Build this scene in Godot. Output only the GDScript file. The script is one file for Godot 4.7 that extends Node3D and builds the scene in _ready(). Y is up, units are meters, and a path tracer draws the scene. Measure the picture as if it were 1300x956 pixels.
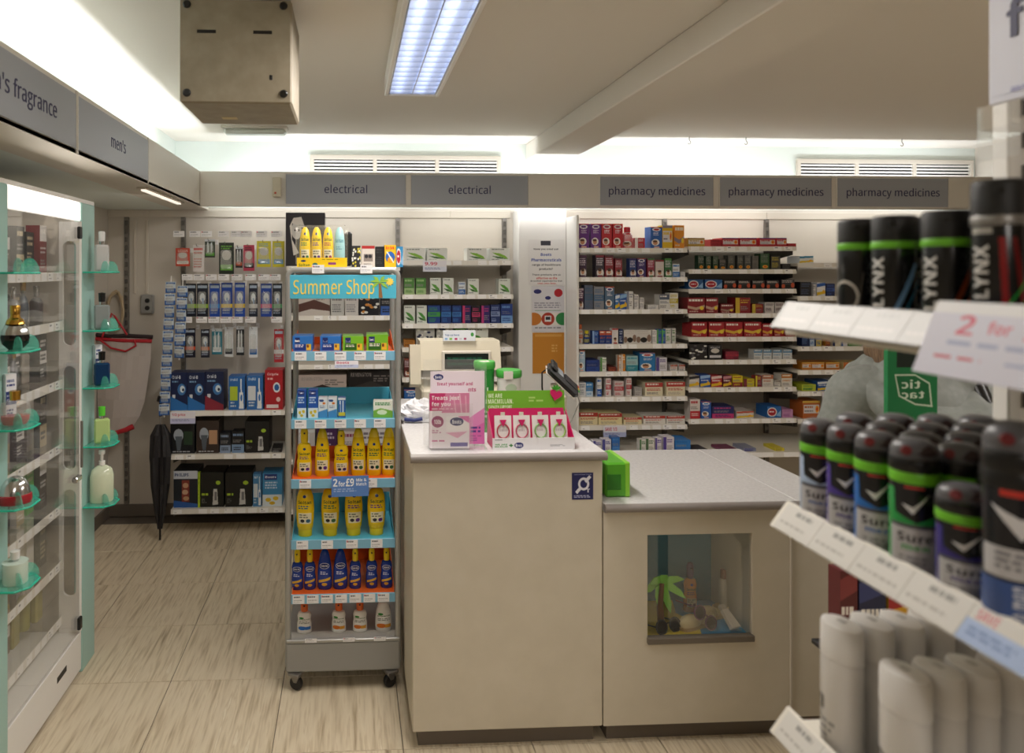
extends Node3D
# A shop corner: fragrance cabinet, electrical and pharmacy bays, till counter, sun-care trolley, deodorant gondola.
# Lengths in metres, y up. d is the distance in front of the camera's wall-normal axis (z = -d).

const FL := 900.0            # focal length in pixels of the 1300 x 956 frame
const EYE := 1.5             # camera height
const YAW := 3.0             # degrees, turned a little towards the pharmacy
const PV := 343.0            # horizon row
const DW := 4.4              # back wall
const DF := 4.15             # pelmet front
const DS := 4.08             # front edge of the wall shelves
const CEIL := 2.29
const DC := 2.2              # front of the counters

var pu := 445.0 + FL * tan(deg_to_rad(YAW))
var M := {}
var used := {}
var rng := RandomNumberGenerator.new()

# ---- from a photo measurement to metres on a plane at distance d
func ux(u: float, d: float) -> float:
	var t := deg_to_rad(YAW)
	var c := (u - pu) / FL
	return d * (sin(t) + c * cos(t)) / (cos(t) - c * sin(t))
func vy(u: float, v: float, d: float) -> float:
	var t := deg_to_rad(YAW)
	var c := (u - pu) / FL
	return EYE + d * ((PV - v) / FL) / (cos(t) - c * sin(t))
func wp(u: float, v: float, d: float) -> Vector3:
	return Vector3(ux(u, d), vy(u, v, d), -d)

# ---- naming and tagging
func numbered(called: String) -> String:
	var n: int = used.get(called, 0)
	used[called] = n + 1
	return called if n == 0 else "%s_%03d" % [called, n]
func tag(o: Node3D, label: String, category: String, group := "") -> void:
	o.set_meta("label", label)
	o.set_meta("category", category)
	if group != "":
		o.set_meta("group", group)
func thing(called: String, label: String, category: String, at := Vector3.ZERO, turn := 0.0, group := "") -> Node3D:
	var o := Node3D.new()
	o.name = numbered(called)
	add_child(o, true)
	o.position = at
	o.rotation.y = turn
	tag(o, label, category, group)
	return o
func part(parent: Node3D, called: String, st, m: Material, label := "") -> MeshInstance3D:
	var o := MeshInstance3D.new()
	o.name = called if parent != self else numbered(called)
	o.mesh = st.commit() if st is SurfaceTool else st
	o.material_override = m
	parent.add_child(o, true)
	if label != "":
		o.set_meta("label", label)
	return o
func solo(called: String, label: String, category: String, st, m: Material, at := Vector3.ZERO, turn := 0.0, group := "") -> MeshInstance3D:
	var o := part(self, called, st, m)
	o.position = at
	o.rotation.y = turn
	tag(o, label, category, group)
	return o
func struct(called: String, st, m: Material) -> MeshInstance3D:
	var o := part(self, called, st, m)
	o.set_meta("kind", "structure")
	return o

# ---- mesh building
func new_st() -> SurfaceTool:
	var st := SurfaceTool.new()
	st.begin(Mesh.PRIMITIVE_TRIANGLES)
	return st
func face(st: SurfaceTool, p: Array, out: Vector3, uv := []) -> void:
	var n: Vector3 = (p[1] - p[0]).cross(p[2] - p[0])
	if n.length_squared() < 1e-16:
		return
	n = n.normalized()
	var flip := n.dot(out) < 0
	if flip:
		n = -n
	for k in range(1, p.size() - 1):
		var idx := [0, k, k + 1] if flip else [0, k + 1, k]
		for i in idx:
			st.set_normal(n)
			st.set_uv(uv[i] if uv.size() > 0 else Vector2.ZERO)
			st.add_vertex(p[i])
func box(st: SurfaceTool, c: Vector3, s: Vector3, b := Basis()) -> void:
	var h := s * 0.5
	for k in 3:
		var i := (k + 1) % 3
		var j := (k + 2) % 3
		for sg in [-1.0, 1.0]:
			var q := []
			for ab in [[-1, -1], [1, -1], [1, 1], [-1, 1]]:
				var v := Vector3.ZERO
				v[k] = h[k] * sg
				v[i] = h[i] * ab[0]
				v[j] = h[j] * ab[1]
				q.append(c + b * v)
			var o := Vector3.ZERO
			o[k] = sg
			face(st, q, b * o)
func bbox(st: SurfaceTool, c: Vector3, s: Vector3, e := 0.004, b := Basis()) -> void:
	var h := s * 0.5
	e = minf(e, minf(h.x, minf(h.y, h.z)) * 0.9)
	var pt := func(k: int, sg: Vector3) -> Vector3:
		var v := Vector3(sg.x * (h.x - e), sg.y * (h.y - e), sg.z * (h.z - e))
		v[k] = sg[k] * h[k]
		return c + b * v
	for k in 3:
		var i := (k + 1) % 3
		var j := (k + 2) % 3
		for s1 in [-1.0, 1.0]:
			var q := []
			for ab in [[-1, -1], [1, -1], [1, 1], [-1, 1]]:
				var g := Vector3.ZERO
				g[k] = s1
				g[i] = ab[0]
				g[j] = ab[1]
				q.append(pt.call(k, g))
			var o := Vector3.ZERO
			o[k] = s1
			face(st, q, b * o)
			for s2 in [-1.0, 1.0]:
				var g0 := Vector3.ZERO
				g0[i] = s1
				g0[j] = s2
				var ga := g0
				ga[k] = -1
				var gb := g0
				gb[k] = 1
				face(st, [pt.call(i, ga), pt.call(i, gb), pt.call(j, gb), pt.call(j, ga)], b * g0)
	for x in [-1.0, 1.0]:
		for y in [-1.0, 1.0]:
			for z in [-1.0, 1.0]:
				var g := Vector3(x, y, z)
				face(st, [pt.call(0, g), pt.call(1, g), pt.call(2, g)], b * g)
func boxm(s: Vector3, e := 0.0, c := Vector3.ZERO) -> SurfaceTool:
	var st := new_st()
	if e > 0:
		bbox(st, c, s, e)
	else:
		box(st, c, s)
	return st
func span(x0: float, x1: float, y0: float, y1: float, d0: float, d1: float, e := 0.0) -> SurfaceTool:
	# a box between x0..x1, y0..y1 and distances d0 (near)..d1 (far)
	return boxm(Vector3(x1 - x0, y1 - y0, d1 - d0), e, Vector3((x0 + x1) / 2, (y0 + y1) / 2, -(d0 + d1) / 2))
func smooth3(st: SurfaceTool, v: Array, n: Array, uv: Array) -> void:
	var g: Vector3 = (v[1] - v[0]).cross(v[2] - v[0])
	var idx := [0, 1, 2] if g.dot(n[0] + n[1] + n[2]) < 0 else [0, 2, 1]
	for i in idx:
		st.set_normal(n[i])
		st.set_uv(uv[i])
		st.add_vertex(v[i])
func lathe(st: SurfaceTool, prof: Array, n := 20, o := Vector3.ZERO, sx := 1.0, sz := 1.0, uvr := Rect2(0, 0, 0, 0), b := Basis()) -> void:
	# prof: Vector2(radius, height) from the bottom up; elliptic with sx, sz; uvr: the print, across the front half
	var segs := prof.size() - 1
	var nm := []
	for k in segs:
		var t: Vector2 = prof[k + 1] - prof[k]
		nm.append(Vector2(t.y, -t.x).normalized())
	var y0: float = prof[0].y
	var y1: float = prof[segs].y
	for k in segs:
		var na: Vector2 = nm[k]
		var nb: Vector2 = nm[k]
		if k > 0 and nm[k - 1].dot(nm[k]) > 0.75:
			na = (nm[k - 1] + nm[k]).normalized()
		if k < segs - 1 and nm[k + 1].dot(nm[k]) > 0.75:
			nb = (nm[k + 1] + nm[k]).normalized()
		for i in n:
			var vv := []
			var nn := []
			var uu := []
			for q in [[i, 0], [i + 1, 0], [i + 1, 1], [i, 1]]:
				var a: float = TAU * q[0] / n - PI
				var pr: Vector2 = prof[k + q[1]]
				var no := na if q[1] == 0 else nb
				vv.append(o + b * Vector3(pr.x * sin(a) * sx, pr.y, pr.x * cos(a) * sz))
				nn.append((b * Vector3(no.x * sin(a) * sz, no.y, no.x * cos(a) * sx)).normalized())
				var w: float = a / PI if absf(a) <= PI / 2 else signf(a) * 1.0 - a / PI
				uu.append(uvr.position + Vector2((0.5 + w) * uvr.size.x, (1.0 - (pr.y - y0) / maxf(y1 - y0, 1e-6)) * uvr.size.y))
			if prof[k].x > 1e-6:
				smooth3(st, [vv[0], vv[1], vv[2]], [nn[0], nn[1], nn[2]], [uu[0], uu[1], uu[2]])
			if prof[k + 1].x > 1e-6:
				smooth3(st, [vv[0], vv[2], vv[3]], [nn[0], nn[2], nn[3]], [uu[0], uu[2], uu[3]])
func lathem(prof: Array, n := 20, o := Vector3.ZERO, sx := 1.0, sz := 1.0, uvr := Rect2(0, 0, 0, 0), b := Basis()) -> SurfaceTool:
	var st := new_st()
	lathe(st, prof, n, o, sx, sz, uvr, b)
	return st
func pr(a: Array) -> Array:
	var r := []
	for k in range(0, a.size(), 2):
		r.append(Vector2(a[k], a[k + 1]))
	return r
func tube(st: SurfaceTool, pts: Array, r: float, n := 8, caps := true, r2 := -1.0) -> void:
	var rings := []
	var side := Vector3.ZERO
	for k in pts.size():
		var t: Vector3 = (pts[mini(k + 1, pts.size() - 1)] - pts[maxi(k - 1, 0)]).normalized()
		if side == Vector3.ZERO:
			side = t.cross(Vector3.UP if absf(t.y) < 0.9 else Vector3.RIGHT).normalized()
		side = (side - t * side.dot(t)).normalized()
		var up := side.cross(t)
		var rr := r if r2 < 0 else lerpf(r, r2, float(k) / (pts.size() - 1))
		var ring := []
		for i in n:
			var a := TAU * i / n
			var d := side * cos(a) + up * sin(a)
			ring.append([pts[k] + d * rr, d])
		rings.append(ring)
	var z := [Vector2.ZERO, Vector2.ZERO, Vector2.ZERO]
	for k in pts.size() - 1:
		for i in n:
			var j := (i + 1) % n
			var a = rings[k][i]
			var b = rings[k][j]
			var c = rings[k + 1][j]
			var d = rings[k + 1][i]
			smooth3(st, [a[0], b[0], c[0]], [a[1], b[1], c[1]], z)
			smooth3(st, [a[0], c[0], d[0]], [a[1], c[1], d[1]], z)
	if caps:
		for e in [0, pts.size() - 1]:
			var q := []
			for x in rings[e]:
				q.append(x[0])
			face(st, q, (pts[0] - pts[1]) if e == 0 else (pts[e] - pts[e - 1]))
func tubem(pts: Array, r: float, n := 8, r2 := -1.0) -> SurfaceTool:
	var st := new_st()
	tube(st, pts, r, n, true, r2)
	return st
func prism(st: SurfaceTool, poly: PackedVector2Array, z0: float, z1: float, xf := Transform3D(), uvr := Rect2(0, 0, 0, 0)) -> void:
	# an outline in x, y pushed from z0 to z1
	var tri := Geometry2D.triangulate_polygon(poly)
	var lo := poly[0]
	var hi := poly[0]
	for p in poly:
		lo = lo.min(p)
		hi = hi.max(p)
	var uvf := func(p: Vector2) -> Vector2:
		return uvr.position + Vector2((p.x - lo.x) / (hi.x - lo.x) * uvr.size.x, (hi.y - p.y) / (hi.y - lo.y) * uvr.size.y)
	for k in range(0, tri.size(), 3):
		for z in [z0, z1]:
			var q := []
			var uv := []
			for i in 3:
				var p := poly[tri[k + i]]
				q.append(xf * Vector3(p.x, p.y, z))
				uv.append(uvf.call(p))
			face(st, q, xf.basis * Vector3(0, 0, (z - (z0 + z1) / 2)), uv)
	var ccw := not Geometry2D.is_polygon_clockwise(poly)
	var uve := uvr.position + Vector2(uvr.size.x, 0)
	for k in poly.size():
		var a := poly[k]
		var b := poly[(k + 1) % poly.size()]
		var t := b - a
		var o := Vector3(t.y, -t.x, 0) * (1.0 if ccw else -1.0)
		face(st, [xf * Vector3(a.x, a.y, z0), xf * Vector3(b.x, b.y, z0), xf * Vector3(b.x, b.y, z1), xf * Vector3(a.x, a.y, z1)], xf.basis * o, [uve, uve, uve, uve])
func prismm(poly: Array, z0: float, z1: float, xf := Transform3D(), uvr := Rect2(0, 0, 0, 0)) -> SurfaceTool:
	var st := new_st()
	prism(st, PackedVector2Array(poly), z0, z1, xf, uvr)
	return st
func rrect(w: float, h: float, r: float, n := 4) -> Array:
	var a := []
	for q in [[1, 1, 0], [-1, 1, 1], [-1, -1, 2], [1, -1, 3]]:
		for k in n + 1:
			var t: float = (q[2] + float(k) / n) * PI / 2
			a.append(Vector2(q[0] * (w / 2 - r) + r * cos(t), q[1] * (h / 2 - r) + r * sin(t)))
	return a
func lettering(text: String, height: float, m: Material, bold := false, depth := 0.001, serif := false) -> MeshInstance3D:
	var t := TextMesh.new()
	t.font = font(bold, serif)
	t.text = text
	t.font_size = 64
	t.pixel_size = height / 64.0
	t.depth = depth
	t.curve_step = 1.0
	var o := MeshInstance3D.new()
	o.name = "lettering"
	o.mesh = t
	o.material_override = m
	return o
var fonts := {}
func font(bold := false, serif := false) -> SystemFont:
	var key := [bold, serif]
	if not fonts.has(key):
		var f := SystemFont.new()
		f.font_names = PackedStringArray(["Droid Serif" if serif else "Droid Sans"])
		f.font_weight = 700 if bold else 400
		fonts[key] = f
	return fonts[key]

# ---- materials
func mat(c: String, rough := 0.6, metal := 0.0) -> StandardMaterial3D:
	var m := StandardMaterial3D.new()
	m.albedo_color = Color(c)
	m.roughness = rough
	m.metallic = metal
	return m
func noise_tex(seed_: int, freq: float, ramp: Array, size := 512, octaves := 4, type := FastNoiseLite.TYPE_SIMPLEX_SMOOTH) -> NoiseTexture2D:
	var n := FastNoiseLite.new()
	n.seed = seed_
	n.noise_type = type
	n.frequency = freq
	n.fractal_octaves = octaves
	var g := Gradient.new()
	g.offsets = PackedFloat32Array()
	g.colors = PackedColorArray()
	var offs := PackedFloat32Array()
	var cols := PackedColorArray()
	for r in ramp:
		offs.append(r[0])
		cols.append(Color(r[1]))
	g.offsets = offs
	g.colors = cols
	var t := NoiseTexture2D.new()
	t.width = size
	t.height = size
	t.seamless = true
	t.noise = n
	t.color_ramp = g
	return t
func tri_mat(tex: Texture2D, scale: Vector3, rough := 0.7, offset := Vector3.ZERO) -> StandardMaterial3D:
	var m := StandardMaterial3D.new()
	m.albedo_texture = tex
	m.uv1_triplanar = true
	m.uv1_world_triplanar = true
	m.uv1_scale = scale
	m.uv1_offset = offset
	m.roughness = rough
	return m
func glass(c: String, a: float, rough := 0.02) -> StandardMaterial3D:
	var m := mat(c, rough)
	m.albedo_color.a = a
	m.transparency = BaseMaterial3D.TRANSPARENCY_ALPHA
	return m
func glow(c: String, e: float) -> StandardMaterial3D:
	var m := mat("ffffff", 0.5)
	m.emission_enabled = true
	m.emission = Color(c)
	m.emission_energy_multiplier = e
	return m
func area(at: Vector3, towards: Vector3, size: Vector2, energy: float, c: String, long := Vector3.RIGHT) -> void:
	var l := AreaLight3D.new()
	l.name = "area_light"
	add_child(l, true)
	var z := -towards.normalized()
	var x := (long - z * long.dot(z)).normalized()
	l.transform = Transform3D(Basis(x, z.cross(x), z), at)
	l.area_size = size
	l.light_energy = energy
	l.light_color = Color(c)
	l.area_range = 12.0
	l.shadow_enabled = true

# ---- the print: every carton, label and ticket gets a field of one sheet
const AS := 2048
var sheet: Image
var skyline := PackedInt32Array()
var prints := {}
func field(w: int, h: int) -> Rect2i:
	# lowest place on the skyline of the sheet
	if skyline.is_empty():
		skyline.resize(AS / 4)
	var cw := ceili((w + 8) / 4.0)
	var best := AS
	var at := 0
	for x in range(0, AS / 4 - cw, 2):
		var top := 0
		for k in range(x, x + cw, 2):
			top = maxi(top, skyline[k])
			if top >= best:
				break
		top = maxi(top, skyline[x + cw - 1])
		if top < best:
			best = top
			at = x
	if best + h + 2 > AS:
		print("SHEET FULL ", best, " ", w, "x", h)
	for k in range(at, at + cw):
		skyline[k] = best + h + 2
	return Rect2i(at * 4 + 1, best + 1, w, h)
func uvrect(r: Rect2i) -> Rect2:
	return Rect2((Vector2(r.position) + Vector2(0.5, 0.5)) / AS, (Vector2(r.size) - Vector2(1, 1)) / AS)
func uvside(r: Rect2i) -> Vector2:
	return Vector2(r.position.x + r.size.x + 3.0, r.position.y + r.size.y / 2.0) / AS
func hrow(r: Rect2i, y: int, x0: float, x1: float, c: Color) -> void:
	var a := clampi(roundi(x0), r.position.x, r.end.x)
	var b := clampi(roundi(x1), r.position.x, r.end.x)
	if b > a and y >= r.position.y and y < r.end.y:
		sheet.fill_rect(Rect2i(a, y, b - a, 1), c)
func fill_poly(r: Rect2i, p: Array, c: Color) -> void:
	var lo := 1e9
	var hi := -1e9
	for q in p:
		lo = minf(lo, q.y)
		hi = maxf(hi, q.y)
	for y in range(floori(lo), ceili(hi) + 1):
		var xs := []
		var yc := y + 0.5
		for k in p.size():
			var a: Vector2 = p[k]
			var b: Vector2 = p[(k + 1) % p.size()]
			if (a.y <= yc) != (b.y <= yc):
				xs.append(a.x + (yc - a.y) / (b.y - a.y) * (b.x - a.x))
		xs.sort()
		for k in range(0, xs.size() - 1, 2):
			hrow(r, y, xs[k], xs[k + 1], c)
func paint(r: Rect2i, base: String, ops: Array) -> void:
	var P := Vector2(r.position)
	var S := Vector2(r.size)
	sheet.fill_rect(Rect2i(r.position, r.size + Vector2i(6, 0)), Color(base))
	for o in ops:
		match o[0]:
			"r":
				var a: Vector2 = P + S * Vector2(o[1], o[2])
				var b: Vector2 = P + S * Vector2(o[3], o[4])
				var c := Color(o[5])
				for y in range(roundi(a.y), maxi(roundi(b.y), roundi(a.y) + 1)):
					hrow(r, y, a.x, b.x, c)
			"e":
				var c: Vector2 = P + S * Vector2(o[1], o[2])
				var q: Vector2 = S * Vector2(o[3], o[4])
				for y in range(floori(c.y - q.y), ceili(c.y + q.y) + 1):
					var k := (y + 0.5 - c.y) / q.y
					if absf(k) < 1:
						var w := q.x * sqrt(1 - k * k)
						hrow(r, y, c.x - w, c.x + w, Color(o[5]))
			"p":
				var pts := []
				for k in range(0, o[1].size(), 2):
					pts.append(P + S * Vector2(o[1][k], o[1][k + 1]))
				fill_poly(r, pts, Color(o[2]))
			"l":
				var a: Vector2 = P + S * Vector2(o[1], o[2])
				var b: Vector2 = P + S * Vector2(o[3], o[4])
				var w: float = o[5] * S.x * 0.5
				var n := (b - a).orthogonal().normalized() * w
				fill_poly(r, [a + n, b + n, b - n, a - n], Color(o[6]))
			"b":  # lines of small print: x0 y0 x1 y1 count colour
				for k in o[5]:
					var y: float = lerpf(o[2], o[4], float(k) / o[5])
					var hh: float = (o[4] - o[2]) / o[5] * 0.55
					var x: float = P.x + S.x * o[1]
					var xe: float = P.x + S.x * (o[3] - rng.randf() * 0.15)
					while x < xe:
						var w := S.x * rng.randf_range(0.06, 0.16)
						for yy in range(roundi(P.y + S.y * y), maxi(roundi(P.y + S.y * (y + hh)), roundi(P.y + S.y * y) + 1)):
							hrow(r, yy, x, minf(x + w, xe), Color(o[6]))
						x += w + S.x * 0.03
			"t":  # text fitted in x0 y0 x1 y1
				words_in(r, Rect2(P + S * Vector2(o[1], o[2]), S * Vector2(o[3] - o[1], o[4] - o[2])), o[5], Color(o[6]), o.size() > 7 and o[7])
			"m":  # the same, mirrored
				words_in(r, Rect2(P + S * Vector2(o[1], o[2]), S * Vector2(o[3] - o[1], o[4] - o[2])), o[5], Color(o[6]), true, true)
			"v":  # text running upwards
				words_in(r, Rect2(P + S * Vector2(o[1], o[2]), S * Vector2(o[3] - o[1], o[4] - o[2])), o[5], Color(o[6]), true, false, true)
func words_in(r: Rect2i, b: Rect2, text: String, c: Color, bold := true, mirror := false, upright := false) -> void:
	var t := TextMesh.new()
	t.font = font(bold)
	t.text = text
	t.font_size = 48
	t.pixel_size = 1.0
	t.depth = 0.0
	t.curve_step = 4.0
	var arr := t.get_mesh_arrays()
	var v: PackedVector3Array = arr[Mesh.ARRAY_VERTEX]
	var ix: PackedInt32Array = arr[Mesh.ARRAY_INDEX] if arr[Mesh.ARRAY_INDEX] != null else PackedInt32Array(range(v.size()))
	var lo := Vector2(1e9, 1e9)
	var hi := -lo
	for p in v:
		lo = lo.min(Vector2(p.x, p.y))
		hi = hi.max(Vector2(p.x, p.y))
	var sz := hi - lo
	if sz.x <= 0:
		return
	for k in range(0, ix.size(), 3):
		var q := []
		for i in 3:
			var p := v[ix[k + i]]
			var f := Vector2((p.x - lo.x) / sz.x, (hi.y - p.y) / sz.y)
			if mirror:
				f.x = 1 - f.x
			if upright:
				f = Vector2(f.y, 1 - f.x)
			q.append(b.position + b.size * f)
		fill_poly(r, q, c)
func carton(w: float, h: float, dp: float, r: Rect2i) -> SurfaceTool:
	# a box standing on y = 0, print on the side that faces +z, front at z = 0
	var st := new_st()
	var u := uvrect(r)
	var s := uvside(r)
	var x := w / 2
	face(st, [Vector3(-x, h, 0), Vector3(x, h, 0), Vector3(x, 0, 0), Vector3(-x, 0, 0)], Vector3.BACK, [u.position, u.position + Vector2(u.size.x, 0), u.end, u.position + Vector2(0, u.size.y)])
	var ss := [s, s, s, s]
	face(st, [Vector3(-x, h, -dp), Vector3(x, h, -dp), Vector3(x, 0, -dp), Vector3(-x, 0, -dp)], Vector3.FORWARD, ss)
	for k in [-x, x]:
		face(st, [Vector3(k, h, 0), Vector3(k, h, -dp), Vector3(k, 0, -dp), Vector3(k, 0, 0)], Vector3(k, 0, 0), ss)
	for y in [0.0, h]:
		face(st, [Vector3(-x, y, 0), Vector3(x, y, 0), Vector3(x, y, -dp), Vector3(-x, y, -dp)], Vector3(0, y - h / 2, 0), ss)
	return st

func make_materials() -> void:
	M.ceiling = mat("e6e0d6", 0.85)
	M.upper = mat("e2eae5", 0.8)
	M.panel = mat("d0c9be", 0.55)
	M.trim = mat("d2cabd", 0.5)
	M.fascia = mat("dcd7cd", 0.5)
	M.white = mat("eeece8", 0.4)
	M.pillar = mat("f0efed", 0.5)
	M.shelf = mat("e4dfd4", 0.42)
	M.strip = mat("f1efec", 0.3)
	M.sign = mat("a2a6ae", 0.45)
	M.navy = mat("23214f", 0.5)
	M.steel = mat("8d8a86", 0.38, 0.7)
	M.slot = mat("6b6762", 0.4, 0.6)
	M.dark = mat("1d1b1b", 0.5)
	M.black = mat("0c0c0d", 0.35)
	M.base = mat("6d645a", 0.6)
	M.alu = mat("a9a9a6", 0.35, 0.55)
	M.grey = mat("9b9b98", 0.45, 0.1)
	M.counter = tri_mat(noise_tex(5, 0.02, [[0.0, "cfc7b5"], [0.5, "d2cab8"], [1.0, "d5cdbc"]], 256), Vector3(1.5, 1.5, 1.5), 0.5)
	M.top = tri_mat(noise_tex(6, 0.08, [[0.0, "c6c4c4"], [0.5, "d2d0d0"], [1.0, "dad8d8"]], 256), Vector3(3, 3, 3), 0.35)
	M.edge = mat("8f8884", 0.4)
	M.acrylic = glass("f2f7f7", 0.06)
	M.pane = glass("dfe9e6", 0.03)
	M.teal = mat("a2cac3", 0.3)
	M.shelf_glass = glass("57d8c0", 0.35)
	M.shelf_edge = mat("2fbfa2", 0.15)
	M.housing = tri_mat(noise_tex(9, 0.03, [[0.0, "908672"], [0.6, "9a907c"], [1.0, "a19783"]], 256), Vector3(2, 2, 2), 0.5)
	M.turquoise = mat("4fb4cf", 0.35)
	M.orange = mat("e8641e", 0.4)
	M.yellow = mat("f2cf14", 0.3)
	M.green = mat("3f9d2e", 0.35)
	M.red = mat("b3202c", 0.45)
	M.magenta = mat("c4165f", 0.4)
	M.beige_plastic = mat("cfc7b2", 0.5)
	M.chrome = mat("c8c8c8", 0.15, 1.0)
	M.gold = mat("c79a45", 0.2, 1.0)
	M.clear = glass("f0f4ef", 0.18, 0.05)
	M.frost = mat("c9d3c8", 0.2)
	M.louvre = mat("c9d0e0", 0.25, 0.9)
	M.tube = glow("dfe8ff", 2.8)
	M.cove = glow("f6faff", 6.0)
	M.cream_cap = mat("e8dfc4", 0.4)
	sheet = Image.create(AS, AS, false, Image.FORMAT_RGBA8)
	sheet.fill(Color("888888"))
	M.card = StandardMaterial3D.new()
	M.card.roughness = 0.38
	M.gloss = StandardMaterial3D.new()
	M.gloss.roughness = 0.22
	M.paper = StandardMaterial3D.new()
	M.paper.roughness = 0.7
func finish_sheet() -> void:
	var t := ImageTexture.create_from_image(sheet)
	for k in ["card", "gloss", "paper"]:
		M[k].albedo_texture = t
		M[k].texture_repeat = false

func view_and_light() -> void:
	var cam := Camera3D.new()
	cam.name = "camera"
	add_child(cam)
	cam.projection = Camera3D.PROJECTION_FRUSTUM
	cam.near = 0.05
	cam.far = 60.0
	cam.size = 2 * cam.near * 478.0 / FL
	cam.frustum_offset = Vector2(650.0 - pu, PV - 478.0) * cam.near / FL
	cam.position = Vector3(0, EYE, 0)
	cam.rotation_degrees.y = -YAW
	var at := CameraAttributesPhysical.new()
	at.frustum_focal_length = 25.0
	at.frustum_focus_distance = 3.0
	at.exposure_aperture = 2.9
	cam.attributes = at
	cam.current = true
	var env := Environment.new()
	env.background_mode = Environment.BG_COLOR
	env.background_color = Color("000000")
	env.tonemap_mode = Environment.TONE_MAPPER_LINEAR
	env.tonemap_exposure = 1.0
	env.sdfgi_enabled = true
	env.ssao_enabled = true
	env.ssil_enabled = true
	var we := WorldEnvironment.new()
	we.name = "environment"
	we.environment = env
	add_child(we)

# ---- the fittings that light the room
func louvre_light(label: String, x0: float, x1: float, d0: float, d1: float, energy: float) -> void:
	var w := x1 - x0
	var l := d1 - d0
	var y := CEIL - 0.075
	var t := thing("ceiling_light", label, "light", Vector3((x0 + x1) / 2, y, -(d0 + d1) / 2), 0, "louvred ceiling lights")
	var st := new_st()
	box(st, Vector3(0, 0.0675, 0), Vector3(w + 0.03, 0.012, l + 0.03))
	for s in [-1, 1]:
		bbox(st, Vector3(s * (w / 2 + 0.009), 0.034, 0), Vector3(0.016, 0.075, l + 0.03), 0.003)
		bbox(st, Vector3(0, 0.034, s * (l / 2 + 0.009)), Vector3(w, 0.075, 0.016), 0.003)
	part(t, "housing", st, M.white)
	for s in [-1, 1]:
		part(t, "tube", tubem([Vector3(s * w / 4, 0.046, -l / 2 + 0.03), Vector3(s * w / 4, 0.046, l / 2 - 0.03)], 0.013, 12), M.tube)
	for s in [-1, 0, 1]:
		part(t, "long_blade", boxm(Vector3(0.004, 0.026, l), 0, Vector3(s * (w / 2 - 0.002), 0.014, 0)), M.louvre)
	var n := int(l / 0.062)
	for k in n + 1:
		part(t, "cross_blade", boxm(Vector3(w, 0.022, 0.003), 0, Vector3(0, 0.014, -l / 2 + l * k / n)), M.louvre)
	area(Vector3((x0 + x1) / 2, y - 0.004, -(d0 + d1) / 2), Vector3.DOWN, Vector2(w * 0.95, l * 0.97), energy, "fff7ee")
func batten(label: String, a: Vector3, b: Vector3, up: float, down: float, out := Vector3.ZERO) -> void:
	var t := thing("batten_light", label, "light", (a + b) / 2, 0, "tubes behind the pelmets")
	var c := (a + b) / 2
	var dir := (b - a).normalized()
	part(t, "tube", tubem([a - c, b - c], 0.013, 10), M.cove)
	var st := new_st()
	for e in [a, b]:
		box(st, e - c - dir * 0.012 * (1 if e == b else -1), Vector3(0.035, 0.04, 0.035))
	part(t, "end_cap", st, M.white)
	var len_ := a.distance_to(b)
	area(c + Vector3(0, 0.016, 0) + out * 0.0, Vector3.UP + out, Vector2(len_, 0.025), up, "f4f9ff", dir)
	if down > 0:
		area(c - Vector3(0, 0.016, 0), Vector3.DOWN + out * 0.6, Vector2(len_, 0.025), down, "fff6ee", dir)

func lights() -> void:
	louvre_light("louvred fluorescent ceiling light over the aisle before the till", 0.155, 0.345, 1.38, 2.88, 2.45)
	louvre_light("louvred fluorescent ceiling light behind the photographer's place", 0.155, 0.345, -2.35, -0.85, 2.4)
	louvre_light("added unseen louvred ceiling light above the deodorant gondola aisle", 2.3, 2.5, 0.1, 1.6, 2.2)  # extra fitting, added out of view to brighten the low counter side
	var xs := [-0.84, 0.36, 1.56, 2.76, 3.96]
	for k in 4:
		batten("fluorescent tube behind the back pelmet, above the %s" % ["hanging toothbrush hooks", "pillar", "second pharmacy bay", "last pharmacy bay"][k], Vector3(xs[k] + 0.03, 1.905, -4.2), Vector3(xs[k + 1] - 0.03, 1.905, -4.2), 0.26, 0.07, Vector3(0, 0, -0.35))
	for k in 3:
		batten("fluorescent tube behind the fragrance pelmet, %s" % ["above the sign for men", "above the fragrance sign", "beside the photographer"][k], Vector3(-0.935, 1.925, -4.0 + k * 1.3), Vector3(-0.935, 1.925, -2.8 + k * 1.3), 0.36, 0.0, Vector3(-0.15, 0, 0))

func soffit_strip() -> void:
	# slim strip light behind the lip of the fragrance pelmet, under the soffit
	var t := thing("strip_light", "slim strip light under the soffit near the corner", "light", Vector3(-0.925, 1.869, -3.55))
	part(t, "casing", boxm(Vector3(0.05, 0.008, 0.7), 0.002, Vector3(0, -0.004, 0)), M.trim)
	part(t, "lens", boxm(Vector3(0.022, 0.007, 0.66), 0.002, Vector3(0, -0.0115, 0)), glow("fff4e4", 0.9))
	area(Vector3(-0.925, 1.852, -3.55), Vector3(-0.35, -1, -0.3), Vector2(0.02, 0.64), 0.2, "fff4e6", Vector3.RIGHT)

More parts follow.
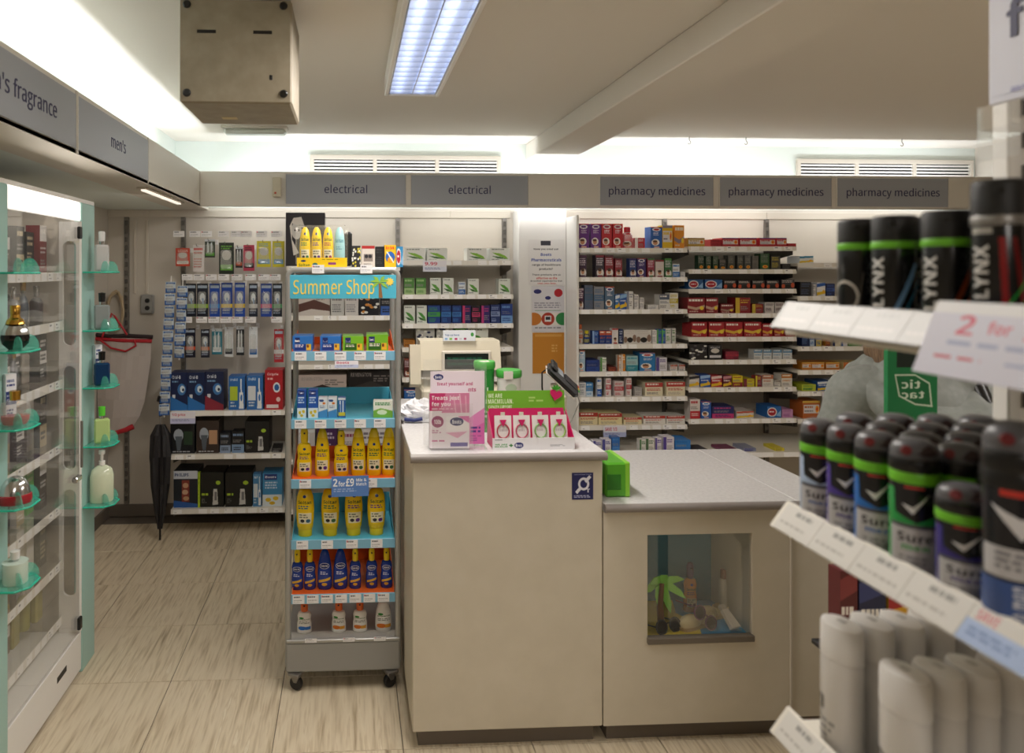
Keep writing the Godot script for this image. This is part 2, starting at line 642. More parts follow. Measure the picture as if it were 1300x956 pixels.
# ---- the room
func shell() -> void:
	var r := 4.05
	struct("ceiling", span(-1.6, r + 0.1, CEIL, CEIL + 0.1, -2.6, DW + 0.1), M.ceiling)
	struct("wall_back", span(-1.6, r + 0.1, 0, 1.885, DW, DW + 0.1), M.panel)
	struct("wall_back_upper", span(-1.6, r + 0.1, 1.885, CEIL, DW, DW + 0.1), M.upper)
	struct("wall_left", span(-1.6, -1.475, 0, CEIL, -2.6, DW), M.panel)
	struct("wall_right", span(r, r + 0.1, 0, CEIL, -2.6, DW), M.panel)
	struct("wall_front", span(-1.6, r + 0.1, 0, CEIL, -2.6, -2.5), mat("6b645b", 0.7))
	struct("wall_left_upper", span(-1.475, -1.07, 1.869, CEIL, -2.5, DW), M.upper)
	struct("beam", span(1.1, 1.36, CEIL - 0.103, CEIL, -2.5, DW, 0.004), M.ceiling)
	# floor of vinyl tiles, each a piece of its own
	var fl := struct("floor", span(-1.6, r + 0.1, -0.1, -0.004, -2.6, DW + 0.1), M.base)
	var g := 0.41
	var kinds := []
	for k in 5:
		kinds.append(tri_mat(noise_tex(20 + k % 3, 0.02, [[0.0, "94826a"], [0.25, "c4b396"], [0.42, "d8c9ae"], [0.6, "e0d2b8"], [0.75, "cebda0"], [0.86, "e8ddc6"], [1.0, "b8a588"]], 1024, 6), Vector3(1.7, 1.7, 0.12), 0.45, Vector3(k * 0.31, k * 0.17, k * 0.43)))
	var tile := new_st()
	bbox(tile, Vector3(0, -0.003, 0), Vector3(g - 0.0025, 0.006, g - 0.0025), 0.0012)
	var tm := tile.commit()
	var j := 0
	for a in 14:
		for b in 17:
			var o := part(fl, "floor_tile", tm, kinds[(a * 3 + b * 2 + (a * b) % 3) % 5])
			o.position = Vector3(-1.475 + g * (a + 0.5), 0, -DW + g * (b + 0.5) + 0.135)
	# pelmets with the department signs
	struct("trim_1", span(-0.87, r, 1.869, 2.073, DF, DF + 0.018, 0.002), M.fascia)
	struct("trim_2", span(-0.888, -0.87, 1.869, 2.073, -2.5, DF + 0.018, 0.002), M.fascia)
	struct("trim_3", span(-1.475, -0.87, 1.869, 1.883, -2.5, DW), M.fascia)
	for k in 5:
		var x0: float = [-1.475, -0.373, 0.62, 1.35, 2.65][k]
		var x1: float = [-0.373, 0.62, 1.0, 2.65, 4.05][k]
		struct("trim_%d" % (4 + k), span(x0 + 0.001, x1 - 0.001, 1.824, 1.8685, DW - 0.012, DW, 0.002), M.trim)
	struct("baseboard_back", span(-1.475, r, 0, 0.075, DW - 0.012, DW, 0.003), M.base)
	struct("baseboard_left", span(-1.475, -1.463, 0, 0.075, 2.9, DW - 0.012, 0.003), M.base)
	struct("pillar", span(1.017, 1.312, 0, 1.869, 4.25, DW, 0.004), M.pillar)
	# steel strips that hold the shelf brackets
	for x in [-1.36, -1.02, -0.373, 0.293, 0.961, 1.986, 2.65, 3.325, 4.0]:
		var o := thing("slotted_upright", "slotted steel upright on the back wall %s" % {-1.36: "beside the hanging clear bag", -1.02: "at the toothbrush hooks", -0.373: "between toothbrush hooks and portrait box", 0.293: "above the trolley's camera boxes", 0.961: "next to the white pillar", 1.986: "between first and second pharmacy bays", 2.65: "between second and third pharmacy bays", 3.325: "in the pharmacy bay behind the deodorants", 4.0: "beside the far right end wall"}[x], "upright", Vector3(x, 0.08, -DW), 0, "slotted uprights")
		var st := new_st()
		var w := 0.028
		box(st, Vector3(-w / 2 + 0.004, 0.87, 0.012), Vector3(0.006, 1.74, 0.012))
		box(st, Vector3(w / 2 - 0.004, 0.87, 0.012), Vector3(0.006, 1.74, 0.012))
		box(st, Vector3(0, 0.87, 0.012), Vector3(0.004, 1.74, 0.012))
		for k in 35:
			box(st, Vector3(0, k * 0.0508 + 0.006, 0.0118), Vector3(w - 0.003, 0.02, 0.0112))
		part(o, "channel", st, M.steel)
		part(o, "backing", boxm(Vector3(w, 1.74, 0.004), 0, Vector3(0, 0.87, 0.004)), M.slot)

func sign_panel(label: String, text: String, x0: float, x1: float, group: String, left := false) -> void:
	var w := x1 - x0
	var t: Node3D
	if left:
		t = thing("department_sign", label, "sign", Vector3(-0.868, 1.97, -(x0 + x1) / 2), PI / 2, group)
	else:
		t = thing("department_sign", label, "sign", Vector3((x0 + x1) / 2, 1.972, -DF + 0.002), 0, group)
	part(t, "panel", boxm(Vector3(w, 0.172, 0.004), 0.001), M.sign)
	for e in [-1, 1]:
		part(t, "edge_strip", boxm(Vector3(0.006, 0.2, 0.006), 0.001, Vector3(e * (w / 2 + 0.005), 0, 0)), M.fascia)
	var l := lettering(text, 0.064, M.navy)
	t.add_child(l)
	l.position.z = 0.0026

func upper_things() -> void:
	# department signs
	var h := DF
	sign_panel("grey electrical sign nearer the fragrance cabinet", "electrical", ux(363, h), ux(515, h), "signs on the back pelmet")
	sign_panel("grey electrical sign nearer the white pillar", "electrical", ux(522, h), ux(670, h), "signs on the back pelmet")
	sign_panel("grey pharmacy medicines sign nearest the pillar", "pharmacy medicines", ux(762, h), ux(905, h), "signs on the back pelmet")
	sign_panel("middle of the three grey pharmacy medicines signs", "pharmacy medicines", ux(914, h), ux(1055, h), "signs on the back pelmet")
	sign_panel("grey pharmacy medicines sign above the black deodorant cans", "pharmacy medicines", ux(1063, h), ux(1203, h), "signs on the back pelmet")
	sign_panel("grey men's sign on the pelmet above the fragrance cabinet", "men's", 2.31, 3.09, "signs on the fragrance pelmet", true)
	sign_panel("grey women's fragrance sign cut by the photo edge", "women's fragrance", 1.45, 2.29, "signs on the fragrance pelmet", true)
	# hidden end of the pelmet: sensor
	var s := thing("door_sensor", "small beige sensor box on the pelmet beside electrical sign", "sensor", wp(352, 238, DF - 0.002))
	part(s, "case", boxm(Vector3(0.052, 0.115, 0.03), 0.006, Vector3(0, 0, 0.015)), M.beige_plastic)
	part(s, "lamp", boxm(Vector3(0.012, 0.012, 0.006), 0.002, Vector3(-0.008, -0.035, 0.031)), mat("d05a40", 0.4))
	# ventilation grilles
	for g in [[394.0, 635.0, "ventilation grille above the electrical signs"], [1010.0, 1233.0, "ventilation grille above the last pharmacy medicines sign"]]:
		var x0 := ux(g[0], DW)
		var x1 := ux(g[1], DW)
		var y1 := 2.21
		var y0 := 1.97
		var t := thing("vent_grille", "white slatted " + g[2], "grille", Vector3((x0 + x1) / 2, y0, -DW), 0, "ventilation grilles")
		var w := x1 - x0
		var hh := y1 - y0
		var st := new_st()
		for yy in [0.012, hh - 0.012]:
			bbox(st, Vector3(0, yy, 0.011), Vector3(w, 0.028, 0.022), 0.003)
		for k in 4:
			bbox(st, Vector3(-w / 2 + 0.012 + (w - 0.024) * k / 3, hh / 2, 0.0105), Vector3(0.024, hh - 0.03, 0.021), 0.003)
		part(t, "frame", st, M.trim)
		part(t, "backing", boxm(Vector3(w - 0.02, hh - 0.02, 0.002), 0, Vector3(0, hh / 2, 0.002)), M.black)
		for c in 3:
			for k in 9:
				var cw := (w - 0.024) / 3 - 0.024
				part(t, "slat", boxm(Vector3(cw, 0.011, 0.003), 0, Vector3(-w / 2 + 0.012 + (w - 0.024) * (c + 0.5) / 3, 0.034 + k * (hh - 0.06) / 8.6, 0.012)), M.white)
	# monitor housing hung from the ceiling
	var X0 := -0.476
	var X1 := -0.165
	var y0 := 1.967
	var y1 := 2.257
	var mw := X1 - X0
	var t := thing("monitor_housing", "beige metal box hanging from the ceiling with black corner feet", "monitor box", Vector3((X0 + X1) / 2, y0, -2.0))
	part(t, "case", boxm(Vector3(mw, y1 - y0, 0.29), 0.006, Vector3(0, (y1 - y0) / 2, -0.147)), M.housing)
	part(t, "back_plate", boxm(Vector3(mw - 0.004, y1 - y0 - 0.004, 0.004), 0.002, Vector3(0, (y1 - y0) / 2, 0)), M.housing)
	for p in [[-1, 0.026], [1, 0.026], [-1, 0.272], [1, 0.272]]:
		part(t, "corner_foot", lathem(pr([0, 0, 0.0105, 0, 0.0115, 0.004, 0.008, 0.008, 0, 0.008]), 16, Vector3(p[0] * (mw / 2 - 0.022), p[1], 0.002), 1, 1, Rect2(), Basis(Vector3.RIGHT, PI / 2)), M.black)
	for p in [-0.08, 0.075]:
		part(t, "slot", boxm(Vector3(0.052, 0.009, 0.003), 0, Vector3(p, 0.198, 0.0015)), M.black)
	part(t, "keyhole", boxm(Vector3(0.009, 0.014, 0.003), 0.001, Vector3(0.098, 0.072, 0.0015)), M.black)
	part(t, "rating_label", boxm(Vector3(0.045, 0.001, 0.03), 0, Vector3(-0.05, -0.0005, -0.2)), mat("c9b98f", 0.7), "yellowed paper label")
	part(t, "bracket", boxm(Vector3(0.1, CEIL - y1, 0.06), 0.003, Vector3(-0.02, y1 - y0 + (CEIL - y1) / 2, -0.12)), M.slot)
	# emergency bulkhead light under the ceiling
	var e := thing("emergency_light", "slim bulkhead light on the ceiling behind the hanging box", "light", Vector3(ux(324, 3.95), CEIL, -3.95))
	part(e, "base_plate", boxm(Vector3(0.36, 0.012, 0.09), 0.003, Vector3(0, -0.006, 0)), M.trim)
	part(e, "diffuser", boxm(Vector3(0.34, 0.03, 0.075), 0.012, Vector3(0, -0.027, 0)), mat("cfd2c8", 0.2))
	# hooks in the ceiling
	for q in [[875, "nearest the beam"], [947, "between the other two hooks"], [1145, "above the last pharmacy sign"]]:
		var st := new_st()
		var p: Array = [Vector3(0, 0, 0), Vector3(0, -0.02, 0), Vector3(0.008, -0.028, 0), Vector3(0.009, -0.037, 0), Vector3(0, -0.044, 0), Vector3(-0.009, -0.037, 0)]
		tube(st, p, 0.0022, 6)
		solo("ceiling_hook", "small wire hook in the ceiling strip " + q[1], "hook", st, M.steel, Vector3(ux(q[0], 4.1), CEIL, -4.1), 0, "ceiling hooks")

# ---- print designs
const INK := "2b2b33"
func design(kind: String, base: String, acc: String, w: float, h: float, word := "", res := 540.0) -> Rect2i:
	var pw := clampi(int(w * res), 12, 500)
	var ph := clampi(int(h * res), 12, 500)
	var key := "%s %s %s %d %d %s" % [kind, base, acc, pw / 5, ph / 5, word]
	if prints.has(key):
		return prints[key]
	var r := field(pw, ph)
	prints[key] = r
	var o := []
	var pale := "f3efe8"
	match kind:
		"oval":
			o = [["r", 0, 0, 1, 0.04, "d8572a"], ["e", 0.5, 0.13, 0.36, 0.085, "f4f2f4"], ["e", 0.5, 0.13, 0.24, 0.045, acc], ["b", 0.25, 0.26, 0.8, 0.42, 3, "e8dfe8"], ["e", 0.42, 0.72, 0.34, 0.15, pale], ["e", 0.4, 0.74, 0.2, 0.1, "c98f6c"], ["e", 0.38, 0.67, 0.2, 0.05, "5c3a28"], ["r", 0.3, 0.91, 0.75, 0.97, "e9b7a0"]]
		"child":
			o = [["r", 0, 0, 1, 0.1, acc], ["b", 0.1, 0.14, 0.9, 0.5, 4, "d9cfd6"], ["e", 0.55, 0.8, 0.4, 0.2, "e7e2dd"], ["e", 0.5, 0.74, 0.2, 0.12, "d09a78"], ["e", 0.5, 0.66, 0.22, 0.07, "4c2f22"], ["r", 0.25, 0.9, 0.8, 1, acc]]
		"band":
			o = [["r", 0, 0.36, 1, 0.62, acc], ["b", 0.12, 0.12, 0.88, 0.3, 2, acc], ["b", 0.12, 0.42, 0.85, 0.58, 2, base], ["b", 0.12, 0.72, 0.7, 0.92, 3, acc]]
		"top":
			o = [["r", 0, 0, 1, 0.34, acc], ["b", 0.1, 0.08, 0.9, 0.26, 1, pale], ["b", 0.1, 0.46, 0.9, 0.62, 2, acc], ["b", 0.1, 0.72, 0.8, 0.92, 3, "8f8a88"]]
		"foot":
			o = [["r", 0, 0.6, 1, 1, acc], ["b", 0.1, 0.1, 0.9, 0.3, 1, acc], ["b", 0.1, 0.38, 0.8, 0.54, 2, "8f8a88"], ["b", 0.15, 0.72, 0.85, 0.9, 2, base]]
		"side":
			o = [["r", 0, 0, 0.3, 1, acc], ["b", 0.36, 0.14, 0.95, 0.4, 2, acc], ["b", 0.36, 0.55, 0.9, 0.85, 3, "8d8888"]]
		"swoosh":
			o = [["b", 0.1, 0.08, 0.75, 0.2, 1, "8a8f8a"], ["p", [0.12, 0.35, 0.5, 0.42, 0.8, 0.62, 0.92, 0.85, 0.62, 0.72, 0.3, 0.52], acc], ["p", [0.1, 0.62, 0.5, 0.68, 0.92, 0.86, 0.4, 0.8], "3b6b33"], ["b", 0.1, 0.86, 0.6, 0.95, 1, "7d8288"]]
		"bars":
			o = [["b", 0.1, 0.12, 0.9, 0.4, 2, acc], ["b", 0.1, 0.5, 0.8, 0.88, 4, acc]]
		"flash":
			o = [["p", [0, 0.1, 1, 0, 1, 0.22, 0, 0.34], acc], ["b", 0.08, 0.4, 0.92, 0.56, 1, pale], ["p", [0, 0.72, 1, 0.6, 1, 0.8, 0, 0.96], "e8c42a"], ["e", 0.78, 0.68, 0.12, 0.16, "f3b52a"]]
		"target":
			o = [["r", 0.06, 0.24, 0.94, 0.72, "d9d5d8"], ["b", 0.12, 0.3, 0.7, 0.5, 1, base], ["b", 0.12, 0.56, 0.6, 0.66, 1, "585058"], ["e", 0.82, 0.48, 0.1, 0.2, "f0a01e"], ["e", 0.82, 0.48, 0.05, 0.1, "d23a1c"], ["r", 0, 0, 1, 0.12, acc]]
		"spot":
			o = [["b", 0.12, 0.08, 0.88, 0.6, 6, acc], ["e", 0.55, 0.82, 0.28, 0.11, "e8a42a"], ["e", 0.55, 0.82, 0.14, 0.05, "c2501c"]]
		"ring":
			o = [["e", 0.35, 0.5, 0.34, 0.4, "e9e3e0"], ["e", 0.35, 0.5, 0.27, 0.3, "b02030"], ["b", 0.16, 0.42, 0.56, 0.6, 1, "f0e8e8"], ["p", [0.62, 0.8, 0.98, 0.3, 0.98, 0.9], "8fb8e0"]]
		"peel":
			o = [["b", 0.08, 0.1, 0.92, 0.35, 2, "cfc7c2"], ["e", 0.15, 0.7, 0.14, 0.22, acc], ["e", 0.85, 0.6, 0.14, 0.26, acc], ["e", 0.5, 0.72, 0.22, 0.18, "15120f"]]
		"burst":
			o = [["b", 0.08, 0.1, 0.9, 0.34, 1, pale], ["p", [0, 0.5, 0.5, 0.62, 1, 0.45, 1, 0.6, 0.5, 0.8, 0, 0.66], acc], ["e", 0.82, 0.66, 0.12, 0.12, "f0d23c"], ["b", 0.1, 0.84, 0.7, 0.94, 1, "e0c8b8"]]
		"brush":
			o = [["r", 0.1, 0.06, 0.9, 0.14, "b9c9dd"], ["e", 0.5, 0.42, 0.24, 0.13, "e6eef5"], ["l", 0.52, 0.44, 0.56, 0.62, 0.16, "6b98c9"], ["r", 0, 0.62, 1, 0.74, acc], ["b", 0.12, 0.8, 0.88, 0.94, 2, "a9b5c8"]]
		"stick":
			o = [["r", 0, 0, 1, 0.12, "d8dde2"], ["l", 0.3, 0.15, 0.34, 0.9, 0.12, "eef2f5"], ["l", 0.66, 0.15, 0.62, 0.9, 0.12, "dce4ea"], ["r", 0.1, 0.72, 0.9, 0.9, acc]]
		"oralbox":
			o = [["t", 0.12, 0.08, 0.6, 0.17, "Oral-B", "e8eef4", true], ["b", 0.12, 0.22, 0.6, 0.3, 1, "7fa8cf"], ["e", 0.66, 0.45, 0.24, 0.15, "3f78b5"], ["e", 0.7, 0.44, 0.14, 0.09, "d8e6ee"], ["e", 0.74, 0.46, 0.06, 0.04, "1a2440"], ["p", [0.12, 0.58, 0.3, 0.58, 0.3, 0.66, 0.21, 0.72, 0.12, 0.66], "d8dde4"], ["p", [0, 0.62, 1, 0.86, 1, 1, 0, 1], acc]]
		"handle":
			o = [["t", 0.1, 0.06, 0.55, 0.14, "Oral-B", "e8eef4", true], ["r", 0.08, 0.3, 0.55, 0.72, acc], ["b", 0.12, 0.76, 0.5, 0.94, 2, "cfd8e0"], ["l", 0.75, 0.08, 0.77, 0.5, 0.08, "eef2f4"], ["p", [0.66, 0.48, 0.88, 0.48, 0.92, 0.96, 0.64, 0.96], "f0f3f4"], ["e", 0.78, 0.64, 0.06, 0.1, "3a78c0"]]
		"redbrush":
			o = [["t", 0.15, 0.07, 0.75, 0.15, "Colgate", "f4e8e8", true], ["b", 0.15, 0.2, 0.6, 0.28, 1, "e8b8b8"], ["e", 0.66, 0.44, 0.2, 0.13, "e8eef4"], ["e", 0.66, 0.44, 0.13, 0.08, "2a62a8"], ["e", 0.75, 0.74, 0.12, 0.06, "e8c8c8"], ["r", 0.1, 0.87, 0.75, 0.96, "e9dede"]]
		"shaver":
			o = [["t", 0.08, 0.05, 0.62, 0.13, word if word != "" else " ", "b8c4d8", true], ["e", 0.34, 0.42, 0.2, 0.2, "aab4c0"], ["p", [0.2, 0.45, 0.5, 0.45, 0.42, 0.9, 0.28, 0.9], "59636e"], ["r", 0.56, 0.3, 0.92, 0.72, acc], ["b", 0.1, 0.92, 0.9, 0.97, 1, "c8ccd2"]]
		"trimmer":
			o = [["t", 0.12, 0.12, 0.72, 0.2, word if word != "" else " ", "e8e8e4", true], ["e", 0.76, 0.3, 0.1, 0.06, "a8c832"], ["p", [0.56, 0.48, 0.72, 0.48, 0.76, 0.92, 0.52, 0.94], "cfcfcc"], ["r", 0.6, 0.56, 0.7, 0.8, "77777a"], ["b", 0.06, 0.6, 0.4, 0.72, 1, "a8c832"], ["b", 0.06, 0.76, 0.3, 0.9, 3, "6d6d6a"]]
		"collage":
			o = [["r", 0, 0, 1, 0.22, "d5dbe6"], ["t", 0.06, 0.07, 0.62, 0.15, "PHILIPS", "23346e", true], ["r", 0.34, 0.26, 0.66, 0.84, "8c3a30"], ["e", 0.5, 0.4, 0.12, 0.07, "d0a080"], ["e", 0.48, 0.58, 0.12, 0.07, "d8b090"], ["e", 0.52, 0.75, 0.12, 0.06, "caa078"], ["p", [0, 0.8, 1, 0.9, 1, 1, 0, 1], acc]]
		"bigbox":
			o = [["t", 0.06, 0.08, 0.5, 0.18, "REMINGTON", "9a9490", true], ["p", [0, 0.5, 0.5, 0.3, 1, 0.55, 1, 0.8, 0.4, 0.7, 0, 0.85], acc], ["b", 0.55, 0.15, 0.95, 0.35, 3, "76706c"]]
		"portrait":
			o = [["e", 0.28, 0.33, 0.13, 0.17, "d8d4d0"], ["p", [0.1, 0.25, 0.2, 0.1, 0.4, 0.08, 0.5, 0.3, 0.16, 0.2, 0.16, 0.5, 0.34, 0.75, 0.2, 0.8], "e8e2da"], ["e", 0.25, 0.33, 0.03, 0.02, "302a28"], ["e", 0.33, 0.33, 0.03, 0.02, "302a28"], ["p", [0.42, 0.4, 0.6, 0.3, 0.9, 0.6, 0.6, 0.9], acc]]
		"kodak":
			o = [["t", 0.15, 0.06, 0.85, 0.2, "Kodak", "d0281c", true], ["e", 0.5, 0.55, 0.4, 0.24, "2a62b8"], ["e", 0.5, 0.68, 0.25, 0.14, "f29a1c"], ["l", 0.2, 0.3, 0.8, 0.8, 0.1, "f0f0f0"]]
		"spotty":
			o = []
			for k in 22:
				o.append(["e", rng.randf_range(0.05, 0.95), rng.randf_range(0.05, 0.95), 0.09, 0.055, acc if k % 2 else "efefe6"])
		"camera":
			o = [["r", 0, 0, 1, 0.14, "b02a2a"], ["r", 0.15, 0.4, 0.85, 0.72, "8a7f78"], ["e", 0.36, 0.5, 0.13, 0.08, "22222a"], ["e", 0.64, 0.5, 0.13, 0.08, "22222a"], ["b", 0.15, 0.82, 0.85, 0.94, 2, "6b6460"]]
		"plaster":
			o = [["r", 0.12, 0.12, 0.38, 0.48, "1d2d70"], ["t", 0.14, 0.24, 0.36, 0.38, "Boots", "ffffff", true], ["r", 0.1, 0.5, 0.66, 0.92, acc], ["b", 0.14, 0.56, 0.62, 0.76, 2, "f2f2f2"], ["r", 0.68, 0.5, 0.92, 0.92, "e8c43a"], ["e", 0.76, 0.66, 0.05, 0.1, "7a3c1c"]]
		"repel":
			o = [["r", 0.1, 0.03, 0.75, 0.2, "1a2f78"], ["t", 0.16, 0.08, 0.7, 0.15, "Boots", "ffffff", true], ["b", 0.14, 0.26, 0.8, 0.5, 3, "c3d6ee"], ["r", 0, 0.64, 1, 1, "dfe9ee"], ["e", 0.3, 0.8, 0.14, 0.06, "e0bf2a"], ["e", 0.68, 0.76, 0.14, 0.06, "e0bf2a"], ["e", 0.5, 0.9, 0.14, 0.05, "d8b020"]]
		"spray":
			o = [["e", 0.35, 0.15, 0.25, 0.06, "1d3f80"], ["e", 0.6, 0.28, 0.16, 0.06, "e07a2a"], ["b", 0.15, 0.38, 0.85, 0.55, 2, "8a96a8"], ["p", [0, 0.7, 1, 0.55, 1, 1, 0, 1], acc]]
		"wipes":
			o = [["b", 0.1, 0.12, 0.9, 0.34, 2, "4a8c50"], ["p", [0, 0.6, 0.4, 0.45, 1, 0.6, 1, 1, 0, 1], acc], ["e", 0.45, 0.68, 0.25, 0.14, "dfeecb"]]
		"foil":
			o = [["e", 0.5, 0.4, 0.3, 0.16, "d9d4cc"], ["b", 0.15, 0.1, 0.85, 0.24, 2, acc], ["r", 0.1, 0.7, 0.9, 0.88, acc]]
		_:
			o = [["r", 0.1, 0.1, 0.9, 0.2, acc]]
	paint(r, base, o)
	return r

const NTH := ["first", "second", "third", "fourth", "fifth", "sixth", "seventh", "eighth", "ninth", "tenth", "eleventh", "twelfth", "thirteenth", "fourteenth", "fifteenth", "sixteenth"]
var strip_cells := []
func strip_print(w: float) -> Rect2i:
	if strip_cells.is_empty():
		for k in 5:
			var r := field(420, 18)
			var o := []
			for q in 9:
				var x := 0.02 + q * 0.108 + rng.randf() * 0.02
				if rng.randf() < 0.8:
					o.append(["r", x, 0.05, x + 0.075, 0.95, "fbfaf8"])
					o.append(["b", x + 0.012, 0.2, x + 0.05, 0.5, 1, "7b7a80"])
					o.append(["b", x + 0.012, 0.62, x + 0.065, 0.8, 1, "b5b2b2"])
			paint(r, "eae6dd", o)
			strip_cells.append(r)
	return strip_cells[rng.randi() % 5]
func wall_shelf(label: String, x0: float, x1: float, y: float, group: String, dfront := DS, dback := DW - 0.014) -> void:
	var w := x1 - x0
	var t := thing("wall_shelf", label, "shelf", Vector3((x0 + x1) / 2, y, -dfront), 0, group)
	part(t, "board", boxm(Vector3(w - 0.004, 0.018, dback - dfront - 0.004), 0.002, Vector3(0, -0.009, -(dback - dfront) / 2)), M.shelf)
	var c := carton(w - 0.004, 0.027, 0.003, strip_print(w))
	var o := part(t, "ticket_strip", c, M.card)
	o.position = Vector3(0, -0.0255, 0.004)
	o.rotation.x = -0.22
	for s in [-1, 1]:
		var st := prismm([Vector2(0, 0), Vector2(0, -0.03), Vector2(-(dback - dfront) + 0.01, -0.075), Vector2(-(dback - dfront) + 0.01, 0)], -0.0015, 0.0015, Transform3D(Basis(Vector3.UP, -PI / 2), Vector3(s * (w / 2 - 0.012), -0.019, -0.02)))
		part(t, "bracket", st, M.slot)

# one line for each pack on a shelf: left right top kind base accent shape words
func stock(lines: String, y: float, place: String, from: String, group: String, called: String, dfront := DS + 0.025, dp := 0.1) -> void:
	var n := 0
	for line in lines.strip_edges().split("\n"):
		var f := line.strip_edges().split(" ", false)
		if f.size() < 7:
			continue
		var u0 := float(f[0])
		var u1 := float(f[1])
		var x0 := ux(u0, dfront)
		var x1 := ux(u1, dfront)
		var h := vy((u0 + u1) / 2, float(f[2]), dfront) - y
		var w := x1 - x0 - 0.002
		var what := " ".join(f.slice(6))
		for o in ["second ", "third ", "fourth ", "fifth ", "another "]:
			what = what.trim_prefix(o)
		var label := "%s, %s from %s on %s" % [what, NTH[n], from, place.trim_prefix("the ")]
		n += 1
		var lean := (rng.randf() - 0.5) * 0.05
		if what.contains("bottle") and not what.contains("boxed"):
			var t := thing("medicine_bottle", label, "bottle", Vector3((x0 + x1) / 2, y, -dfront - w / 2), 0, group)
			var r := design(f[3], f[4], f[5], w * 1.6, h * 0.75)
			var bw := w / 2
			part(t, "body", lathem(pr([0, 0, bw * 0.92, 0, bw, h * 0.03, bw, h * 0.62, bw * 0.8, h * 0.72, bw * 0.5, h * 0.77]), 18, Vector3.ZERO, 1, 0.8, uvrect(r)), M.gloss)
			part(t, "cap", lathem(pr([bw * 0.62, h * 0.76, bw * 0.64, h * 0.98, bw * 0.55, h, 0, h]), 16, Vector3.ZERO), mat(f[5], 0.35))
		else:
			var r := design(f[3], f[4], f[5], w, h)
			var depth := minf(dp, maxf(0.03, w * 1.2)) if h > w else minf(dp * 1.2, 0.12)
			solo(called, label, "box", carton(w, h, depth, r), M.card, Vector3((x0 + x1) / 2, y, -dfront - absf(lean) * w), lean, group)

# ---- packs hung on wire hooks
func hung(lines: String, row: String, vt: float) -> void:
	var dk := 4.19
	var n := 0
	for line in lines.strip_edges().split("\n"):
		var f := line.strip_edges().split(" ", false)
		if f.size() < 8:
			continue
		var u0 := float(f[0])
		var u1 := float(f[1])
		var x0 := ux(u0, dk)
		var x1 := ux(u1, dk)
		var uc := (u0 + u1) / 2
		var yt := vy(uc, float(f[2]), dk)
		var yb := vy(uc, float(f[3]), dk)
		var w := x1 - x0
		var h := yt - yb
		var what := " ".join(f.slice(7))
		var t := thing("hanging_pack", "%s, %s from umbrella side, %s row of hooks" % [what, NTH[n], row], "pack", Vector3((x0 + x1) / 2, yb, -dk), 0, "packs hung on the %s hooks" % row)
		var r := design(f[4], f[5], f[6], w, h)
		var card := carton(w, h, 0.002, r)
		part(t, "card", card, M.card)
		part(t, "blister", boxm(Vector3(w * 0.74, h * 0.6, 0.022), 0.008, Vector3(0, h * 0.46, 0.0112)), M.clear)
		var k := thing("display_hook", "wire hook with white price ticket, %s from umbrella side, %s row" % [NTH[n], row], "hook", Vector3((x0 + x1) / 2, yt - 0.008, -DW), 0, "wire hooks of the %s row" % row)
		var st := new_st()
		tube(st, [Vector3(0, 0, 0), Vector3(0, 0, 0.26), Vector3(0, 0.012, 0.275)], 0.0022, 6)
		part(k, "prong", st, M.chrome)
		part(k, "back_plate", boxm(Vector3(0.02, 0.03, 0.004), 0.001, Vector3(0, 0, 0.002)), M.strip)
		var tk := part(k, "price_ticket", carton(0.062, 0.034, 0.0015, ticket()), M.card)
		tk.position = Vector3(-0.004, vy(uc, vt, 4.11) - yt + 0.008 - 0.017, 0.288)
		n += 1
var tickets := []
func ticket() -> Rect2i:
	if tickets.is_empty():
		for k in 5:
			var r := field(62, 34)
			paint(r, "efeef0", [["b", 0.12, 0.15, 0.5 + k * 0.06, 0.4, 1, "55565e"], ["b", 0.1, 0.55, 0.9, 0.7, 1, "a6a6aa"], ["b", 0.1, 0.75, 0.7, 0.86, 1, "b9b9bd"]] + ([["r", 0.05, 0.08, 0.14, 0.3, "d8707c"]] if k % 2 == 0 else []))
			tickets.append(r)
	return tickets[rng.randi() % 5]
func promo(label: String, u0: float, u1: float, v0: float, v1: float, d: float, head := "SAVE", tint := "b9c1e6") -> void:
	var w := ux(u1, d) - ux(u0, d)
	var h := vy(u0, v0, d) - vy(u0, v1, d)
	var r := field(120, maxi(int(120 * h / w), 30))
	paint(r, "eceaf2", [["r", 0, 0.55, 1, 1, tint], ["t", 0.08, 0.12, 0.6, 0.42, head, "c8405c", true], ["b", 0.08, 0.62, 0.8, 0.82, 2, "8c90b8"]])
	var o := solo("promotion_ticket", label, "ticket", carton(w, h, 0.0015, r), M.card, Vector3((ux(u0, d) + ux(u1, d)) / 2, vy((u0 + u1) / 2, v1, d), -d), 0, "promotion tickets on shelf edges")

